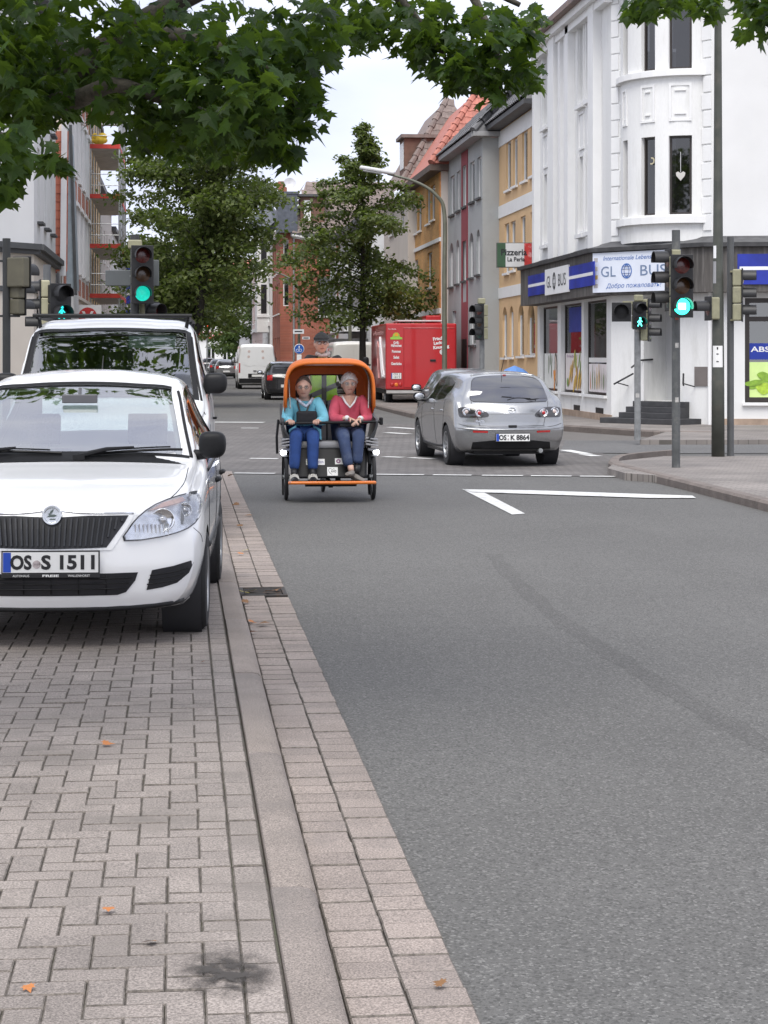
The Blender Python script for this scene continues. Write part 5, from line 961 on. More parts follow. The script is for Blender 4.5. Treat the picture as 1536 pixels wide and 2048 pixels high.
INTERIOR = mat('car_interior', (.03, .03, .033), .8, var=.2); SEAM = mat('panel_gap', (.012, .012, .012), .8, var=0)
SEATGREY = mat('seat_cloth', (.10, .10, .11), .9, var=.2, fine=.3, fs=90)
REDLENS = mat('red_lens', (.42, .012, .012), .12, var=.1, coat=1.); CLEARLENS = glassmat('clear_lens', (.92, .93, .95), .10)
ORANGELENS = mat('orange_lens', (.75, .2, .02), .15, var=.1, coat=1.)
ALLOY = mat('alloy_rim', (.42, .43, .44), .32, .85, var=.1)
class Shell:
    KN = (3, 2, 5, 5, 5, 5, 5, 5)
    def __init__(s, L, keys, ds=.035, bow=(.2, .15), bowlen=(1.3, 1.), prof_f=None, prof_r=None, wref=.8):
        s.L = L; A = np.array(keys, float); x = A[:, 0]; n = int(L / ds) + 1; xs = np.unique(np.concatenate([np.linspace(0, L, n)]))
        s.xs = xs; C = [pchip(x, A[:, k], xs) for k in range(1, A.shape[1])]; G = []
        for i, q in enumerate(xs):
            zb, wb, wm, zm, ws, zs, wt, zt, zc = [c[i] for c in C]
            cp = [(0, zb), (wb * .8, zb), (wb, zb + .05), (wm, zm), (ws, zs), (ws * .42 + wt * .58 + .008, zs * .42 + zt * .58), (wt, zt), (wt * .55, zt + (zc - zt) * .78), (0, zc)]
            P = [Vector((a, b, 0)) for a, b in cp]; P = [Vector((-cp[1][0], cp[1][1], 0))] + P + [Vector((-cp[7][0], cp[7][1], 0))]; half = []
            for k in range(8):
                a, b, c, d = P[k], P[k + 1], P[k + 2], P[k + 3]
                for m in range(s.KN[k]):
                    t = m / s.KN[k]; v = .5 * ((2 * b) + (c - a) * t + (2 * a - 5 * b + 4 * c - d) * t * t + (3 * b - a - 3 * c + d) * t ** 3); half.append((max(0., v.x), v.y))
            half.append(cp[-1]); G.append(half)
        G = np.array(G); s.H = G.shape[1]
        full = np.concatenate([G, G[:, -2:0:-1] * np.array([-1, 1])], 1); s.N = full.shape[1]
        s.j4 = sum(s.KN[:4]); s.j6 = sum(s.KN[:6]); s.j3 = sum(s.KN[:3])
        X = full[:, :, 0]; Z = full[:, :, 1]; Sg = np.repeat(xs[:, None], s.N, 1)
        def warp(X, Z, Sg):
            ff = np.clip(1 - Sg / bowlen[0], 0, 1) ** 1.5; fr = np.clip(1 - (L - Sg) / bowlen[1], 0, 1) ** 1.5
            Y = Sg + bow[0] * np.abs(X / wref) ** 2.4 * ff - bow[1] * np.abs(X / wref) ** 2.4 * fr
            if prof_f: Y = Y + np.interp(Z, *prof_f) * np.clip(1 - Sg / .35, 0, 1)
            if prof_r: Y = Y - np.interp(Z, *prof_r) * np.clip(1 - (L - Sg) / .35, 0, 1)
            return Y - L / 2
        s.P = np.stack([X, warp(X, Z, Sg), Z], 2)
        s.V = [Vector(p) for p in s.P.reshape(-1, 3)]; s.F = []; s.FK = []
        for i in range(len(xs) - 1):
            for j in range(s.N):
                k = (j + 1) % s.N; s.F.append((i * s.N + j, i * s.N + k, (i + 1) * s.N + k, (i + 1) * s.N + j)); s.FK.append((i, j))
        for end in (0, len(xs) - 1):               # caps: rings shrinking to the centre line
            prev = [end * s.N + j for j in range(s.N)]; x0, z0 = X[end], Z[end]
            for f in (.85, .65, .45, .25, .08):
                xx = x0 * f; yy = warp(xx[None], z0[None], Sg[end][None])[0]; base = len(s.V); s.V += [Vector((a, b, c)) for a, b, c in zip(xx, yy, z0)]
                cur = [base + j for j in range(s.N)]
                for j in range(s.N):
                    k = (j + 1) % s.N; s.F.append((prev[j], cur[j], cur[k], prev[k]) if end == 0 else (prev[j], prev[k], cur[k], cur[j])); s.FK.append((-1, j))
                prev = cur
            for j in range(s.H - 1):
                a, b = j, j + 1; c, d = (s.N - b) % s.N, (s.N - a) % s.N
                f = [prev[a], prev[b], prev[c], prev[d]]; f = list(dict.fromkeys(f))
                if len(f) > 2: s.F.append(tuple(f if end == 0 else f[::-1])); s.FK.append((-1, j))
        s.bvh = BVHTree.FromPolygons(s.V, s.F)
    def hit(s, side, a, b):
        o, d = {'front': ((a, -9, b), (0, 1, 0)), 'rear': ((a, 9, b), (0, -1, 0)), 'right': ((9, a, b), (-1, 0, 0)), 'left': ((-9, a, b), (1, 0, 0)), 'top': ((a, b, 9), (0, 0, -1))}[side]
        h = s.bvh.ray_cast(Vector(o), Vector(d))
        if h[0] is None:
            n = s.bvh.find_nearest(Vector((a, (-s.L / 2 if side == 'front' else s.L / 2), b)) if side in ('front', 'rear') else (Vector((a, b, 1.)) if side == 'top' else Vector((9 if side == 'right' else -9, a, b))))
            return n[0], -Vector(d), Vector(d)
        n = h[1] if h[1].dot(Vector(d)) < 0 else -h[1]
        return h[0], n, Vector(d)
    def body(s, parent, mats, wheels, rw, holes=None, name='body', xin=.5):
        """skin with round wheel arches; holes(i, j, s) -> True removes that face (window opening)"""
        V = [v.copy() for v in s.V]; keep = []; cut = set(); kept = set(); own = {}
        for f, (i, j) in zip(s.F, s.FK):
            c = sum((V[q] for q in f), Vector()) / len(f); gone = False
            if abs(c.x) > xin:
                for k, (wy, wz) in enumerate(wheels):
                    if (c.y - wy) ** 2 + (c.z - wz) ** 2 < rw * rw and c.z < wz + rw:
                        gone = True
                        for q in f: own[q] = k
            if not gone and holes and i >= 0 and holes(i, j): continue
            if gone: cut.update(f)
            else: keep.append(f); kept.update(f)
        for q in cut & kept:
            if abs(V[q].x) < xin + .1 and V[q].z < wheels[own[q]][1]: continue
            wy, wz = wheels[own[q]]; d = Vector((0, V[q].y - wy, V[q].z - wz))
            if d.length > 1e-6: d = d.normalized() * rw; V[q].y = wy + d.y; V[q].z = wz + d.z
        mb = MB(); mb.v = [tuple(v) for v in V]; mb.f = keep; mb.mi = [0] * len(keep)
        return mb.build(name, mats, parent, smooth=50, merge=1e-5)
    def patch(s, name, parent, m, test, off=-.006, smooth=True):
        """skin faces chosen by test(i, j), moved along the normal: window panes that follow the body"""
        fs = [f for f, (i, j) in zip(s.F, s.FK) if i >= 0 and test(i, j)]; ids = sorted({q for f in fs for q in f}); ix = {q: n for n, q in enumerate(ids)}
        nr = {q: Vector() for q in ids}
        for f in fs:
            n = (s.V[f[2]] - s.V[f[0]]).cross(s.V[f[3 % len(f)]] - s.V[f[1]])
            for q in f: nr[q] += n
        cen = Vector((0, 0, .8)); mb = MB()
        sg = 1 if sum((nr[q].dot(s.V[q] - cen) > 0) for q in ids) * 2 > len(ids) else -1
        mb.add([s.V[q] + nr[q].normalized() * off * sg for q in ids], [tuple(ix[q] for q in f) for f in fs]); return mb.build(name, m, parent, smooth=True)
    def fit(s, name, parent, m, side, outline, off=.004, th=.02, step=.03, smooth=0, sink=False):
        """outline drawn in the plane of that side, laid onto the skin, with thickness"""
        pts = [(p[0], p[1]) for p in outline]
        if smooth: pts = [(p.x, p.y) for p in catmull([(a, b, 0) for a, b in pts], smooth, True)]
        v, f = cdt(pts, step); P = []; Q = []
        for a, b in v:
            p, n, d = s.hit(side, a, b); P.append(p - d * off); Q.append(p + d * (th - off))
        mb = MB(); n = len(P); mb.add(P + Q, f); cnt = {}
        for t in f:
            for a, b in zip(t, t[1:] + t[:1]): cnt[(a, b)] = cnt.get((a, b), 0) + 1
        mb.add(P + Q, [(b, a, a + n, b + n) for (a, b) in cnt if (b, a) not in cnt])
        return mb.build(name, m, parent, smooth=40, merge=1e-6)
    def line(s, name, parent, m, side, pts, r=.003, off=0., sm=4):
        c = catmull([(a, b, 0) for a, b in pts], sm) if sm else [Vector((a, b, 0)) for a, b in pts]; P = []
        for q in c: p, n, d = s.hit(side, q.x, q.y); P.append(p - d * off)
        return MB().tube(P, r, 5).build(name, m, parent, smooth=True)
def cdt(pts, step):
    out = []
    for a, b in zip(pts, pts[1:] + pts[:1]):
        L = math.dist(a, b); n = max(1, int(math.ceil(L / step)))
        out += [(a[0] + (b[0] - a[0]) * k / n, a[1] + (b[1] - a[1]) * k / n) for k in range(n)]
    ar = sum(a[0] * b[1] - b[0] * a[1] for a, b in zip(out, out[1:] + out[:1]))
    if ar < 0: out = out[::-1]
    N = len(out); xs = [p[0] for p in out]; ys = [p[1] for p in out]; inner = []
    def inside(x, y):
        c = False
        for (x1, y1), (x2, y2) in zip(out, out[1:] + out[:1]):
            if (y1 > y) != (y2 > y) and x < (x2 - x1) * (y - y1) / (y2 - y1) + x1: c = not c
        return c
    x = min(xs) + step * .6
    while x < max(xs):
        y = min(ys) + step * .55
        while y < max(ys):
            if inside(x, y) and min((x - a) ** 2 + (y - b) ** 2 for a, b in out) > (step * .45) ** 2: inner.append((x, y))
            y += step
        x += step
    r = delaunay_2d_cdt([Vector(p) for p in out + inner], [(i, (i + 1) % N) for i in range(N)], [], 1, 1e-6)
    return [(p.x, p.y) for p in r[0]], [tuple(f) for f in r[2]]
def wheel(parent, x, y, r, w, rim=ALLOY, spokes=5, zc=None, simple=False):
    """wheel on the side sign(x): tyre + rim"""
    zc = zc if zc is not None else r; e = bpy.data.objects.new('wheel', None); COL.objects.link(e); e.parent = parent; e.location = (x, y, zc)
    sg = 1 if x > 0 else -1; M = Matrix.Rotation(R(90) * sg, 4, 'Y'); h = w / 2; ri = r * .66
    prof = [(ri, -h * .9), (r * .8, -h), (r * .95, -h * .92), (r, -h * .68), (r, -h * .05), (r - .006, -h * .04), (r - .006, h * .04), (r, h * .05), (r, h * .68), (r * .95, h * .92), (r * .8, h), (ri, h * .9)]
    t = MB().lathe(prof, 36 if not simple else 18, M)
    if not simple:                              # tread blocks
        for k in range(48):
            a = 2 * math.pi * k / 48
            for q in (-1, 1): t.cbox(M @ Vector((r * math.cos(a), r * math.sin(a), q * h * .45)), (.006, .014, h * .5), M @ Matrix.Rotation(a, 4, 'Z'))
    t.build('tyre', RUBBER, e, smooth=35)
    q = MB().lathe([(ri, -h * .9), (ri * .97, h * .8), (ri * 1.0, h * .95), (ri * .93, h * .9), (ri * .9, h * .3)], 28, M); q.lathe([(0, h * .25), (ri * .9, h * .1)], 20, M) if simple else q.lathe([(0, -h * .1), (ri * .95, -h * .2)], 20, M)
    q.lathe([(0, h * .62), (.035, h * .6), (.05, h * .3)], 14, M)
    for k in range(spokes):
        a = 2 * math.pi * k / spokes; q.bar(M @ Vector((.03 * math.cos(a), .03 * math.sin(a), h * .5)), M @ Vector((ri * .95 * math.cos(a), ri * .95 * math.sin(a), h * .7)), ri * (.3 if spokes < 8 else .14), .02, M.to_3x3() @ Vector((0, 0, 1)))
    q.build('rim', rim, e, smooth=40); return e
def archliner(parent, x, y, z, r, depth=.24):
    sg = 1 if x > 0 else -1; M = Matrix.Translation((x, y, z)) @ Matrix.Rotation(R(90) * sg, 4, 'Y')
    mb = MB().lathe([(r + .004, -.012), (r + .004, -depth), (0, -depth)], 28, M); return mb.build('wheel_arch', INTERIOR, parent, smooth=40)
def plate(parent, M, txt, w=.52, h=.112, seal=None, two=None):
    """number plate in local xy of M (z outward)"""
    p = MB().box(-w / 2 - .008, w / 2 + .008, -h / 2 - .008, h / 2 + .008, -.012, -.001, M).build('number_plate', INK, parent, bevel=.002)
    MB().box(-w / 2, w / 2, -h / 2, h / 2, -.001, .002, M).build('plate_face', PLATEW, p)
    MB().box(-w / 2 + .002, -w / 2 + .045 * w / .52, -h / 2 + .002, h / 2 - .002, .002, .003, M).build('country_band', PLATEB, p)
    if two:
        for k, t in enumerate(two): text('lettering', t, h * .5, INK, M @ Matrix.Translation((.01, h * (.23 - .46 * k), .0035)), p, .0006, width=w * .6)
        return p
    a, b = txt
    text('lettering', a, h * .93, INK, M @ Matrix.Translation((-w * .31, 0, .0035)), p, .0006, width=w * .225, bold=.004)
    text('lettering', b, h * .93, INK, M @ Matrix.Translation((w * .2, 0, .0035)), p, .0006, width=w * .56, bold=.004)
    mb = MB()
    for dy in ((0,) if not seal else (-.2, .2)): mb.lathe([(0, .0045), (h * (.2 if not seal else .12), .0045), (h * (.2 if not seal else .12), .002)], 14, M @ Matrix.Translation((-w * .145, h * dy * 1.2 - (h * .1 if not seal else 0), 0)))
    mb.build('plate_seal', mat('plate_seal', (.38, .33, .33), .5, var=.5, vs=60), p); return p
def sidemirror(parent, p, sg, m, sz=(.11, .09, .075)):
    mb = MB().ell((0, 0, 0), (1, 1, 1), 20, 14); sp_ = lambda t: math.copysign(abs(t) ** .62, t); mb.v = [(p[0] + sz[0] * sp_(a) * (1 - .12 * (c < 0) * abs(c)), p[1] + sz[1] * sp_(b), p[2] + sz[2] * sp_(c)) for a, b, c in mb.v]; mb.v = [(a, min(b, p[1] + sz[1] * .35), c) for a, b, c in mb.v]
    mb.tube([(p[0] - sg * sz[0] * 1.5, p[1] + .03, p[2] - sz[2] * .8), (p[0] - sg * sz[0] * .3, p[1], p[2] - sz[2] * .7)], [.035, .028], 8)
    o = mb.build('side_mirror', m, parent, smooth=50)
    MB().ell((p[0], p[1] + sz[1] * .36, p[2]), (sz[0] * .85, .004, sz[2] * .82), 12, 6).build('mirror_glass', CHROME, o, smooth=True); return o
def mirror2(pts): return [(-a, b) for a, b in pts]
# ---------------------------------------------------------------- white hatchback parked nearest the camera
CARWHITE = mat('car_paint_white', (.86, .86, .855), .25, var=.015, vs=1.5, coat=.9, spec=.4)
fab = thing('parked_car', 'white hatchback parked nearest on the block paving, grille and headlight to the front', 'car', (-.60, 12.83, PZ), R(-3))
FK = [  # s, zb, wb, wm, zm, ws, zs, wt, zt, zc
    (0, .215, .69, .76, .42, .755, .58, .66, .715, .745), (.06, .205, .70, .775, .43, .77, .63, .665, .765, .79), (.2, .19, .72, .80, .45, .79, .70, .675, .825, .85), (.45, .18, .74, .815, .48, .805, .775, .69, .88, .905),
    (.8, .18, .755, .82, .50, .81, .835, .70, .935, .958), (1.0, .18, .76, .82, .50, .812, .865, .705, .968, .99), (1.06, .18, .76, .82, .5, .813, .872, .705, .985, 1.012),
    (1.4, .18, .765, .82, .5, .815, .89, .655, 1.205, 1.235), (1.72, .18, .765, .82, .5, .815, .90, .605, 1.375, 1.42), (1.82, .18, .765, .82, .5, .815, .905, .60, 1.415, 1.472), (2.4, .18, .765, .82, .5, .815, .915, .59, 1.455, 1.53),
    (3.2, .18, .76, .82, .52, .81, .93, .57, 1.42, 1.49), (3.62, .2, .74, .815, .54, .795, .94, .55, 1.36, 1.42), (3.82, .22, .72, .80, .55, .775, .93, .565, 1.17, 1.2), (3.95, .25, .70, .78, .55, .76, .87, .60, .99, 1.01), (4.0, .28, .68, .76, .55, .74, .84, .60, .93, .95)]
fs = Shell(4.0, FK, .03, bow=(.26, .16), bowlen=(1.6, 1.), prof_f=([.2, .3, .45, .58, .66, .78, .9], [.06, .012, 0, .02, .045, .09, .10]), prof_r=([.2, .5, .8, 1], [.05, 0, .03, .1]), wref=.8)
FW = [(-2 + .86, .29), (-2 + .86 + 2.465, .29)]
xs_ = fs.xs
def f_ws(i, j): return 1.10 < xs_[i] < 1.735 and fs.j6 + 1 <= j < fs.N - fs.j6 - 1
def f_sd(i, j):
    jj = j if j < fs.H else fs.N - 1 - j
    return ((1.42 < xs_[i] < 2.32) or (2.40 < xs_[i] < 3.28)) and fs.j4 + 1 <= jj < fs.j6 - 1
def f_rw(i, j): return 3.66 < xs_[i] < 3.9 and fs.j6 + 1 <= j < fs.N - fs.j6 - 1
fs.body(fab, CARWHITE, FW, .325, lambda i, j: f_ws(i, j) or f_sd(i, j) or f_rw(i, j))
fs.patch('windscreen', fab, glassmat('windscreen_glass', (.66, .73, .72), .10, top=.42), f_ws)
fs.patch('rear_window', fab, CARGLASS, f_rw)
for nm, a, b in (('front_side_window', 1.42, 2.32), ('rear_side_window', 2.40, 3.28)):
    for sd in (0, 1): fs.patch('side_window', fab, CARGLASS, lambda i, j: a < xs_[i] < b and f_sd(i, j) and ((j < fs.H) == (sd == 0)))
# cabin: lining, dashboard, seats
lin = MB()
rows = [i for i in range(len(xs_)) if 1.05 < xs_[i] < 3.9]
lin.grid([[Vector((fs.P[i][j][0] * .96, fs.P[i][j][1], fs.P[i][j][2] - .03)) for j in range(fs.j4 - 3, fs.N - fs.j4 + 4)] for i in rows])
keepf = []
nc = fs.N - 2 * fs.j4 + 7
for k, f in enumerate(lin.f):
    i = rows[k // (nc - 1)]; j = fs.j4 - 3 + k % (nc - 1)
    if not (f_ws(i, j) or f_rw(i, j) or f_sd(i, j)): keepf.append(f)
lin.f = keepf; lin.mi = [0] * len(keepf); lin.build('cabin_lining', mat('headliner', (.20, .20, .195), .9, var=.1), fab, smooth=True)
MB().box(-.72, .72, -.80, 1.7, .30, .42).build('cabin_floor', INTERIOR, fab)
dm = MB(); dm.grid([[Vector((x, -2 + 1.12 + .35 * t + .10 * (x / .7) ** 2, .93 - .04 * t * t - .03 * (abs(x) / .7) ** 2)) for x in np.linspace(-.72, .72, 15)] for t in np.linspace(0, 1.2, 7)]); dm.grid([[Vector((x, -2 + 1.54 + .10 * (x / .7) ** 2, z)) for x in np.linspace(-.72, .72, 15)] for z in (.86, .6, .4)]); dm.build('dashboard', INTERIOR, fab, smooth=40)
def seat(parent, x, y, m=SEATGREY, w=.48, hr=True, ht=.45):
    s_ = MB(); s_.cbox((x, y, .50), (w, .5, .16)); b = s_.build('seat', m, parent, bevel=.05, seg=3)
    t = MB(); M = Matrix.Translation((x, y + .27, .56)) @ Matrix.Rotation(R(-14), 4, 'X'); t.box(-w / 2, w / 2, -.06, .07, 0, ht, M)
    t.build('seat_back', m, b, bevel=.06, seg=3)
    if hr:
        h = MB(); h.box(-.13, .13, -.045, .055, ht + .04, ht + .23, M); h.tube([M @ Vector((-.06, 0, ht - .02)), M @ Vector((-.06, 0, ht + .08))], .007, 6); h.tube([M @ Vector((.06, 0, ht - .02)), M @ Vector((.06, 0, ht + .08))], .007, 6); h.build('headrest', m, b, bevel=.03, seg=3)
for x in (-.36, .36): seat(fab, x, .05)
for x in (-.34, .34): seat(fab, x, .98, w=.6, ht=.36, hr=False)
MB().lathe([(.178, 0), (.19, .012), (.178, .024), (.166, .012), (.178, 0)], 24, Matrix.Translation((.36, -.38, .87)) @ Matrix.Rotation(R(-65), 4, 'X')).build('steering_wheel', PLASTIC, fab, smooth=True)
MB().cbox((0, -.47, 1.35), (.22, .03, .055)).tube([(0, -.47, 1.36), (0, -.45, 1.42)], .012, 6).build('interior_mirror', mat('mirror_back', (.12, .12, .13), .4), fab, bevel=.012)
# black screen border, cowl, wipers
fs.patch('windscreen_border', fab, PLASTIC, lambda i, j: (1.072 < xs_[i] < 1.10 and fs.j6 <= j < fs.N - fs.j6) or (1.735 <= xs_[i] < 1.76 and fs.j6 < j < fs.N - fs.j6 - 1), .003)
co = MB(); co.grid([[Vector((x, -2 + 1.0 + .06 * t + .26 * (abs(x) / .8) ** 2.4 * .22, fs.hit('top', x, -2 + 1.0 + .06 * t)[0].z + .008)) for x in np.linspace(-.7, .7, 25)] for t in (-.5, .2, 1., 1.7)]); co.build('cowl_panel', PLASTIC, fab, smooth=True)
def wiper(a, b, piv):
    def sp(x, y): p = fs.hit('top', x, y)[0]; return p + Vector((0, -.012, .014))
    e = MB(); P = [sp(a[0] + (b[0] - a[0]) * t, a[1] + (b[1] - a[1]) * t) for t in np.linspace(0, 1, 9)]; e.tube(P, .009, 6); e.tube([p + Vector((0, -.004, .016)) for p in P[1:-1]], .005, 5)
    m_ = P[4] + Vector((0, 0, .022)); e.tube([sp(*piv) + Vector((0, 0, .01)), (sp(*piv) + m_) / 2 + Vector((0, -.005, .02)), m_], [.018, .013, .008], 7); e.cbox(sp(*piv), (.07, .05, .035)); return e.build('wiper', PLASTIC, fab, smooth=45)
wiper((.08, -.945), (.66, -.83), (.05, -.985)); wiper((-.62, -.86), (-.06, -.925), (-.55, -.95))
MB().box(-.5, .5, -1.74, 1.85, .19, .27).box(-.75, .75, -.75, .95, .17, .26).build('undertray', PLASTIC, fab)
# front face
fs.fit('grille_surround', fab, CARWHITE, 'front', [(-.45, .748), (-.25, .752), (0, .77), (.25, .752), (.45, .748), (.43, .70), (.33, .548), (0, .54), (-.33, .548), (-.43, .70)], .006, .02)
GBLACK = mat('grille_black', (.012, .012, .015), .4, var=.2)
gr = fs.fit('grille', fab, GBLACK, 'front', [(-.415, .733), (-.2, .735), (0, .725), (.2, .735), (.415, .733), (.395, .695), (.30, .562), (0, .556), (-.30, .562), (-.395, .695)], .009, .02)
for k in range(26):
    x = -.385 + .77 * k / 25; top = .722; ax = abs(x); lo = .572 if ax < .29 else .572 + (ax - .29) * 1.35
    if ax < .075: top = .665 + ax * .6
    P = [fs.hit('front', x * (.93 + .07 * (z - .56) / .17), z)[0] + Vector((0, -.016, 0)) for z in np.linspace(lo, top, 6)]
    q = MB()
    for a, b in zip(P, P[1:]): q.bar(a, b, .010, .016, (0, 1, 0))
    q.build('grille_slat', mat('slat_black', (.028, .03, .036), .35, var=.1), gr)
fs.line('chrome_strip', fab, CHROME, 'front', [(-.44, .742), (-.2, .747), (-.07, .757), (0, .772), (.07, .757), (.2, .747), (.44, .742)], .0075, .006)
M0 = frame(fs.hit('front', 0, .738)[0] + Vector((0, -.022, 0)), (1, 0, 0), None, (0, -1, .22))
em = MB().lathe([(0, .004), (.040, .004), (.043, .010), (.052, .010), (.056, 0), (.056, -.03)], 28, M0).build('emblem', CHROME, fab, smooth=40)
# winged arrow mark in the badge
DK = mat('badge_green', (.10, .13, .12), .4)
wb_ = MB()
for k in range(3): wb_.prism([(-.004 - .007 * k, .004), (-.002 - .007 * k, .004), (.010 - .004 * k, .034 - .005 * k), (.004 - .005 * k, .036 - .005 * k)], .003, M0, .005)
wb_.prism([(-.030, -.010), (.010, -.010), (.030, -.003), (.012, .006), (-.004, .003), (-.022, .012), (-.016, .000)], .003, M0, .005); wb_.prism([(-.012, -.018), (.022, -.018), (.018, -.025), (-.012, -.025)], .003, M0, .005)
wb_.build('badge_arrow', DK, em)
for sg in (1, -1):
    hl = [(.402, .598), (.418, .655), (.470, .722), (.555, .782), (.68, .822), (.765, .828), (.798, .80), (.805, .745), (.785, .69), (.735, .648), (.60, .612)]
    sc_ = lambda k: [(sg * (.62 + (x - .62) * k), .712 + (z - .712) * k) for x, z in hl]
    h = fs.fit('headlight', fab, GBLACK, 'front', sc_(1.045), .0045, .02, .025, 2)
    fs.fit('reflector', h, mat('reflector', (.62, .63, .65), .22, .9, var=.25, vs=22), 'front', sc_(.98), .008, .02, .02, 2)
    for cx, cz, r in ((.60, .700, .068), (.715, .745, .042)):
        p = fs.hit('front', sg * cx, cz)[0] + Vector((0, -.014, 0)); Mh = frame(p, (1, 0, 0), None, (sg * .25, -1, .1))
        MB().lathe([(r, .004), (r * .97, .010), (r * .9, .006), (r * .6, -.001), (r * .34, -.004)], 22, Mh).build('lamp_bowl', CHROME, h, smooth=True); MB().ell(p + Vector((0, -.006, 0)), (r * .32, .012, r * .32), 10, 7).build('bulb', mat('bulb_glass', (.5, .5, .52), .05, .6), h, smooth=True)
    rib = MB()
    for k in range(9):
        p = fs.hit('front', sg * (.455 + k * .022), .662 - .002 * k)[0]; rib.cbox(p + Vector((0, -.012, 0)), (.005, .006, .045 + .003 * k))
    rib.build('lens_ribs', CHROME, h)
    fs.fit('indicator', h, mat('indicator_lens', (.62, .42, .36), .2, var=.15, vs=30, coat=1.), 'front', [(sg * a, b) for a, b in ((.52, .752), (.60, .793), (.70, .816), (.72, .795), (.62, .772))], .013, .01, .02)
    fs.fit('lens', h, CLEARLENS, 'front', sc_(1.0), .024, .014, .025, 2)
    fs.fit('lower_side_intake', fab, GBLACK, 'front', [(sg * a, b) for a, b in ((.545, .428), (.66, .445), (.755, .468), (.77, .455), (.745, .40), (.68, .348), (.60, .328), (.515, .318))], .004, .02, .025)
    for k in range(3): fs.line('intake_bar', fab, PLASTIC, 'front', [(sg * (.535 - .008 * k), .40 - .025 * k), (sg * (.66), .412 - .025 * k), (sg * (.745 - .02 * k), .43 - .03 * k)], .004, .008)
    fs.line('bumper_crease', fab, SEAM, 'front', [(sg * .765, .645), (sg * .80, .60), (sg * .81, .55)], .0022)
    fs.line('bonnet_gap', fab, SEAM, 'top', [(sg * .47, -1.86), (sg * .58, -1.76), (sg * .665, -1.6), (sg * .70, -1.4), (sg * .705, -1.05)], .0028)
    sidemirror(fab, (sg * .84, -.80, 1.075), sg, PLASTIC, (.085, .07, .082))
    # doors: gaps, handles, rubbing strip, black pillar trim
    sd = 'right' if sg > 0 else 'left'
    fs.line('door_gap', fab, SEAM, sd, [(-.84, .86), (-.86, .6), (-.80, .33), (-.72, .26), (.2, .25), (.34, .27), (.36, .6), (.36, .9)], .003); fs.line('door_gap', fab, SEAM, sd, [(.36, .26), (.95, .3), (1.05, .5), (1.22, .72), (1.27, .95)], .003)
    fs.line('rubbing_strip', fab, PLASTIC, sd, [(-.80, .46), (.2, .47), (1.0, .48)], .016); fs.line('window_seal', fab, PLASTIC, sd, [(-.72, .915), (.3, .935), (1.26, .955)], .012)
    for y in (.22, 1.05): MB().tube([(sg * .835, y - .09, .80), (sg * .852, y, .805), (sg * .835, y + .09, .80)], .016, 8).build('door_handle', PLASTIC, fab, smooth=True)
    for y, z in FW: wheel(fab, sg * .735, y, .292, .19, ALLOY, 9); archliner(fab, sg * .81, y, z, .325)
    fs.patch('pillar_trim', fab, PLASTIC, lambda i, j: 2.32 <= xs_[i] <= 2.40 and (fs.j4 + 1 <= (j if j < fs.H else fs.N - 1 - j) < fs.j6 - 1) and ((j < fs.H) == (sg > 0)), .002)
    fs.line('pillar_seal', fab, PLASTIC, 'front', [(sg * .715, 1.0), (sg * .672, 1.15), (sg * .625, 1.32), (sg * .602, 1.39)], .011, .002)
    MB().ell((sg * .812, -1.0, .66), (.006, .028, .012), 8, 6).build('side_indicator', mat('clear_plastic', (.5, .5, .5), .2), fab, smooth=True)
    fs.fit('tail_light', fab, REDLENS, 'rear', [(sg * a, b) for a, b in ((.58, .95), (.74, .92), (.75, .72), (.60, .70))], .004, .02)
fs.fit('lower_intake', fab, GBLACK, 'front', [(-.47, .42), (.47, .42), (.455, .375), (.405, .312), (.36, .298), (-.36, .298), (-.405, .312), (-.455, .375)], .005, .02)
for z in (.392, .365, .336): fs.line('intake_bar', fab, PLASTIC, 'front', [(-.44 + (.39 - z) * .6, z), (0, z), (.44 - (.39 - z) * .6, z)], .0045, .012)
for x in (-.3, -.15, 0, .15, .3): fs.line('intake_bar', fab, PLASTIC, 'front', [(x, .41), (x, .31)], .0035, .010, 2)
fs.line('front_lip', fab, PLASTIC, 'front', [(-.70, .238), (-.55, .226), (-.3, .220), (0, .219), (.3, .220), (.55, .226), (.70, .238)], .018, -.004)
Mp = frame(fs.hit('front', 0, .487)[0] + Vector((0, -.022, 0)), (1, 0, 0), None, (0, -1, .02))
pl = plate(fab, Mp, ('OS', 'S 1511'))
hd = MB().box(-.268, .268, -.085, -.062, -.012, .002, Mp).build('plate_holder', INK, pl, bevel=.002)
for s_, x, w_, b_ in (('AUTOHAUS', -.16, .09, 0), ('FREIE', 0, .09, .0006), ('WALLENHORST', .155, .12, 0)): text('lettering', s_, .017, PLATEW, Mp @ Matrix.Translation((x, -.0735, .003)), pl, .0004, width=w_, bold=b_)
st = fs.hit('front', .59, 1.02)[0]
MB().lathe([(0, .002), (.032, .002), (.032, 0)], 16, frame(st + Vector((0, .006, -.004)), (1, 0, 0), None, (.1, -.8, 1))).build('windscreen_sticker', WHITE, fab)
fs.fit('tail_panel', fab, PLASTIC, 'rear', [(-.5, .34), (.5, .34), (.5, .24), (-.5, .24)], .003, .02)
MB().tube([(-.05, 1.55, 1.46), (-.05, 1.68, 1.62)], [.006, .003], 6).build('aerial', PLASTIC, fab)
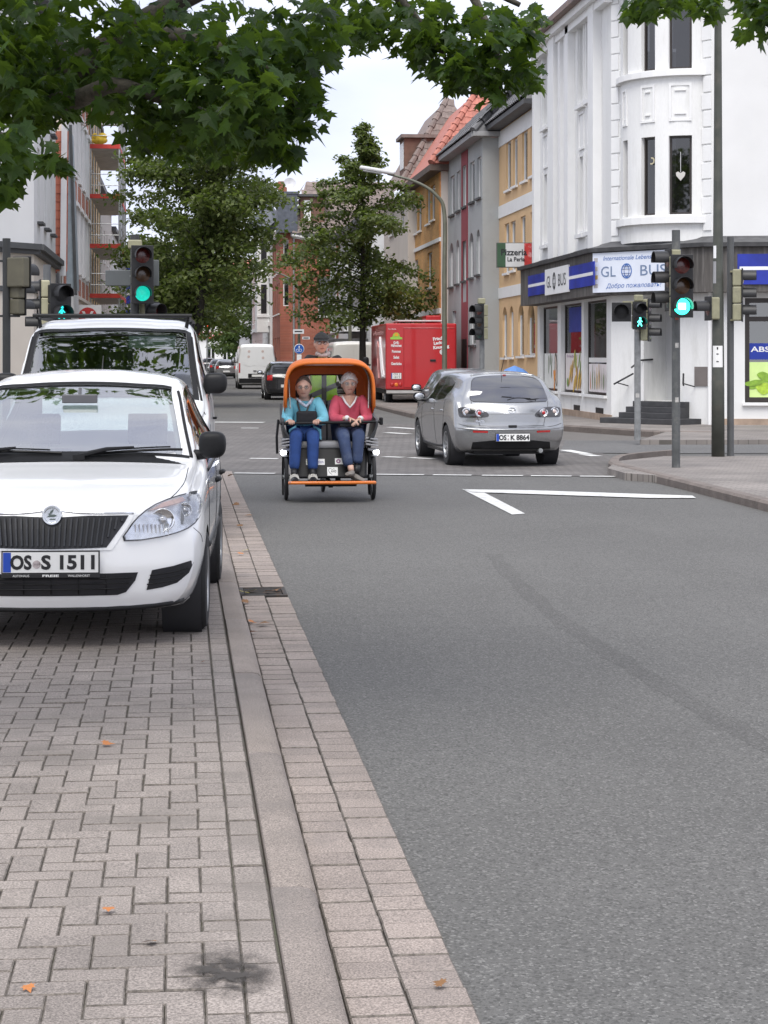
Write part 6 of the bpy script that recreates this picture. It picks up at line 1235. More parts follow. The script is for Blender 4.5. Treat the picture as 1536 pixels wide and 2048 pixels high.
# ---------------------------------------------------------------- white transporter behind it
VANWHITE = mat('van_paint_white', (.72, .73, .73), .35, var=.03, vs=1.5, coat=.7)
t5 = thing('delivery_van', 'white panel van with black roof rack parked right behind the white hatchback', 'van', (-.62, 19.85, PZ), R(-1.5))
TK = [(0, .28, .78, .86, .5, .86, .72, .74, .90, .93), (.1, .25, .82, .90, .52, .90, .80, .78, .98, 1.01), (.45, .23, .86, .94, .55, .93, .95, .82, 1.08, 1.11), (.75, .23, .88, .95, .6, .94, 1.02, .84, 1.15, 1.18), (.82, .23, .88, .95, .6, .94, 1.03, .84, 1.18, 1.21), (1.15, .23, .88, .95, .62, .94, 1.08, .795, 1.5, 1.535), (1.48, .23, .88, .95, .65, .94, 1.12, .755, 1.80, 1.85), (1.62, .23, .88, .95, .65, .94, 1.13, .745, 1.86, 1.91), (2.2, .23, .88, .95, .7, .94, 1.15, .73, 1.93, 2.0), (4.6, .23, .88, .95, .7, .93, 1.15, .72, 1.88, 1.94), (4.82, .25, .86, .93, .7, .91, 1.15, .70, 1.80, 1.86), (4.89, .3, .84, .91, .7, .89, 1.15, .68, 1.72, 1.76)]
ts = Shell(4.89, TK, .05, bow=(.3, .06), bowlen=(1.9, .6), prof_f=([.2, .5, .9, 1.1], [.05, 0, .05, .1]), wref=.9)
TW = [(-2.445 + .9, .32), (-2.445 + .9 + 3.0, .32)]
def t_ws(i, j): return .88 < ts.xs[i] < 1.50 and ts.j6 + 1 <= j < ts.N - ts.j6 - 1
def t_sd(i, j):
    jj = j if j < ts.H else ts.N - 1 - j
    return 1.25 < ts.xs[i] < 2.1 and ts.j4 + 1 <= jj < ts.j6 - 1
ts.body(t5, VANWHITE, TW, .365, lambda i, j: t_ws(i, j) or t_sd(i, j))
ts.patch('windscreen', t5, glassmat('van_screen_glass', (.34, .4, .39), .035, top=.3), t_ws)
for sd in (0, 1): ts.patch('side_window', t5, CARGLASS, lambda i, j: t_sd(i, j) and ((j < ts.H) == (sd == 0)))
ts.patch('windscreen_border', t5, PLASTIC, lambda i, j: (1.50 <= ts.xs[i] < 1.56 or .82 < ts.xs[i] <= .88) and ts.j6 <= j < ts.N - ts.j6 or (.88 < ts.xs[i] < 1.5 and (j == ts.j6 or j == ts.N - ts.j6 - 1)), .003)
li = MB(); rows = [i for i in range(len(ts.xs)) if .8 < ts.xs[i] < 2.4]; cols = list(range(ts.j4 - 4, ts.N - ts.j4 + 5))
li.grid([[Vector((ts.P[i][j][0] * .95, ts.P[i][j][1], ts.P[i][j][2] - .04)) for j in cols] for i in rows])
kf_ = [f for k, f in enumerate(li.f) if not (t_ws(rows[k // (len(cols) - 1)], cols[k % (len(cols) - 1)]) or t_sd(rows[k // (len(cols) - 1)], cols[k % (len(cols) - 1)]))]
li.f = kf_; li.mi = [0] * len(kf_); li.build('cabin_lining', INTERIOR, t5, smooth=True)
MB().box(-.66, .66, -.1, -.05, .4, 1.84).build('bulkhead', INTERIOR, t5); MB().box(-.85, .85, -1.6, -.1, .5, .62).build('cabin_floor', INTERIOR, t5); MB().box(-.84, .84, -1.55, -1.15, .9, 1.08).build('dashboard', INTERIOR, t5, bevel=.05)
def vseat(x):
    s_ = MB().cbox((x, -.65, .85), (.5, .5, .2)).build('seat', SEATGREY, t5, bevel=.05); MB().cbox((x, -.36, 1.22), (.48, .14, .66)).build('seat_back', SEATGREY, s_, bevel=.06); MB().cbox((x, -.36, 1.68), (.27, .12, .22)).build('headrest', SEATGREY, s_, bevel=.04)
for x in (-.5, .02, .5): vseat(x)
MB().cbox((0, -1.02, 1.72), (.25, .03, .07)).build('interior_mirror', PLASTIC, t5, bevel=.01); MB().cbox((.38, -.95, 1.755), (.45, .015, .12)).build('sun_visor', mat('van_visor', (.3, .34, .33), .8), t5)
for sg in (1, -1):
    sidemirror(t5, (sg * .985, -1.15, 1.36), sg, PLASTIC, (.115, .09, .10))
    for y, z in TW: wheel(t5, sg * .84, y, .33, .21, STEEL, 6); archliner(t5, sg * .93, y, z, .365)
    ts.line('pillar_seal', t5, PLASTIC, 'front', [(sg * .86, 1.2), (sg * .80, 1.5), (sg * .755, 1.8)], .012); sd = 'right' if sg > 0 else 'left'
    ts.line('door_gap', t5, SEAM, sd, [(-1.6, 1.1), (-1.55, .5), (-.3, .45), (-.3, 1.2), (-.35, 1.75)], .004); ts.line('rubbing_strip', t5, PLASTIC, sd, [(-1.1, .62), (.2, .63), (1.1, .63)], .02)
    ts.fit('headlight', t5, mat('van_headlight', (.5, .5, .52), .15, .7), 'front', [(sg * a, b) for a, b in ((.50, .70), (.52, .86), (.72, .93), (.82, .88), (.82, .72))], .006)
    MB().tube([(sg * .88, -.2, 1.0), (sg * .985, -.25, 1.0), (sg * .985, -.1, 1.0)], .014, 6).build('door_handle', PLASTIC, t5)
ts.fit('grille', t5, GBLACK, 'front', [(-.5, .72), (-.5, .86), (.5, .86), (.5, .72)], .006); ts.fit('bumper', t5, PLASTIC, 'front', [(-.8, .32), (-.8, .58), (.8, .58), (.8, .32)], .012)
wp = MB()
wp.tube([ts.hit('front', x, 1.24)[0] + Vector((0, -.02, .01)) for x in np.linspace(-.7, 0, 6)], .01, 6); wp.build('wiper', PLASTIC, t5)
wp = MB(); wp.tube([ts.hit('front', x, 1.24)[0] + Vector((0, -.02, .01)) for x in np.linspace(.05, .7, 6)], .01, 6); wp.build('wiper', PLASTIC, t5)
# roof rack
rk = bpy.data.objects.new('roof_rack', None); COL.objects.link(rk); rk.parent = t5
for y in (-.6, .8, 2.1): MB().bar((-.72, y, 2.0), (.72, y, 2.0), .05, .02).build('cross_bar', PLASTIC, rk)
for x in (-.72, .72):
    MB().bar((x, -.9, 1.99), (x, 2.15, 1.99), .03, .03).build('side_rail', PLASTIC, rk)
    for y in (-.75, .6, 2.0): MB().tube([(x * .97, y, 1.87), (x, y, 2.01)], .018, 6).build('rack_foot', PLASTIC, rk)
MB().tube([(-.76, -.93, 2.01), (.76, -.93, 2.01)], .016, 8).build('front_roller', PLASTIC, rk)
# ---------------------------------------------------------------- silver hatchback driving away
SILVER = mat('car_paint_silver', (.37, .375, .38), .24, .8, var=.03, vs=2, coat=.5)
mz = thing('silver_car', 'silver five door hatchback driving away past the junction, rear to the camera', 'car', (4.93, 31.45, .006), R(180 + 2.5))
MK = [(0, .24, .72, .80, .42, .79, .55, .66, .66, .68), (.12, .2, .76, .84, .45, .83, .65, .70, .74, .76), (.6, .19, .80, .87, .5, .86, .78, .74, .86, .885), (1.15, .19, .82, .875, .52, .87, .86, .75, .95, .975), (1.25, .19, .82, .875, .52, .87, .87, .75, .98, 1.0), (1.6, .19, .82, .875, .54, .87, .90, .68, 1.2, 1.23), (2.0, .19, .82, .875, .55, .87, .93, .62, 1.37, 1.41), (2.5, .19, .82, .875, .56, .87, .95, .60, 1.405, 1.462), (3.2, .19, .82, .875, .57, .87, .975, .595, 1.39, 1.45), (3.75, .2, .81, .87, .58, .86, 1.0, .585, 1.345, 1.40), (4.0, .21, .80, .865, .58, .85, 1.0, .60, 1.22, 1.265), (4.2, .23, .79, .86, .58, .84, .98, .645, 1.04, 1.075), (4.28, .24, .79, .855, .58, .835, .93, .66, .985, 1.01), (4.36, .26, .78, .85, .57, .82, .85, .68, .92, .94), (4.42, .29, .76, .83, .55, .80, .72, .68, .80, .82)]
ms = Shell(4.42, MK, .04, bow=(.25, .2), bowlen=(1.5, 1.2), prof_r=([.25, .4, .58, .66, .8, .95], [.07, .02, 0, .03, .04, .05]), wref=.85)
MW = [(-2.21 + .87, .32), (-2.21 + .87 + 2.64, .32)]
ms.body(mz, SILVER, MW, .345)
rw = [(-.60, 1.02), (-.57, 1.18), (-.50, 1.335), (-.3, 1.375), (0, 1.385), (.3, 1.375), (.50, 1.335), (.57, 1.18), (.60, 1.02), (.45, .995), (0, .985), (-.45, .995)]
rwo = ms.fit('rear_window', mz, DARKGLASS, 'rear', rw, .012, .03, .035, 3); ms.line('wiper', mz, PLASTIC, 'rear', [(-.32, 1.04), (-.1, 1.05), (.05, 1.02)], .008, .012); ms.line('screen_seal', mz, PLASTIC, 'rear', rw + rw[:1], .006, .002)
ms.line('spoiler_edge', mz, SILVER, 'rear', [(-.5, 1.385), (-.3, 1.415), (0, 1.425), (.3, 1.415), (.5, 1.385)], .018, .01)
for sg in (1, -1):
    tl = [(.36, .80), (.40, .845), (.52, .905), (.68, .915), (.79, .90), (.80, .84), (.785, .765), (.70, .755), (.50, .755), (.38, .765)]
    t = ms.fit('tail_light', mz, mat('smoked_lens', (.03, .028, .03), .1, var=.1, coat=1.), 'rear', [(sg * a, b) for a, b in tl], .008, .03, .03, 2)
    for cx, cz, m_ in ((.50, .825, REDLENS), (.685, .84, CHROME)):
        p = ms.hit('rear', sg * cx, cz)[0] + Vector((0, .012, 0)); Mh = frame(p, (-1, 0, 0), None, (sg * .2, 1, .05))
        MB().lathe([(.066, -.01), (.066, .006), (.055, .009), (.05, .003), (.034, .0), (.03, .006), (0, .01)], 20, Mh).build('lamp_ring', CHROME, t, smooth=40); MB().ell(p + Vector((0, .004, 0)), (.03, .014, .03), 10, 6).build('lamp_bulb', REDLENS if m_ is REDLENS else mat('lamp_clear', (.55, .45, .42), .1), t, smooth=True)
    ms.fit('reflector', mz, REDLENS, 'rear', [(sg * a, b) for a, b in ((.38, .525), (.60, .53), (.60, .56), (.38, .555))], .006, .02)
    ms.line('tailgate_gap', mz, SEAM, 'rear', [(sg * .60, 1.0), (sg * .58, .92), (sg * .52, .74), (sg * .50, .65), (sg * .46, .63), (0, .625)], .004)
    sd = 'right' if sg > 0 else 'left'
    gl = mat('side_glass_dark', (.012, .012, .014), .05, var=0, spec=.35)
    ms.fit('side_window', mz, gl, sd, [(-.74, .955), (-.30, 1.26), (-.1, 1.345), (.24, 1.365), (.28, .975)], .004, .02, .06); ms.fit('side_window', mz, gl, sd, [(.34, .98), (.30, 1.365), (.75, 1.345), (1.1, 1.28), (1.2, 1.16), (1.08, 1.03)], .004, .02, .06)
    ms.line('door_gap', mz, SEAM, sd, [(-.86, .9), (-.9, .5), (-.75, .3), (.25, .27), (.31, .6), (.31, .96)], .003); ms.line('door_gap', mz, SEAM, sd, [(.31, .27), (.85, .3), (.98, .5), (1.15, .75), (1.2, 1.02)], .003)
    for y in (.15, 1.0): MB().tube([(sg * .875, y - .09, .84), (sg * .90, y, .845), (sg * .875, y + .09, .84)], .014, 7).build('door_handle', SILVER, mz, smooth=True)
    ms.line('sill_strip', mz, PLASTIC, sd, [(-.9, .27), (.2, .26), (.9, .28)], .02)
    sidemirror(mz, (sg * .95, -.72, 1.02), sg, PLASTIC, (.10, .075, .07))
    for y, z in MW: wheel(mz, sg * .775, y, .315, .205, ALLOY, 10); archliner(mz, sg * .865, y, z, .345)
ms.fit('rear_valance', mz, PLASTIC, 'rear', [(-.62, .27), (-.60, .38), (-.3, .41), (.3, .41), (.60, .38), (.62, .27)], .006, .03)
MB().box(-.55, .55, -2.0, 1.95, .19, .3).box(-.78, .78, -.9, .95, .17, .28).build('undertray', PLASTIC, mz); MB().tube([(-.45, 1.9, .25), (-.45, 2.14, .25)], .035, 10).build('exhaust_pipe', STEEL, mz)
plate(mz, frame(ms.hit('rear', 0, .455)[0] + Vector((0, .03, 0)), (-1, 0, 0), None, (0, 1, .05)), ('OS', 'K 8864'), seal=True)
Me = frame(ms.hit('rear', 0, .865)[0] + Vector((0, .008, 0)), (-1, 0, 0), None, (0, 1, .3))
em = MB().lathe([(.05, -.01), (.056, .004), (.062, .004), (.065, -.01)], 24, Me @ Matrix.Scale(.78, 4, (0, 1, 0))).build('emblem', CHROME, mz, smooth=40); MB().tube([Me @ Vector(q) for q in ((-.05, .012, 0), (-.02, .012, .002), (0, -.008, .002), (.02, .012, .002), (.05, .012, 0))], .006, 6).build('emblem_wing', CHROME, em)
text('lettering', 'MAZDA 3', .045, CHROME, frame(ms.hit('rear', .46, .70)[0] + Vector((0, .006, 0)), (-1, 0, 0), None, (.0, 1, .1)), mz, .002, width=.19)
MB().cbox(ms.hit('rear', 0, .625)[0] + Vector((0, .008, .0)), (.13, .02, .035)).build('tailgate_handle', INK, mz, bevel=.006)
MB().tube([(0, 1.35, 1.45), (0, 1.62, 1.70)], [.006, .003], 6).build('aerial', PLASTIC, mz)
MB().cbox(ms.hit('rear', 0, 1.395)[0] + Vector((0, .01, 0)), (.05, .02, .02)).build('brake_light', REDLENS, mz)
ms.line('bumper_gap', mz, SEAM, 'rear', [(-.80, .66), (-.6, .615), (0, .60), (.6, .615), (.80, .66)], .004); ms.line('bumper_crease', mz, SILVER, 'rear', [(-.84, .60), (-.5, .575), (0, .57), (.5, .575), (.84, .60)], .012, .004)
# ---------------------------------------------------------------- simpler cars farther on
def hatch(name, label, loc, rz, paint, L=4.2, Wd=1.74, H=1.48, lights=False, group=None, seed=0, suv=0.):
    t = thing(name, label, 'car', loc, rz, group); k = Wd / 1.75; h = H / 1.465; c = L / 4.42
    keys = [(r[0] * c, r[1] + suv * .5, r[2] * k, r[3] * k, r[4] * h, r[5] * k, r[6] * h, r[7] * k, r[8] * h, r[9] * h) for r in MK]
    sh = Shell(L, keys, .08, bow=(.25, .18), bowlen=(1.5, 1.2), wref=.85); Wl = [(-L / 2 + .87 * c, .32), (-L / 2 + (.87 + 2.64) * c, .32)]
    sh.body(t, paint, Wl, .35); gl = mat('side_glass_dark', (.012, .012, .014), .05, var=0, spec=.35)
    sh.fit('rear_window', t, gl, 'rear', [(a * k, b * h) for a, b in rw], .004, .02, .1); sh.fit('windscreen', t, gl, 'front', [(-.68 * k, 1.03 * h), (-.58 * k, 1.35 * h), (.58 * k, 1.35 * h), (.68 * k, 1.03 * h)], .004, .02, .1)
    for sg in (1, -1):
        sd = 'right' if sg > 0 else 'left'
        sh.fit('side_window', t, gl, sd, [(-.74 * c, .965 * h), (-.1 * c, 1.345 * h), (.24 * c, 1.365 * h), (.28 * c, .975 * h)], .004, .02, .1); sh.fit('side_window', t, gl, sd, [(.34 * c, .98 * h), (.30 * c, 1.365 * h), (.75 * c, 1.345 * h), (1.15 * c, 1.2 * h), (1.08 * c, 1.03 * h)], .004, .02, .1)
        sh.fit('tail_light', t, mat('lit_tail_light', (.9, .03, .02), .3, emit=1.6, var=0) if lights else REDLENS, 'rear', [(sg * a * k, b * h) for a, b in ((.58, .95), (.79, .92), (.80, .74), (.60, .74))], .006, .03)
        sh.fit('headlight', t, CHROME, 'front', [(sg * a * k, b) for a, b in ((.45, .60), (.50, .70), (.75, .74), (.76, .62))], .006, .03)
        sidemirror(t, (sg * .97 * k, -.70 * c, 1.02 * h), sg, PLASTIC, (.11, .075, .075))
        for y, z in Wl: wheel(t, sg * .78 * k, y, .32, .2, ALLOY, 6, simple=True); archliner(t, sg * .865 * k, y, z, .35)
    sh.fit('rear_valance', t, PLASTIC, 'rear', [(-.7 * k, .28), (-.7 * k, .42), (.7 * k, .42), (.7 * k, .28)], .006, .03)
    MB().box(-.6, .6, -L / 2 + .2, L / 2 - .2, .15, .3).build('undertray', PLASTIC, t)
    p = sh.hit('rear', 0, .55)[0]; MB().cbox(p + Vector((0, .012, 0)), (.52, .02, .11)).build('number_plate', PLATEW, t); return t
BLACKP = mat('car_paint_black', (.012, .012, .014), .25, var=.1, coat=1.)
DGREY = mat('car_paint_grey', (.07, .075, .08), .3, .5, var=.05, coat=.8)
hatch('dark_car', 'dark grey car half hidden in front of the silver hatchback', (6.1, 41.8, .006), R(178), mat('car_paint_pewter', (.2, .205, .21), .3, .6, var=.04, coat=.8), H=1.44)
hatch('black_car', 'black car following the white van, mostly hidden by the orange rickshaw', (4.15, 77.6, 0), R(180), BLACKP, H=1.52)
hatch('far_car', 'small black car far down the street with its red tail lights lit', (3.0, 205, 0), R(180), BLACKP, L=3.7, H=1.55, Wd=1.66, lights=True)
hatch('far_parked_car', 'dark car far off beyond the white van, left one of two', (3.35, 170, 0), R(180), DGREY)
hatch('far_parked_car', 'pale silver car far off just left of the white van', (3.55, 152, 0), R(180), SILVER)
# ---------------------------------------------------------------- box vans
def boxvan(name, label, loc, rz, paint, L, Wd, H, nose=1.0):
    t = thing(name, label, 'van', loc, rz); w = Wd / 2
    keys = [(0, .3, w * .85, w * .93, .5, w * .93, .8, w * .82, .95, .98), (.25, .26, w * .9, w * .98, .55, w * .98, .95, w * .86, 1.08, 1.12), (nose * .8, .25, w * .93, w, .6, w * .99, 1.1, w * .9, 1.25, 1.28), (nose * .85, .25, w * .93, w, .6, w * .99, 1.12, w * .9, 1.28, 1.31), (nose + .75, .25, w * .93, w, .7, w * .99, 1.3, w * .85, H - .14, H - .08), (nose + 1.1, .25, w * .93, w, .75, w * .99, 1.3, w * .84, H - .09, H - .02), (L - .25, .25, w * .93, w, .8, w * .99, 1.35, w * .84, H - .09, H - .01), (L - .06, .27, w * .92, w * .99, .8, w * .975, 1.35, w * .81, H - .14, H - .08), (L, .3, w * .9, w * .965, .8, w * .95, 1.35, w * .78, H - .2, H - .15)]
    sh = Shell(L, keys, .08, bow=(.25, .03), bowlen=(1.5, .4), wref=w); Wl = [(-L / 2 + .95, .34), (L / 2 - 1.0, .34)]
    sh.body(t, paint, Wl, .38); gl = mat('side_glass_dark', (.012, .012, .014), .05, var=0, spec=.35)
    sh.fit('windscreen', t, gl, 'front', [(-w * .84, 1.36), (-w * .76, H - .22), (w * .76, H - .22), (w * .84, 1.36)], .004, .02, .1)
    for sg in (1, -1):
        sd = 'right' if sg > 0 else 'left'
        sh.fit('side_window', t, gl, sd, [(-L / 2 + nose + .45, 1.3), (-L / 2 + nose + .8, H - .35), (-L / 2 + nose + 1.6, H - .32), (-L / 2 + nose + 1.6, 1.28)], .004, .02, .1)
        sidemirror(t, (sg * (w + .12), -L / 2 + nose + .35, 1.5), sg, PLASTIC, (.11, .07, .15))
        for y, z in Wl: wheel(t, sg * (w - .13), y, .34, .22, STEEL, 6, simple=True); archliner(t, sg * (w - .01), y, z, .38)
        d = sh.fit('rear_door', t, paint, 'rear', [(sg * .012, .55), (sg * .012, H - .2), (sg * w * .74, H - .22), (sg * w * .82, 1.4), (sg * w * .84, .55)], .012, .03, .08)
        sh.fit('door_panel', d, paint, 'rear', [(sg * .08, 1.25), (sg * .08, H - .34), (sg * w * .62, H - .36), (sg * w * .70, 1.4), (sg * w * .6, 1.22)], .02, .02, .08, 2)
        sh.fit('tail_light', t, REDLENS, 'rear', [(sg * w * .86, .85), (sg * w * .86, 1.35), (sg * w * .93, 1.35), (sg * w * .95, .85)], .01, .03)
        MB().tube([(sg * (w - .02), L / 2 - .15 - k_, z_) for k_, z_ in ((0, .6), (0, 1.9))], .012, 5).build('door_hinge_line', SEAM, t)
    sh.fit('rear_bumper', t, PLASTIC, 'rear', [(-w * .93, .32), (-w * .93, .56), (w * .93, .56), (w * .93, .32)], .03, .05)
    p = sh.hit('rear', 0, .70)[0]; MB().cbox(p + Vector((0, .025, 0)), (.9, .02, .2)).build('plate_panel', PLASTIC, t); MB().cbox(p + Vector((0, .04, 0)), (.52, .02, .11)).build('number_plate', PLATEW, t)
    MB().cbox(sh.hit('rear', .1, .95)[0] + Vector((0, .03, 0)), (.16, .03, .04)).build('door_handle', PLASTIC, t); MB().box(-w * .8, w * .8, -L / 2 + .2, L / 2 - .2, .2, .32).build('undertray', PLASTIC, t)
    return t, sh
vn, vsh = boxvan('white_van', 'white panel van with two rear doors driving away down the street', (3.95, 103.6, 0), R(180), VANWHITE, 5.3, 1.98, 2.36)
for q, (x, z) in enumerate(((-.32, 1.62), (-.30, 1.95), (.42, 1.68), (.40, 1.95))):
    p = vsh.hit('rear', x, z)[0]; MB().lathe([(0, .004), (.07, .004), (.07, 0)], 14, frame(p + Vector((0, .02, 0)), (-1, 0, 0), None, (0, 1, 0))).build('round_sticker', mat('faded_sticker', (.55, .45, .42), .6, var=.3, vs=20), vn)
boxvan('parked_van', 'pale van parked at the right kerb just left of the red truck', (7.25, 84, .006), R(180), mat('van_paint_cream', (.62, .61, .58), .4, var=.03, coat=.5), 5.0, 1.95, 2.34)
# ---------------------------------------------------------------- red snack truck
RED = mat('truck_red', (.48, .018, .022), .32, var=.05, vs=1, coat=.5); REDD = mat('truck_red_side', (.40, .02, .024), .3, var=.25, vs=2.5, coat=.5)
tk = thing('food_truck', 'tall red snack truck parked on the right with white lettering on its back', 'truck', (8.22, 66.3, .006), R(-1))
w, L_, H_ = 1.22, 6.2, 2.82
MB().box(-w, w, 0, L_, .55, H_).build('box_body', RED, tk, bevel=.05, seg=3)
Mr = frame((0, -.004, 0), (1, 0, 0), None, (0, -1, 0))      # rear face: local x right, y up
def onrear(x, z, o=.004): return frame((x, -o, z), (1, 0, 0), None, (0, -1, 0))
MB().box(-w + .62, w - .06, -.016, .01, .62, H_ - .16).build('rear_door', RED, tk, bevel=.012)
mb = MB()
for a in ((-w + .62, .62, -w + .62, H_ - .16), (w - .06, .62, w - .06, H_ - .16), (-w + .62, H_ - .16, w - .06, H_ - .16)): mb.tube([(a[0], -.018, a[1]), (a[2], -.018, a[3])], .01, 6)
mb.build('door_seal', REDD, tk)
MB().cbox((.4, -.03, 1.55), (.2, .03, .08)).build('door_handle', INK, tk, bevel=.01)
for t_, z, wd in (('Grill-', 2.16, .2), ('Hähnchen', 2.06, .36), ('Pommes', 1.86, .30), ('Salat', 1.66, .2), ('Getränke', 1.44, .36)): text('lettering', t_, .13, WHITE, onrear(-.86, z, .008), tk, .003, width=wd, bold=.004)
MC = Matrix.Rotation(R(7), 4, 'Z')
for t_, z, wd, x in (('Frisch', 2.30, .36, .58), ('Lecker', 2.16, .4, .62), ('Knusprig', 2.0, .55, .68)): text('lettering', t_, .15, WHITE, onrear(x, z, .022) @ MC, tk, .003, width=wd, bold=.006)
MB().lathe([(0, .003), (.09, .003), (.09, 0)], 20, onrear(.72, 1.84, .02)).build('round_logo', WHITE, tk); MB().lathe([(.045, .006), (.055, .006), (.055, 0), (.045, 0)], 16, onrear(.72, 1.84, .02), True).build('logo_ring', INK, tk)
MB().prism([(-.2, -.09), (.2, -.09), (.21, -.03), (.12, .0), (.10, .09), (.04, .14), (-.05, .14), (-.11, .08), (-.13, 0), (-.21, -.03)], .004, onrear(-.86, 2.36, .006)).build('green_emblem', mat('emblem_green', (.30, .55, .08), .5, var=.2, vs=9), tk)
MB().prism([(-.07, -.02), (.07, -.02), (.06, .06), (0, .1), (-.06, .06)], .004, onrear(-.86, 2.40, .011)).build('emblem_badge', mat('emblem_yellow', (.7, .35, .03), .5), tk)
text('lettering', 'Fam. Henning', .06, WHITE, onrear(-1.0, H_ - .2, .006), tk, .002, width=.26)
plate(tk, onrear(-.86, 1.02, .014), None, .34, .20, two=('OS J', '1813'))
for k in range(3): MB().lathe([(0, .03), (.05, .024), (.065, 0)], 16, onrear(-1.0 + .14 * k, .72, .004)).build('tail_light', [REDLENS, ORANGELENS, REDLENS][k], tk, smooth=40)
MB().box(-w + .02, w - .3, -.02, .06, .42, .52).build('rear_bumper', mat('pale_bumper', (.45, .44, .43), .5), tk, bevel=.01)
MB().box(-w + .1, w - .1, .1, L_ - .2, .38, .55).build('chassis', INK, tk)
for sg in (1, -1):
    for y in (1.5, 5.6): wheel(tk, sg * 1.0, y, .36, .25, STEEL, 6, simple=True)
# picture of a fish on the side panel: pale outline shapes on the dark red side
Ms = frame((-w - .006, 0, 0), (0, -1, 0), None, (-1, 0, 0))
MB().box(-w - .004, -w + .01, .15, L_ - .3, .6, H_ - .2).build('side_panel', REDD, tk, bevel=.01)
fish = [(.4, 1.0), (.9, 1.25), (1.6, 1.9), (2.1, 2.35), (2.0, 1.8), (1.5, 1.2), (1.0, .95)]
MB().tube([Ms @ Vector((-a, b, .006)) for a, b in fish + fish[:1]], .04, 6).build('side_drawing', WHITE, tk)
MB().tube([Ms @ Vector((-a, b, .006)) for a, b in ((2.6, .9), (3.2, 1.6), (3.1, 2.2), (2.6, 2.0), (2.7, 1.2))], .035, 6).build('side_drawing', mat('faded_pink', (.6, .3, .28), .6), tk)
text('lettering', 'Grillspezialitäten', .22, mat('faded_pink2', (.65, .35, .34), .6), Ms @ Matrix.Translation((-3.0, H_ - .32, .004)), tk, .002, width=4.4)
MB().box(-w + .5, w - .3, 1.0, 3.4, H_ + .08, H_ + .13).build('roof_awning', mat('pale_panel', (.6, .6, .6), .4), tk, bevel=.01)
MB().box(.55, 1.1, 3.6, 5.0, H_, H_ + .35).build('roof_vent', RED, tk, bevel=.04); MB().tube([(-w + .6, 1.2, H_), (-w + .6, 1.2, H_ + .09)], .02, 6).build('awning_foot', STEEL, tk)
sidemirror(tk, (-w - .22, L_ - .2, 1.5), -1, PLASTIC, (.12, .06, .17))
# ---------------------------------------------------------------- passenger rickshaw
ORNG = mat('hood_orange', (.72, .17, .018), .55, var=.08, vs=4, bump=.15, bs=18); ORNG2 = mat('orange_metal', (.75, .19, .02), .35, var=.05, coat=.4)
SEATG = mat('seat_grey', (.36, .36, .37), .85, var=.12, vs=8); RBLK = mat('rickshaw_black', (.009, .009, .010), .5, var=.2, spec=.3); DGR = mat('rickshaw_grey', (.035, .037, .04), .5, var=.12)
RX, RY = 1.75, 22.92
rk_ = thing('passenger_rickshaw', 'black cargo rickshaw with orange folding hood carrying two passengers towards the camera', 'rickshaw', (RX, RY, 0), R(-1))
def bikewheel(par, x, y, r, w=.045):
    e = bpy.data.objects.new('wheel', None); COL.objects.link(e); e.parent = par; e.location = (x, y, r); M = Matrix.Rotation(R(90), 4, 'Y')
    MB().lathe([(r - .05 + .022 * math.cos(t), w / 2 * math.sin(t)) for t in np.linspace(0, 2 * math.pi, 11)[:-1]] if False else [(r - .024 + .024 * math.cos(t), w / 2 * math.sin(t)) for t in np.linspace(0, 2 * math.pi, 11)[:-1]], 36, M, True).build('tyre', RUBBER, e, smooth=True)
    MB().lathe([(r - .06, -.014), (r - .045, -.016), (r - .045, .016), (r - .06, .014)], 36, M, True).build('rim', RBLK, e, smooth=40); q = MB()
    for k in range(20): a = 2 * math.pi * k / 20; q.tube([M @ Vector((.02 * math.cos(a + .5), .02 * math.sin(a + .5), .02 * (-1) ** k)), M @ Vector(((r - .055) * math.cos(a), (r - .055) * math.sin(a), 0))], .0018, 4)
    q.build('spokes', STEEL, e)['kind'] = 'stuff'; MB().tube([(-.04, 0, 0), (.04, 0, 0)], .025, 10).build('hub', STEEL, e)
for sx in (-.51, .515):
    bikewheel(rk_, sx, 0, .275)
    sg = 1 if sx > 0 else -1
    MB().lathe([(.30, -.04), (.302, 0), (.30, .04)], 14, Matrix.Translation((sx, 0, .275)) @ Matrix.Rotation(R(90), 4, 'Y'), arc=(R(40), R(215))).build('mudguard', RBLK, rk_, smooth=True)
    MB().cbox((sx - sg * .035, .02, .50), (.05, .18, .16)).build('wheel_bracket', DGR, rk_, bevel=.02)
# box, foot plate
mb = MB(); mb.add([(-.43, -.20, .27), (.43, -.20, .27), (.45, -.02, .62), (-.45, -.02, .62), (-.43, .62, .27), (.43, .62, .27), (.45, .62, .62), (-.45, .62, .62)], [(0, 1, 2, 3), (1, 5, 6, 2), (5, 4, 7, 6), (4, 0, 3, 7), (3, 2, 6, 7), (0, 4, 5, 1)]); mb.build('box', RBLK, rk_, bevel=.03, seg=3)
MB().box(-.44, .44, -.50, -.19, .222, .242).build('foot_plate', RBLK, rk_, bevel=.006)
MB().tube([(-.485, -.46, .232), (-.47, -.52, .236), (.47, -.52, .236), (.50, -.46, .232)], .02, 10).build('foot_bar', ORNG2, rk_, smooth=40)
MB().bar((-.3, -.3, .2), (.3, -.3, .2), .05, .04).bar((0, -.3, .19), (0, .9, .22), .05, .05).bar((-.5, 0, .275), (.5, 0, .275), .04, .04).build('chassis', RBLK, rk_)
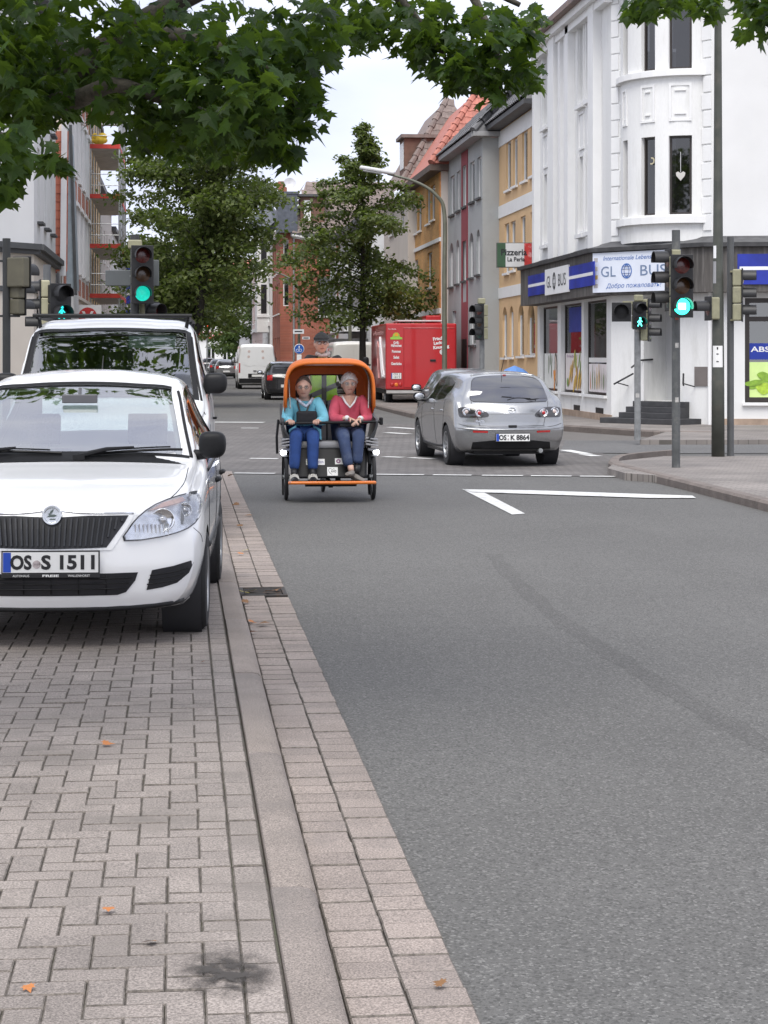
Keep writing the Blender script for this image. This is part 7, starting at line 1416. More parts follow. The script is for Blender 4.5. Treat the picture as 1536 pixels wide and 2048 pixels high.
# seat, back, sides
sc = MB().box(-.44, .44, -.03, .42, .60, .69).build('seat_cushion', SEATG, rk_, bevel=.04, seg=3)
for x in (-.22, .22): M = Matrix.Translation((x, .44, .66)) @ Matrix.Rotation(R(-12), 4, 'X'); MB().box(-.21, .21, -.04, .06, 0, .52, M).build('seat_back', SEATG, rk_, bevel=.04, seg=3)
for sg in (-1, 1):
    P = []
    for y, z0, z1 in ((-.16, .72, .93), (-.08, .60, .96), (.1, .52, .97), (.4, .50, .99), (.62, .50, 1.12)): P.append([(sg * (.44 + .10 * math.sin(math.pi * t * .55)), y, z0 + (z1 - z0) * t) for t in np.linspace(0, 1, 7)])
    q = MB().grid(P); q.grid([[(x + sg * .025, y, z) for x, y, z in r_] for r_ in P]); a, b = P[0], [(x + sg * .025, y, z) for x, y, z in P[0]]; q.grid([a, b]); q.grid([[r_[-1] for r_ in P], [(r_[-1][0] + sg * .025, r_[-1][1], r_[-1][2]) for r_ in P]]); q.grid([[r_[0] for r_ in P], [(r_[0][0] + sg * .025, r_[0][1], r_[0][2]) for r_ in P]])
    q.build('side_panel', DGR, rk_, smooth=50, merge=1e-5)
    for k in range(3): MB().cbox((sg * .49, -.05 + .02 * k, .655 + .035 * k), (.15, .30, .02), Matrix.Rotation(sg * R(8), 4, 'Y')).build('folded_cover', mat('cover_grey', (.30, .30, .31), .8), rk_, bevel=.008)
    p = Vector((sg * .545, -.12, .565)); M = frame(p, (1, 0, 0), None, (0, -1, 0))
    hl_ = MB().lathe([(.0, -.04), (.04, -.03), (.043, .005), (.036, .008)], 16, M).build('headlight', DGR, rk_, smooth=40); MB().lathe([(0, .012), (.02, .010), (.036, .004)], 16, M).build('lit_lens', mat('lit_headlight', (.9, .93, 1.), .3, emit=9., var=0), hl_, smooth=True)
    MB().cbox((sg * .50, -.09, .60), (.11, .09, .03)).build('lamp_bracket', mat('pale_bracket', (.5, .5, .5), .5), rk_, bevel=.01)
gb = MB().tube([(-.585, .02, .915), (-.575, -.12, .905), (.585, -.12, .925), (.60, .02, .935)], .017, 10).build('grab_bar', RBLK, rk_, smooth=40)
MB().cbox((.605, -.08, .93), (.04, .10, .09)).build('latch', RBLK, gb, bevel=.012); MB().tube([(-.60, -.02, .95), (-.62, -.03, .75), (-.615, -.03, .55)], .015, 6).build('strap', RBLK, gb)
# hood: bowed orange skin on ribs, back panel with a clear window
def archpt(t, w, z0, z1, e=.42):
    c, s_ = math.cos(math.pi * t), math.sin(math.pi * t); return (-w * math.copysign(abs(c) ** e, c), z0 + (z1 - z0) * abs(s_) ** e)
rows = []
for y, w_, z0, z1 in ((-.10, .525, 1.10, 1.625), (-.06, .53, 1.08, 1.65), (.15, .53, 1.02, 1.672), (.45, .525, .98, 1.655), (.64, .51, .98, 1.60), (.70, .49, .98, 1.55)):
    rows.append([(a, y, b) for a, b in (archpt(t, w_, z0, z1) for t in np.linspace(0, 1, 33))])
hd_ = MB().grid(rows); hd_.grid([[(a * .985, y, b - .012) for a, y, b in r_] for r_ in rows[1:]]); hood = hd_.build('hood', ORNG, rk_, smooth=True)
MB().tube([(a * .99, -.10, b - .01) for a, y, b in rows[0]], .019, 8).build('hood_rib', ORNG, hood, smooth=True)
fr = [(a * .92, .40, b - .03) for a, y, b in rows[3]]; MB().tube([(a * .97, .3, b - .025) for a, y, b in rows[3]], .010, 6).build('hood_rib', STEEL, hood, smooth=True)
ob = [(a * .985, .68, b - .01) for a, b in (archpt(t, .495, .98, 1.56) for t in np.linspace(0, 1, 33))]; ib = [(a, .685, b) for a, b in (archpt(t, .37, .99, 1.475, .3) for t in np.linspace(0, 1, 33))]
MB().grid([ob, ib]).build('back_panel', ORNG, hood, smooth=True); MB().grid([[(a, y - .003, b) for a, y, b in ib], [(a * .955, y - .003, b - .015) for a, y, b in ib]]).build('window_edge', RBLK, hood)
q = MB(); q.add([(a * .95, .69, b - .016) for a, y, b in ib], [tuple(range(33))]); q.build('clear_window', glassmat('clear_plastic_pane', (.8, .84, .84), .05, top=.4), hood)
for sg in (-1, 1): MB().tube([(sg * .46, -.02, 1.08), (sg * .475, .1, 1.42)], .008, 6).build('hood_strut', STEEL, hood)
MB().box(-.31, .31, .1, .13, 1.585, 1.61).build('cover_roll', WHITE, hood, bevel=.01)
# notices on the box front
nf = Vector((0, -.35, .18)).normalized(); 
def onbox(x, t, o=.004): p = Vector((x, -.20, .27)).lerp(Vector((x, -.02, .62)), t); n = Vector((0, -.35, .18)).normalized(); return frame(p + n * o, (1, 0, 0), None, n)
def label_(x0, x1, t0, t1, m=PLATEW): Lh = math.hypot(.18, .35); M = onbox((x0 + x1) / 2, (t0 + t1) / 2); w_, h_ = (x1 - x0) / 2, (t1 - t0) * Lh / 2; return MB().box(-w_, w_, -h_, h_, -.002, .002, M).build('sticker', m, rk_, bevel=.002), M
s1, M1 = label_(-.28, -.06, .42, .62); text('lettering', 'ation', .06, mat('violet_ink', (.10, .07, .30), .6), M1 @ Matrix.Translation((.055, 0, .003)), s1, .0005, width=.08)
MB().box(-.10, -.05, -.03, .03, .002, .003, M1).build('printed_mark', mat('olive_print', (.30, .33, .10), .6), s1)
s2, M2_ = label_(.06, .28, .44, .64); MB().lathe([(.012, .003), (.026, .003), (.026, .001), (.012, .001)], 16, M2_ @ Matrix.Translation((-.07, 0, 0)), True).build('ring_mark', mat('blue_red_print', (.25, .06, .2), .6), s2); MB().box(-.02, .06, -.02, .02, .002, .003, M2_).build('printed_mark', mat('red_print', (.45, .03, .03), .6), s2)
s3, M3 = label_(-.035, .09, .07, .35); text('lettering', 'AWO', .04, INK, M3 @ Matrix.Translation((.012, .0, .003)), s3, .0005, width=.065, bold=.001, shear=.2)
hp = [(.0, -.042), (-.03, -.014), (-.042, .012), (-.034, .034), (-.014, .036), (.0, .02), (.016, .034), (.03, .026)]; MB().tube([M3 @ Vector((a - .005, b, .003)) for a, b in hp], .0022, 5).build('heart_mark', INK, s3)
# bicycle half
MB().tube([(0, .5, .30), (0, .95, .33), (0, 1.05, .45), (0, .98, .80)], .028, 10).tube([(0, .62, .62), (0, 1.05, .42)], .022, 8).tube([(0, 1.05, .40), (.06, 1.42, .34)], .016, 8).tube([(0, 1.05, .40), (-.06, 1.42, .34)], .016, 8).tube([(0, .98, .80), (.06, 1.42, .34)], .012, 8).build('frame', RBLK, rk_, smooth=40)
bikewheel(rk_, 0, 1.36, .33); MB().ell((0, 1.03, .875), (.10, .14, .035), 12, 8).tube([(0, .985, .78), (0, 1.02, .87)], .016, 8).build('saddle', RBLK, rk_, smooth=True)
MB().tube([(-.34, .86, 1.10), (-.30, .78, 1.12), (0, .74, 1.10), (.30, .78, 1.12), (.34, .86, 1.10)], .014, 8).tube([(0, .66, .62), (0, .74, 1.10)], .018, 8).build('handlebar', RBLK, rk_, smooth=40)
MB().tube([(-.12, .98, .30), (.12, 1.0, .30)], .012, 6).cbox((-.14, .9, .30), (.08, .09, .02)).cbox((.14, 1.08, .30), (.08, .09, .02)).build('pedals', RBLK, rk_)
MB().cbox((.12, .3, .19), (.06, .1, .1)).cbox((-.14, .3, .2), (.2, .08, .03)).build('brake_gear', RBLK, rk_)
# ---------------------------------------------------------------- people
SKIN = mat('skin', (.46, .24, .16), .55, var=.12, vs=16); SKIN2 = mat('skin_pale', (.66, .42, .32), .55, var=.12, vs=16); SKIN3 = mat('skin_tanned', (.64, .40, .30), .55, var=.12, vs=16)
EYEW = mat('eye_white', (.6, .58, .55), .3); EYED = mat('eye_dark', (.03, .025, .02), .3); LIPS = mat('lips', (.30, .10, .085), .5)
def skinned(V, E, Rr, root, levels=2):
    """surface grown round a stick figure: vertices, edges, radii"""
    me = bpy.data.meshes.new('sk'); me.from_pydata([tuple(v) for v in V], E, []); o = bpy.data.objects.new('sk', me); COL.objects.link(o)
    m = o.modifiers.new('skin', 'SKIN'); m.use_smooth_shade = True; m.branch_smoothing = .6
    for i, d in enumerate(me.skin_vertices[0].data): r = Rr[i]; d.radius = r if isinstance(r, tuple) else (r, r); d.use_root = (i == root)
    s_ = o.modifiers.new('sub', 'SUBSURF'); s_.levels = levels; s_.render_levels = levels
    dg = bpy.context.evaluated_depsgraph_get(); ev = o.evaluated_get(dg); em = ev.to_mesh(); vs_ = [v.co.copy() for v in em.vertices]; fs_ = [tuple(p.vertices) for p in em.polygons]; ev.to_mesh_clear(); bpy.data.objects.remove(o); return vs_, fs_
def chain(pts, rs): return [Vector(p) for p in pts], [(i, i + 1) for i in range(len(pts) - 1)], list(rs)
def head(mb, c, yaw=0., pitch=0., h=.235, w=.155, dp=.19, jaw=.8):
    """face towards -y; brow, nose, cheeks, chin"""
    M = Matrix.Translation(c) @ Matrix.Rotation(yaw, 4, 'Z') @ Matrix.Rotation(pitch, 4, 'X'); n, m_ = 28, 22; vs_ = []; fs_ = []
    for j in range(m_ + 1):
        ph = math.pi * j / m_; z = math.cos(ph)
        for i in range(n):
            t = 2 * math.pi * i / n; x = math.sin(ph) * math.sin(t); y = -math.sin(ph) * math.cos(t)
            fr_ = max(0., -y); k = 1.
            if z < -.1: k = 1 - (1 - jaw) * min(1, (-z - .1) / .6)
            X, Y, Z = x * w / 2 * k, y * dp / 2 * (1 if y > 0 else (1. - .06 * abs(z))), z * h / 2
            if fr_ > .3:
                Y -= .028 * math.exp(-((x / .16) ** 2 + ((z + .12) / .15) ** 2)) + .016 * math.exp(-((x / .12) ** 2 + ((z - .06) / .12) ** 2))      # nose
                Y += .012 * math.exp(-(((abs(x) - .36) / .16) ** 2 + ((z - .08) / .10) ** 2))                                                    # eye sockets
                Y -= .008 * math.exp(-((z - .24) / .09) ** 2) * fr_; Y -= .012 * math.exp(-((x / .3) ** 2 + ((z + .78) / .16) ** 2)); Y += .006 * math.exp(-((x / .3) ** 2 + ((z + .56) / .06) ** 2)); Y -= .007 * math.exp(-((x / .3) ** 2 + ((z + .44) / .07) ** 2))
            vs_.append(M @ Vector((X, Y, Z)))
    for j in range(m_):
        for i in range(n): k2 = (i + 1) % n; fs_.append((j * n + i, (j + 1) * n + i, (j + 1) * n + k2, j * n + k2))
    mb.add(vs_, fs_)
    for sg in (-1, 1): mb.ell(M @ Vector((sg * w * .5, .008, -.004)), (.010, .022, .034), 8, 8, M.to_3x3().to_4x4())
    return M
def face(par, M, h=.235, w=.155, dp=.19, glasses=None, dark=False, brow=(.2, .18, .16)):
    for sg in (-1, 1):
        p = M @ Vector((sg * w * .19, -dp * .455, h * .045)); e = MB().ell(p, (.015, .008, .0085), 10, 6).build('eye', EYEW, par, smooth=True); MB().ell(p + (M.to_3x3() @ Vector((0, -.006, 0))), (.006, .004, .0065), 8, 6).build('iris', EYED, e, smooth=True)
        MB().tube([M @ Vector((sg * w * a, -dp * b, h * c)) for a, b, c in ((.08, .50, .105), (.19, .49, .125), (.30, .42, .105))], .0042, 6).build('eyebrow', mat('brow_%d' % int(brow[0] * 100), brow, .9), par)
    MB().tube([M @ Vector((a * w, -dp * .5 + abs(a) * .05 - .006, -h * .225 + .002 * (1 - abs(a) * 6))) for a in (-.17, -.08, 0, .08, .17)], [.002, .0048, .0052, .0048, .002], 6).build('mouth', LIPS, par, smooth=True)
    if glasses:
        g = MB()
        for sg in (-1, 1):
            g.tube([M @ Vector((sg * w * .215 + .024 * math.cos(t), -dp * .5 - .012, h * .04 + .018 * math.sin(t))) for t in np.linspace(0, 2 * math.pi, 13)], .0022, 5); g.tube([M @ Vector((sg * w * .37, -dp * .5 - .008, h * .06)), M @ Vector((sg * w * .52, .01, h * .06))], .002, 5)
        g.tube([M @ Vector((-.012, -dp * .5 - .018, h * .05)), M @ Vector((.012, -dp * .5 - .018, h * .05))], .002, 5); go = g.build('glasses', glasses, par)
        for sg in (-1, 1): MB().ell(M @ Vector((sg * w * .215, -dp * .5 - .011, h * .04)), (.023, .002, .0175), 14, 6, M.to_3x3().to_4x4()).build('lens', glassmat('shade_lens' if dark else 'spectacle_lens', (.35, .25, .18) if dark else (.9, .9, .9), .08, top=.5), go, smooth=True)
def hair(par, M, m, h=.235, w=.155, dp=.19, low=.05, thick=.012, fringe=.5, side=-.1, name='hair'):
    """shell over the skull: covers above a hairline that drops from brow to nape"""
    n, m_ = 32, 18; P = []; rg = random.Random(1)
    for j in range(m_ + 1):
        row = []
        for i in range(n + 1):
            t = 2 * math.pi * i / n; back = (1 - math.cos(t)) / 2           # 0 front, 1 back
            zl = fringe + (side - fringe) * min(1, back * 2.2) + (low - .35 - side) * max(0, back * 2 - 1); ph = math.acos(max(-1, min(1, zl))) * j / m_
            bump = thick * (1 + .35 * math.sin(i * 2.3 + j) * math.sin(j * 1.3)) * (1 if j < m_ else .2); x, y, z = math.sin(ph) * math.sin(t), -math.sin(ph) * math.cos(t), math.cos(ph)
            bump += rg.uniform(-.25, .35) * thick * (0 < j < m_) * (i < n); row.append(M @ Vector((x * (w / 2 + bump), y * (dp / 2 + bump), z * (h / 2 + bump))))
        P.append(row)
    return MB().grid(P).build(name, m, par, smooth=True)
def hand(mb, wrist, fwd, up, sg, curl=.9, s=1.):
    """palm, four bent fingers of unequal length, thumb from the side of the palm"""
    f = Vector(fwd).normalized(); u = Vector(up); u = (u - f * u.dot(f)).normalized(); r = f.cross(u) * sg; w = Vector(wrist)
    vs_, fs_ = skinned([w, w + f * .045 * s, w + f * .085 * s], [(0, 1), (1, 2)], [(.022 * s, .017 * s), (.034 * s, .016 * s), (.036 * s, .014 * s)], 0, 1); 
    cen_ = w + f * .05 * s
    vs_ = []; P = []
    for k, (a, ww, hh) in enumerate(((-.01, .022, .018), (.02, .034, .017), (.06, .041, .016), (.09, .04, .013))): P.append([w + f * a * s + (r * math.cos(t) * ww + u * math.sin(t) * hh) * s for t in np.linspace(0, 2 * math.pi, 11)[:-1]])
    mb.grid([p + [p[0]] for p in P]); mb.add(P[-1], [tuple(range(10))])
    for k, (o, L) in enumerate(((-.03, .068), (-.011, .078), (.009, .074), (.028, .058))):
        p = w + f * .085 * s + r * o * s; pts = [p]; a = .15
        for q, l in enumerate((.45, .32, .23)): d = f * math.cos(a) - u * math.sin(a); p = p + d * L * l * s; pts.append(p); a += curl * .75
        mb.tube(pts, [.0095 * s, .009 * s, .0082 * s, .0065 * s], 7)
    p = w + f * .025 * s - r * .03 * s; mb.tube([p, p + (f * .6 - r * .7 - u * .25).normalized() * .035 * s, p + (f * .75 - r * .55 - u * .75).normalized() * .066 * s], [.013 * s, .011 * s, .008 * s], 7)
def person(name, label, cat, J, skin, cloth, legs, shoes, hd, hands, loc=(0, 0, 0), rz=0.):
    t = thing(name, label, cat, loc, rz); V = []; E = []; Rr = []
    def add(pts, rs, frm=None):
        i0 = len(V)
        for k, (p, r) in enumerate(zip(pts, rs)):
            V.append(Vector(p)); Rr.append(r)
            if k or frm is not None: E.append((i0 + k - 1 if k else frm, i0 + k))
        return i0
    p_ = J['pelvis']; add([p_, J['waist'], J['chest'], J['neck'], J['skull']], [(.13, .10), (.125, .095), (.14, .10), .052, .05])
    for sg, S_ in ((-1, 'L'), (1, 'R')):
        add([J['sh' + S_], J['el' + S_], J['wr' + S_]], [.055, .04, .026], 2); add([J['hp' + S_], J['kn' + S_], J['an' + S_]], [.08, .055, .036], 0)
    vs_, fs_ = skinned(V, E, Rr, 0, 2); mb = MB(); mb.add(vs_, fs_); M = head(mb, hd['c'], hd.get('yaw', 0), hd.get('pitch', 0), **hd.get('dim', {}))
    for wr, f, u, sg, cu in hands: hand(mb, wr, f, u, sg, cu)
    body = mb.build('body', skin, t, smooth=True)
    vs_, fs_ = skinned(*[(lambda a: a)(x) for x in cloth['fig'](J)]); mb = MB(); mb.add(vs_, fs_); top = mb.build(cloth['name'], cloth['m'], t, smooth=True)
    for nm, m, key in legs:
        Vv = [J['pelvis']]; Ee = []; Rv = [(.165, .12)]
        for S_ in 'LR':
            i0 = len(Vv); a, k, n_ = J['hp' + S_], J['kn' + S_], J['an' + S_]; Vv += [a, Vector(a).lerp(Vector(k), .5), k, Vector(k).lerp(Vector(n_), .5), n_]; Rv += [.105, .095, .082, .072, .066]; Ee += [(0, i0)] + [(i0 + q, i0 + q + 1) for q in range(4)]
        vs_, fs_ = skinned([Vector(v) for v in Vv], Ee, Rv, 0); mb = MB(); mb.add(vs_, fs_); mb.build(nm, m, t, smooth=True)
    return t, body, top, M
def topfig(extra=.03, sleeve=1., low=True):
    def f(J):
        V = [Vector(J['pelvis']) + Vector((0, 0, .02)), Vector(J['waist']), Vector(J['chest']), Vector(J['chest']).lerp(Vector(J['neck']), .62)]; E = [(0, 1), (1, 2), (2, 3)]; Rr = [(.175 + extra, .13 + extra), (.16 + extra, .125 + extra), (.16 + extra, .115 + extra), (.085, .075)]
        for S_ in 'LR':
            i0 = len(V); w_ = Vector(J['el' + S_]).lerp(Vector(J['wr' + S_]), .86 * sleeve); e = Vector(J['el' + S_]); s_ = Vector(J['sh' + S_]); V += [s_, s_.lerp(e, .5), e, e.lerp(w_, .5), w_]; E += [(2, i0)] + [(i0 + k, i0 + k + 1) for k in range(4)]; Rr += [.082 + extra * .4, .072 + extra * .4, .066 + extra * .4, .056 + extra * .4, .046 + extra * .3]
        return V, E, Rr, 0
    return f
def shoe(par, ank, toe, m, name='shoe', h=.05, sole=None):
    a, b = Vector(ank), Vector(toe); d = (b - a); d.z *= .3; d.normalize(); s_ = Vector((-d.y, d.x, 0)).normalized(); P = []
    for k, (t, w_, hh) in enumerate(((-.06, .026, .06), (0, .036, .075), (.08, .043, .058), (.15, .045, .042), (.20, .03, .028))):
        c = Vector((a.x, a.y, 0)) + d * t; z0 = b.z
        P.append([Vector((c.x, c.y, z0)) + s_ * (w_ * math.cos(q)) + Vector((0, 0, (hh if math.sin(q) > 0 else .008) * math.sin(q) + .01)) for q in np.linspace(0, 2 * math.pi, 13)[:-1]])
    mb = MB(); mb.grid([p + [p[0]] for p in P]); mb.add(P[0], [tuple(range(12))]); mb.add(P[-1], [tuple(reversed(range(12)))]); return mb.build(name, m, par, smooth=40)
def rel(x, y, z): return Vector((x, y, z))
# ---- passenger in the light blue jacket
CYAN = mat('cyan_fleece', (.22, .60, .74), .9, var=.14, vs=9, bump=.9, bs=14); NAVY = mat('blue_trousers', (.018, .055, .20), .85, var=.2, vs=10, bump=.9, bs=11)
cx = -.285
J = dict(pelvis=(cx, .27, .78), waist=(cx, .26, .93), chest=(cx, .24, 1.11), neck=(cx - .005, .20, 1.21), skull=(cx - .01, .165, 1.25), shL=(cx - .165, .24, 1.165), elL=(cx - .215, .10, .93), wrL=(cx - .175, -.055, .93), shR=(cx + .165, .24, 1.165), elR=(cx + .235, .10, .93), wrR=(cx + .13, -.055, .93),
         hpL=(cx - .09, .22, .765), knL=(cx - .115, -.16, .755), anL=(cx - .14, -.26, .36), hpR=(cx + .09, .22, .765), knR=(cx + .085, -.16, .755), anR=(cx + .075, -.26, .355))
p1, b1, t1_, M1_ = person('person', 'passenger in light blue jacket and glasses holding the rickshaw bar, black bag on the chest', 'person', J, SKIN2, dict(fig=topfig(.012), m=CYAN, name='jacket'), [('trousers', NAVY, 0)], None,
    dict(c=(cx - .012, .145, 1.325), yaw=R(-4), pitch=R(6), dim=dict(h=.26, w=.18, dp=.21, jaw=.9)), [((cx - .175, -.03, .935), (.1, -1, -.05), (0, .1, 1), -1, 1.7), ((cx + .13, -.03, .935), (-.1, -1, -.05), (0, .1, 1), 1, 1.7)], (RX, RY, 0), R(-1))
face(b1, M1_, .26, .18, .21, mat('brown_frames', (.16, .09, .06), .3), False); hair(p1, M1_, mat('thin_dark_hair', (.14, .11, .09), .8, var=.4, vs=40, bump=.8, bs=80), .26, .18, .21, .1, .007, .76, .12)
MB().cbox((cx + .02, .04, .97), (.245, .07, .155)).build('chest_bag', mat('bag_black', (.012, .012, .015), .7, var=.3, bump=.4, bs=20), p1, bevel=.025, seg=3)
MB().tube([(cx - .06, .06, 1.04), (cx - .085, .09, 1.14), (cx - .075, .2, 1.235)], .012, 6).build('bag_strap', INK, p1); MB().tube([(cx + .02, .04, 1.04), (cx + .06, .085, 1.14), (cx + .08, .2, 1.235)], .012, 6).build('bag_strap', INK, p1)
MB().tube([(cx - .09, .14, 1.185), (cx - .03, .085, 1.13), (cx + .015, .08, 1.10), (cx + .05, .085, 1.13), (cx + .09, .14, 1.185)], .02, 8).build('shirt_collar', mat('shirt_pale', (.45, .50, .60), .9, var=.4, vs=40), p1, smooth=True)
for sg in (-1, 1): q = MB(); q.grid([[Vector((cx + sg * (.10 + .09 * t), .10 - .10 * t - .05 * s_, .88 - .12 * s_ - .05 * t)) for t in np.linspace(0, 1, 5)] for s_ in (0, .5, 1.)]); q.build('jacket_hem', CYAN, p1, smooth=True)
WST = mat('pale_strap', (.52, .50, .45), .7, var=.2, vs=30)
for S_ in 'LR':
    a = J['an' + S_]; shoe(p1, (a[0], a[1] - .02, .3), (a[0], a[1] - .2, .244), INK, 'sandal')
    for k in range(3): MB().tube([(a[0] + .045 * math.cos(q), a[1] - .02 - .055 * k, .262 + (.07 - .016 * k) * math.sin(q)) for q in np.linspace(0, math.pi, 9)], .014, 6).build('sandal_strap', WST, p1, smooth=True)
    MB().tube([(a[0], a[1], .38), (a[0], a[1] - .03, .29)], [.04, .038], 10).build('sock', INK, p1, smooth=True)
# ---- passenger in the pink sweater
PINK = mat('pink_knit', (.62, .10, .15), .9, var=.12, vs=9, bump=.9, bs=14); JEAN = mat('blue_jeans', (.035, .055, .12), .85, var=.25, vs=7, stain=(.12, .15, .22), sst=4, bump=.9, bs=12)
cx = .25
J = dict(pelvis=(cx, .27, .79), waist=(cx, .26, .94), chest=(cx, .25, 1.13), neck=(cx, .225, 1.235), skull=(cx - .005, .19, 1.28), shL=(cx - .155, .25, 1.19), elL=(cx - .20, .12, .94), wrL=(cx - .045, -.05, .965), shR=(cx + .155, .25, 1.19), elR=(cx + .215, .12, .94), wrR=(cx + .115, -.05, .96),
         hpL=(cx - .085, .22, .775), knL=(cx - .095, -.15, .765), anL=(cx - .04, -.27, .40), hpR=(cx + .085, .22, .775), knR=(cx + .085, -.15, .765), anR=(cx + .06, -.24, .43))
p2, b2, t2_, M2p = person('person', 'white haired passenger in pink sweater and jeans with hands folded and ankles crossed', 'person', J, SKIN2, dict(fig=topfig(.014), m=PINK, name='sweater'), [('jeans', JEAN, 0)], None,
    dict(c=(cx - .005, .175, 1.36), yaw=R(3), pitch=R(3), dim=dict(h=.25, w=.172, dp=.205, jaw=.88)), [((cx - .01, -.055, .96), (.8, -.7, -.35), (.2, .2, 1), -1, .8), ((cx + .10, -.06, .955), (-.75, -.7, -.4), (-.2, .2, 1), 1, .8)], (RX, RY, 0), R(-1))
face(b2, M2p, .25, .172, .205, mat('wire_frames', (.3, .28, .26), .3, .6), False, (.45, .43, .4)); hair(p2, M2p, mat('white_hair', (.78, .75, .71), .8, var=.2, vs=50, bump=1., bs=70), .25, .172, .205, .25, .018, .52, -.02)
vn_ = [(cx - .085, .165, 1.215), (cx - .05, .10, 1.145), (cx, .085, 1.085), (cx + .05, .10, 1.145), (cx + .085, .165, 1.215)]; MB().tube(vn_, .013, 8).build('v_neck_trim', WHITE, p2, smooth=True)
q = MB(); q.add([Vector(vn_[0]) + Vector((.01, .02, 0)), Vector(vn_[2]) + Vector((0, .012, .005)), Vector(vn_[4]) + Vector((-.01, .02, 0)), Vector((cx, .12, 1.235))], [(0, 1, 3), (1, 2, 3)]); q.build('neckline_skin', SKIN2, p2)
for w_ in (J['wrL'], J['wrR']): MB().ell((w_[0], w_[1] + .02, w_[2]), (.035, .03, .033), 12, 8).build('white_cuff', WHITE, p2, smooth=True)
GRS = mat('grey_shoe', (.20, .18, .16), .8, var=.2); SOLE = mat('shoe_sole', (.6, .58, .55), .7)
def rshoe(a, f, roll, m):
    M = frame(a, Vector(f).normalized().cross(Vector((0, 0, 1))), Vector(f).normalized()) ; P = []
    for t, w_, h0, h1 in ((-.05, .026, -.05, .02), (0, .037, -.055, .03), (.05, .043, -.055, .005), (.10, .044, -.055, -.012), (.135, .028, -.052, -.025)): P.append([M @ Vector((w_ * math.cos(q), t, (h0 + h1) / 2 + (h1 - h0) / 2 * math.sin(q))) for q in np.linspace(0, 2 * math.pi, 13)[:-1]])
    mb = MB(); mb.grid([p + [p[0]] for p in P]); mb.add(P[0], [tuple(range(12))]); mb.add(P[-1], [tuple(range(12))]); o = mb.build('shoe', m, p2, smooth=40); MB().grid([[M @ Vector((w_ * s_, t, -.057)) for s_ in (-1, 0, 1)] for t, w_ in ((-.05, .024), (0, .035), (.05, .042), (.10, .042), (.135, .024))]).build('shoe_sole', SOLE, o)
rshoe((cx - .005, -.30, .345), (-.35, -.7, .12), 0, GRS); rshoe((cx + .04, -.28, .30), (.75, -.5, -.12), 0, GRS)
MB().tube([(cx - .02, -.275, .42), (cx - .01, -.29, .35)], [.036, .034], 10).build('ankle', SKIN2, p2, smooth=True); MB().tube([(cx + .06, -.25, .42), (cx + .05, -.27, .33)], [.04, .036], 10).build('sock', INK, p2, smooth=True)
MB().cbox((cx + .0, .03, .88), (.26, .05, .05)).build('seat_belt', INK, p2, bevel=.012)
# ---- rider behind the hood
VEST = mat('hi_vis_vest', (.42, .78, .03), .7, var=.12, vs=9, bump=.4, bs=20); DKJ = mat('dark_jacket', (.02, .022, .022), .85, var=.25, vs=9)
J = dict(pelvis=(-.02, 1.02, .98), waist=(-.02, 1.0, 1.16), chest=(-.02, .96, 1.55), neck=(-.03, .93, 1.68), skull=(-.035, .91, 1.75), shL=(-.20, .96, 1.675), elL=(-.33, .93, 1.24), wrL=(-.31, .82, 1.13), shR=(.16, .96, 1.675), elR=(.30, .93, 1.24), wrR=(.28, .82, 1.13),
         hpL=(-.11, 1.0, .95), knL=(-.15, .72, .70), anL=(-.14, .88, .36), hpR=(.07, 1.0, .95), knR=(.12, .78, .60), anR=(.14, 1.04, .36))
p3, b3, t3_, M3p = person('person', 'rider in dark cap and yellow high visibility vest steering from behind the orange hood', 'person', J, SKIN3, dict(fig=topfig(.01), m=DKJ, name='jacket'), [('trousers', DKJ, 0)], None,
    dict(c=(-.045, .895, 1.845), yaw=R(4), pitch=R(2), dim=dict(h=.25, w=.165, dp=.2, jaw=.86)), [((-.31, .84, 1.135), (.05, -1, -.1), (0, .1, 1), -1, 1.7), ((.28, .84, 1.135), (-.05, -1, -.1), (0, .1, 1), 1, 1.7)], (RX, RY, 0), R(-1))
face(b3, M3p, .25, .165, .2, mat('dark_frames', (.02, .02, .02), .3), False, (.3, .28, .26)); hair(p3, M3p, mat('grey_hair', (.32, .30, .28), .8, var=.3, vs=40), .25, .165, .2, .05, .006, .5, .0)
CAPM = mat('dark_cap', (.035, .035, .035), .85, var=.3, vs=20, bump=.3, bs=50); hair(p3, M3p, CAPM, .262, .185, .222, .5, .012, .42, .38, 'cap'); q = MB(); q.grid([[M3p @ Vector((.095 * math.sin(a), -.095 * math.cos(a) - r_, .060 - .020 * r_ / .05 - .012 * math.sin(a) ** 2)) for a in np.linspace(-1.15, 1.15, 13)] for r_ in (-.005, .03, .055)]); q.build('cap_peak', CAPM, p3, smooth=True)
def vestfig(J): V = [Vector(J['pelvis']) + Vector((0, 0, .02)), Vector(J['waist']), Vector(J['chest']), Vector(J['chest']).lerp(Vector(J['neck']), .5)]; return V + [Vector(J['shL']).lerp(Vector(J['chest']), .25), Vector(J['shR']).lerp(Vector(J['chest']), .25)], [(0, 1), (1, 2), (2, 3), (2, 4), (2, 5)], [(.215, .17), (.205, .165), (.195, .155), (.11, .10), .11, .11], 0
vs_, fs_ = skinned(*vestfig(J)); mb = MB(); mb.add(vs_, fs_); mb.build('hi_vis_vest', VEST, p3, smooth=True)
SILV = mat('reflective_tape', (.16, .17, .18), .4, .2, var=.1)
MB().bar((-.2, .775, 1.20), (.17, .775, 1.36), .06, .012, (0, 1, 0)).build('reflective_band', SILV, p3); MB().bar((-.2, .775, 1.13), (.2, .775, 1.13), .012, .05).build('reflective_band', SILV, p3)
MB().cbox((-.02, .76, 1.25), (.06, .03, .5)).build('jacket_zip', DKJ, p3, bevel=.01)
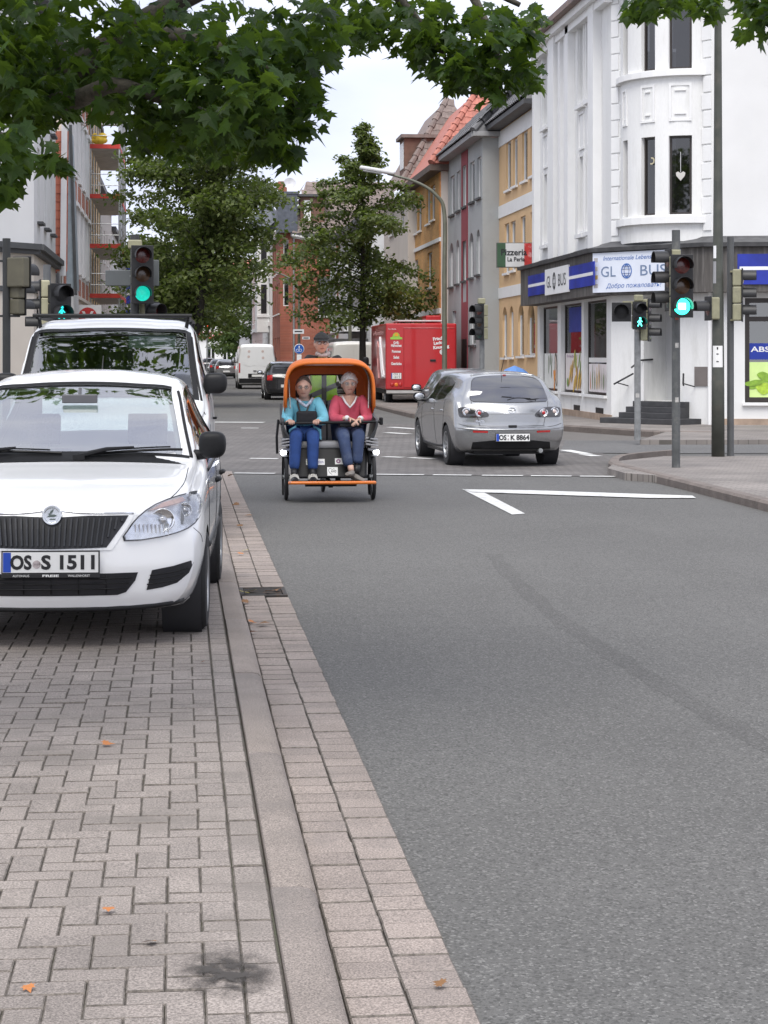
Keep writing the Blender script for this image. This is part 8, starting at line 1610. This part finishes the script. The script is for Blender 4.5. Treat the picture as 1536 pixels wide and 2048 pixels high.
MB().tube([(-.11, .87, 1.73), (-.06, .83, 1.70), (.0, .83, 1.70), (.05, .87, 1.73)], .025, 8).build('shirt_collar', mat('checked_shirt', (.40, .34, .32), .9, var=.4, vs=50), p3, smooth=True)
for S_ in 'LR': a = J['an' + S_]; shoe(p3, (a[0], a[1], .3), (a[0], a[1] - .2, .31), INK)
# ---------------------------------------------------------------- traffic lights, lamps, signs
OLIVE = mat('signal_olive', (.27, .26, .17), .6, var=.15, vs=6, stain=(.18, .17, .12), sst=4); SBLK = mat('signal_black', (.013, .013, .014), .5, var=.2); POLE = mat('pole_grey', (.17, .175, .175), .55, .3, var=.25, vs=6, fine=.2, stain=(.26, .26, .25), sst=5); DPOLE = mat('pole_dark', (.035, .037, .037), .6, var=.2)
MAST = mat('mast_green_grey', (.075, .08, .068), .55, .2, var=.2, vs=4, stain=(.12, .11, .09), sst=3)
REDOFF = mat('red_lens_off', (.10, .012, .01), .25, var=.3, vs=30, coat=.6); YELOFF = mat('amber_lens_off', (.07, .03, .01), .25, var=.3, vs=30, coat=.6); GRNOFF = mat('green_lens_off', (.01, .05, .04), .25, var=.3, vs=30, coat=.6)
GRN = mat('green_lens_lit', (.03, .95, .62), .3, emit=2.6, var=0); GRNC = mat('green_core_lit', (.75, 1., .95), .3, emit=3.0, var=0); GRND = mat('green_lens_dim', (.01, .55, .42), .3, emit=.45, var=.3, vs=20); REDL = mat('red_lens_lit', (1., .06, .03), .3, emit=2.5, var=0)
def signal(par, M, n=3, lit=None, w=.30, a=.29, man=False, house=OLIVE, litm=None, back=None, lens=None):
    """signal head: M = frame at head centre, x right, y up, z towards the driver"""
    H = n * a; hd_ = bpy.data.objects.new('signal_head', None); COL.objects.link(hd_); hd_.parent = par; hd_.matrix_local = M
    for k in range(n): MB().box(-w / 2, w / 2, H / 2 - (k + 1) * a + .004, H / 2 - k * a - .004, -.16, -.02).build('housing', house, hd_, bevel=.02)
    MB().box(-w / 2 - .012, w / 2 + .012, -H / 2 - .012, H / 2 + .012, -.02, .0).build('front_board', SBLK, hd_, bevel=.006)
    for k in range(n):
        cy = H / 2 - (k + .5) * a; r = min(w, a) * .40; T = Matrix.Translation((0, cy, 0)); on = lit == k
        m_ = (litm or GRN) if on else (lens or [REDOFF, YELOFF, GRNOFF])[k if n == 3 else (0 if k == 0 else 2)]
        if man: m_ = SBLK
        l_ = MB().lathe([(0, .018), (r * .5, .015), (r * .9, .004), (r, 0)], 22, T).build('lens', m_, hd_, smooth=True)
        if on and not man and not litm: MB().box(-r * .42, r * .42, -r * .36, r * .4, .016, .02, T).build('bright_core', GRNC, l_, bevel=.015)
        if man and on:
            q = MB(); G = T @ Matrix.Translation((0, 0, .018)) @ Matrix.Scale(r / .1, 4); q.lathe([(0, .002), (.02, .002)], 10, G @ Matrix.Translation((.01, .075, 0)))
            for pt in ([(-.01, .05), (.025, .05), (.02, -.01), (-.015, -.01)], [(-.01, .045), (-.05, .0), (-.038, -.008), (0, .03)], [(.022, .045), (.055, .012), (.045, .0), (.012, .03)], [(-.012, -.005), (.008, -.005), (-.028, -.085), (-.046, -.078)], [(.004, -.005), (.02, -.005), (.05, -.075), (.032, -.085)]): q.prism(pt, .002, G)
            q.build('walking_figure', litm or GRN, l_)
        MB().lathe([(r * 1.12, .0), (r * 1.08, .21), (r * 1.04, .21), (r * 1.08, 0)], 18, T, False, (R(-18), R(198))).build('visor', SBLK, hd_, smooth=40)
    return hd_
def post(par, p0, h, r=.06, m=POLE, r1=None): return MB().tube([(p0[0], p0[1], p0[2]), (p0[0], p0[1], p0[2] + h)], [r, r1 or r], 16).build('post', m, par, smooth=40)
def facing(loc, ang):
    """frame at loc whose front looks back to the camera, turned by ang degrees (positive = towards its own left, picture right)"""
    z = Vector((math.sin(R(ang) - YAW), -math.cos(R(ang) - YAW), 0)); return frame(loc, Vector((-z.y, z.x, 0)) * 1., None, z)
def loc_of(u, v, d, root): return at(u, v, d) - root.location
# right, near corner: green light for cars
b = gp(1352, 935, .1); t = thing('traffic_light', 'grey post at the near right corner with the bright green light facing the camera', 'traffic light', b); post(t, (0, 0, 0), 3.4, .06, mat('pole_mid', (.10, .105, .105), .55, .3, var=.25, vs=6, stain=(.19, .19, .18), sst=5))
signal(t, facing(loc_of(1364, 572, 27.62, t), 4), 3, 2); signal(t, facing(loc_of(1335, 560, 27.95, t), -82), 3, None, .28)
MB().bar(loc_of(1364, 515, 27.75, t), loc_of(1345, 515, 27.9, t), .06, .06).build('bracket', OLIVE, t); MB().bar(loc_of(1364, 632, 27.75, t), loc_of(1352, 632, 27.9, t), .08, .05).build('bracket', OLIVE, t)
for z, m_ in ((1.75, mat('worn_sticker', (.42, .41, .39), .7, var=.3, vs=30)), (.97, MATS['worn_sticker']), (2.15, mat('red_sticker', (.4, .1, .08), .6, var=.3, vs=30))): MB().lathe([(.0665, -.035), (.0665, .035)], 6, Matrix.Translation((0, 0, z)), arc=(R(245), R(290))).build('sticker', m_, t)
# lamp mast and the thin post beside it
b = gp(1436, 913, .1); t = thing('lamp_mast', 'thick dark green lamp mast rising past the top of the picture at right', 'lamp post', b)
MB().tube([(0, 0, 0), (0, 0, 1.2), (0, 0, 4.2), (0, 0, 8.2), (-.4, -.2, 9.0), (-1.6, -.8, 9.4)], [.105, .10, .072, .05, .045, .04], 16).build('mast', MAST, t, smooth=True); MB().cbox((-1.9, -.95, 9.42), (.7, .3, .12), Matrix.Rotation(R(26), 4, 'Z')).build('lamp_head', STEEL, t, bevel=.04)
MB().lathe([(.1015, 0), (.0985, .34)], 10, Matrix.Translation((0, 0, 1.42)), arc=(R(200), R(300))).build('paper_notice', PLATEW, t)
for k, (zz, ww) in enumerate(((1.70, .05), (1.62, .08), (1.50, .09))): MB().lathe([(.1030, zz), (.1025, zz + (.04 if k == 0 else .018))], 6, None, arc=(R(250 - ww * 120), R(250 + ww * 120))).build('notice_print', INK, t)
signal(t, facing(loc_of(1415, 617, 30.95, t), -80), 1, None, .28, .36); MB().bar(loc_of(1428, 595, 31, t), loc_of(1437, 595, 31, t), .03, .03).build('bracket', OLIVE, t); MB().lathe([(.084, 3.15), (.083, 3.35)], 6, None, arc=(R(195), R(235))).build('sticker', WHITE, t); MB().lathe([(.089, 2.75), (.086, 3.1)], 6, None, arc=(R(195), R(235))).build('sticker', mat('grey_sticker', (.3, .3, .31), .6), t)
b = gp(1461, 912, .1); t = thing('traffic_light', 'slim dark post beside the lamp mast with an olive signal turned right', 'traffic light', b); post(t, (0, 0, 0), 3.5, .055, mat('pole_charcoal', (.085, .088, .09), .6, var=.2))
signal(t, facing(loc_of(1486, 590, 31.0, t), 78), 3, None, .27, .275); MB().bar(loc_of(1461, 640, 31.1, t), loc_of(1485, 640, 31.0, t), .03, .03).build('bracket', OLIVE, t); MB().bar(loc_of(1461, 543, 31.1, t), loc_of(1485, 543, 31.0, t), .03, .03).build('bracket', OLIVE, t)
# far side of the side street
b = gp(1275, 880, .1); t = thing('traffic_light', 'pedestrian signal with green walking figure in front of the shop steps', 'traffic light', b); post(t, (0, 0, 0), 2.55, .062, mat('pole_pale', (.25, .255, .255), .5, .35, var=.25, vs=8))
signal(t, facing(loc_of(1279, 631, 36.85, t), 6), 2, 1, .24, .25, man=True, litm=mat('green_man_lit', (.1, .9, .75), .3, emit=2.2, var=0)); signal(t, facing(loc_of(1243, 624, 36.95, t), -6), 1, None, .34, .34, lens=[SBLK]); signal(t, facing(loc_of(1300, 640, 37.1, t), 72), 3, None, .26, .265)
MB().cbox(loc_of(1277, 596, 37.0, t), (.16, .14, .12)).build('cap', OLIVE, t, bevel=.02); MB().bar(loc_of(1245, 605, 37.1, t), loc_of(1300, 605, 37.1, t), .05, .05).build('bracket', OLIVE, t)
for z in (.85, 2.1): MB().lathe([(.0665, -.04), (.0665, .04)], 6, Matrix.Translation((0, 0, z)), arc=(R(225), R(290))).build('sticker', MATS['worn_sticker'], t)
# beyond the silver car
b = at(964, 750, 46); b.z = .1; t = thing('traffic_light', 'signal turned left in front of the grey house, above the silver car', 'traffic light', b); post(t, (0, 0, 0), 2.9, .06)
signal(t, facing(loc_of(958, 644, 45.9, t), -52), 3, None, .30, .275); MB().cbox(loc_of(963, 602, 46, t), (.17, .17, .13)).build('cap', OLIVE, t, bevel=.02)
# left side, behind the parked cars
b = at(272, 900, 31); b.z = PZ; t = thing('traffic_light', 'tall post behind the white van with a green light shining towards the street', 'traffic light', b); post(t, (-.02, .05, 0), 3.55, .07, DPOLE)
signal(t, facing(loc_of(285, 549, 30.8, t), 14), 3, 2, .33, .30, litm=GRND); signal(t, facing(loc_of(305, 640, 31.1, t), 50), 2, None, .28, .28); MB().cbox(loc_of(270, 489, 31, t), (.22, .2, .14)).build('cap', OLIVE, t, bevel=.02)
sp = loc_of(237, 556, 31.1, t); MB().cbox(sp, (.42, .02, .25), Matrix.Rotation(-YAW, 4, 'Z')).build('sign_plate', mat('sign_back', (.10, .11, .115), .6, var=.1), t, bevel=.02); sp = loc_of(310, 546, 31.2, t); MB().cbox(sp, (.13, .02, .42), Matrix.Rotation(-YAW, 4, 'Z')).build('sign_plate', MATS['sign_back'], t, bevel=.02); MB().bar(loc_of(260, 552, 31.1, t), loc_of(272, 552, 31.1, t), .03).build('bracket', STEEL, t)
b = at(94, 900, 30.5); b.z = PZ; t = thing('traffic_light', 'grey post left of the van with black pedestrian signal and olive side signal', 'traffic light', b); post(t, (0, 0, 0), 3.05, .06, mat('pole_slate', (.11, .115, .12), .6, var=.2))
signal(t, facing(loc_of(122, 607, 30.3, t), 32), 2, 1, .32, .30, man=True, litm=mat('green_man_dim', (.02, .6, .6), .3, emit=.8, var=0), house=SBLK); signal(t, facing(loc_of(78, 613, 30.5, t), -76), 3, None, .27, .275, house=mat('signal_cream', (.42, .40, .27), .6, var=.15)); MB().bar(loc_of(78, 575, 30.5, t), loc_of(122, 575, 30.5, t), .03).build('bracket', OLIVE, t)
b = at(13, 900, 27); b.z = PZ; t = thing('traffic_light', 'black post at the left picture edge with a signal seen from behind', 'traffic light', b); post(t, (0, 0, 0), 3.25, .055, DPOLE)
signal(t, facing(loc_of(45, 545, 27, t), 150), 1, None, .30, .42, house=mat('signal_brown', (.12, .11, .075), .6, var=.15)); signal(t, facing(loc_of(40, 598, 27.1, t), 150), 2, None, .22, .22, house=MATS['signal_brown'])
for v in (522, 632): MB().bar(loc_of(-40, v, 27, t), loc_of(40, v, 27, t), .03).build('bracket', DPOLE, t)
for u, v, d, lb in ((414, 655, 185, 'tiny far signal showing red above the small black car'), (521, 684, 160, 'tiny far signal showing red left of the white van')):
    b = at(u, 800, d); b.z = .1; t = thing('far_traffic_light', lb, 'traffic light', b); zz = zof(v, d); post(t, (0, 0, 0), zz + .3, .06); signal(t, facing(Vector((0, -.1, zz - .25)), 0), 3, 0, .34, .32, litm=REDL)
# street lamps with curved arms
def lampost(label, u, v_head, d, arm_u, h=None):
    b = at(u, 800, d); b.z = .1; t = thing('street_lamp', label, 'street lamp', b, 0, 'curved street lamps along the right pavement'); hz = zof(v_head, d) - .1; a = (arm_u - u) / FPX * d
    P = catmull([(0, 0, 0), (0, 0, hz * .55), (0, 0, hz - 1.35), (a * .10, 0, hz - .75), (a * .38, 0, hz - .32), (a * .78, 0, hz - .06)], 6); MB().tube(P, [.085 - .05 * k / (len(P) - 1) for k in range(len(P))], 10).build('pole', mat('lamp_pole', (.15, .155, .12), .5, .3, var=.2), t, smooth=True)
    M = Matrix.Translation((a * .9, 0, hz)) @ Matrix.Rotation(R(9), 4, 'Y'); MB().box(-.62, .5, -.14, .14, -.02, .10, M).build('lamp_head', mat('lamp_white', (.66, .66, .66), .4, var=.05), t, bevel=.05, seg=3); MB().box(-.5, .1, -.11, .11, -.07, -.025, M).build('lamp_glass', mat('lamp_glass', (.35, .36, .36), .2), t, bevel=.02); return t
lampost('curved street lamp rising behind the red truck', 889, 345, 62, 742); l2 = lampost('curved street lamp with blue round sign in front of the red brick house', 598, 537, 104, 508); lampost('curved street lamp half hidden in the pointed tree', 700, 478, 88, 600); lampost('farthest curved street lamp before the pink terrace', 531, 590, 150, 497)
# round blue sign and street name plates on the second lamp's pole
b = l2.location; s = thing('round_sign', 'round blue cycle and footpath sign on a lamp pole near the brick house', 'sign', (b.x, b.y - .14, zof(698, 103.8))); Ms = frame((0, 0, 0), (CY, -SY, 0), None, (-SY, -CY, 0))
MB().lathe([(0, .01), (.25, .01), (.27, 0)], 24, Ms).build('disc', WHITE, s); MB().lathe([(0, .014), (.245, .014), (.245, .01)], 24, Ms).build('blue_face', mat('traffic_blue', (.015, .10, .42), .5), s)
for cx_ in (-.09, .07): MB().lathe([(.06, .017), (.08, .017), (.08, .015), (.06, .015)], 14, Ms @ Matrix.Translation((cx_, -.07, 0)), True).build('bicycle_wheel', WHITE, s)
MB().prism([(-.02, .02), (.02, .02), (.03, .17), (-.03, .17)], .003, Ms, .015).build('walker_figure', WHITE, s); MB().cbox((0, 0, -.45), (.25, .02, .32), Matrix.Rotation(-YAW, 4, 'Z')).build('lower_plate', WHITE, s)
for u, v, w_, h_, tx, lb in ((597, 663, .58, .24, 'Straße', 'white street name plate above the round blue sign'), (612, 676, .40, .14, 'Weg', 'small white plate right below the street name plate')):
    p = at(u, v, 103.7); q = MB().cbox((0, 0, 0), (w_, .02, h_), Matrix.Rotation(-YAW, 4, 'Z')).build('name_plate', mat('plate_pale', (.66, .68, .70), .5)); q.location = p; tag(q, lb, 'sign'); MB().box(-w_ * .35, w_ * .35, -.016, -.0105, -.03, .03, Matrix.Rotation(-YAW, 4, 'Z')).build('printed_line', INK, q)
p = at(465, 683, 245); s = MB().lathe([(0, .01), (.3, .01), (.3, 0)], 18, frame((0, 0, 0), (1, 0, 0), None, (0, -1, 0))).build('round_sign', MATS['traffic_blue']); s.location = p; tag(s, 'tiny round blue sign among the far trees', 'sign'); MB().tube([(0, .05, .3), (0, .05, -p.z)], .03, 6).build('post', POLE, s)
# pizzeria sign on the orange house
a, b_ = at(993, 510, 57.9), at(1065, 510, 57.9); zc_ = (zof(485, 57.9) + zof(535, 57.9)) / 2; hh = zof(485, 57.9) - zof(535, 57.9); ax = (b_ - a); ax.z = 0; wd = ax.length; ax.normalize(); c = (a + b_) / 2; c.z = zc_
s = thing('pizzeria_sign', 'green white and red pizzeria sign sticking out from the orange house', 'sign', c); Ms = frame((0, 0, 0), ax, None, Vector((ax.y, -ax.x, 0)))
MB().box(-wd / 2, wd / 2, -hh / 2, hh / 2, -.14, -.01, Ms).build('box', mat('sign_case', (.10, .10, .09), .5), s, bevel=.01)
for x0, x1, m_ in ((-.48, -.25, mat('flag_green', (.035, .085, .04), .5, var=.15)), (-.247, .27, mat('flag_white', (.58, .58, .57), .5, var=.05)), (.273, .48, mat('flag_red', (.50, .035, .03), .5, var=.25, vs=8, stain=(.6, .5, .48), sst=7))): MB().box(x0 * wd, x1 * wd, -hh * .47, hh * .47, -.01, .0, Ms).build('flag_panel', m_, s)
text('lettering', 'Pizzeria', .26, INK, Ms @ Matrix.Translation((-.02 * wd, .11 * hh, .004)), s, .002, width=.72 * wd, bold=.006); text('lettering', 'La Perla', .18, INK, Ms @ Matrix.Translation((.04 * wd, -.17 * hh, .004)), s, .002, width=.48 * wd, bold=.004)
MB().bar(Ms @ Vector((wd / 2, .2, -.07)), Ms @ Vector((wd / 2 + .35, .2, -.07)), .05).build('bracket', STEEL, s); MB().bar(Ms @ Vector((wd / 2, -.2, -.07)), Ms @ Vector((wd / 2 + .35, -.2, -.07)), .05).build('bracket', STEEL, s)
# blue parasol behind the silver car
b = at(1029, 760, 52); b.z = .1; t = thing('parasol', 'blue parasol top showing above the roof of the silver car', 'parasol', b); zt_ = zof(731, 52); MB().lathe([(0, zt_ - .1), (.25, zt_ - .2), (.42, zt_ - .34)], 8).build('canopy', mat('parasol_blue', (.10, .22, .50), .8, var=.1), t); MB().tube([(0, 0, 0), (0, 0, zt_ - .1)], .025, 8).build('pole', STEEL, t)
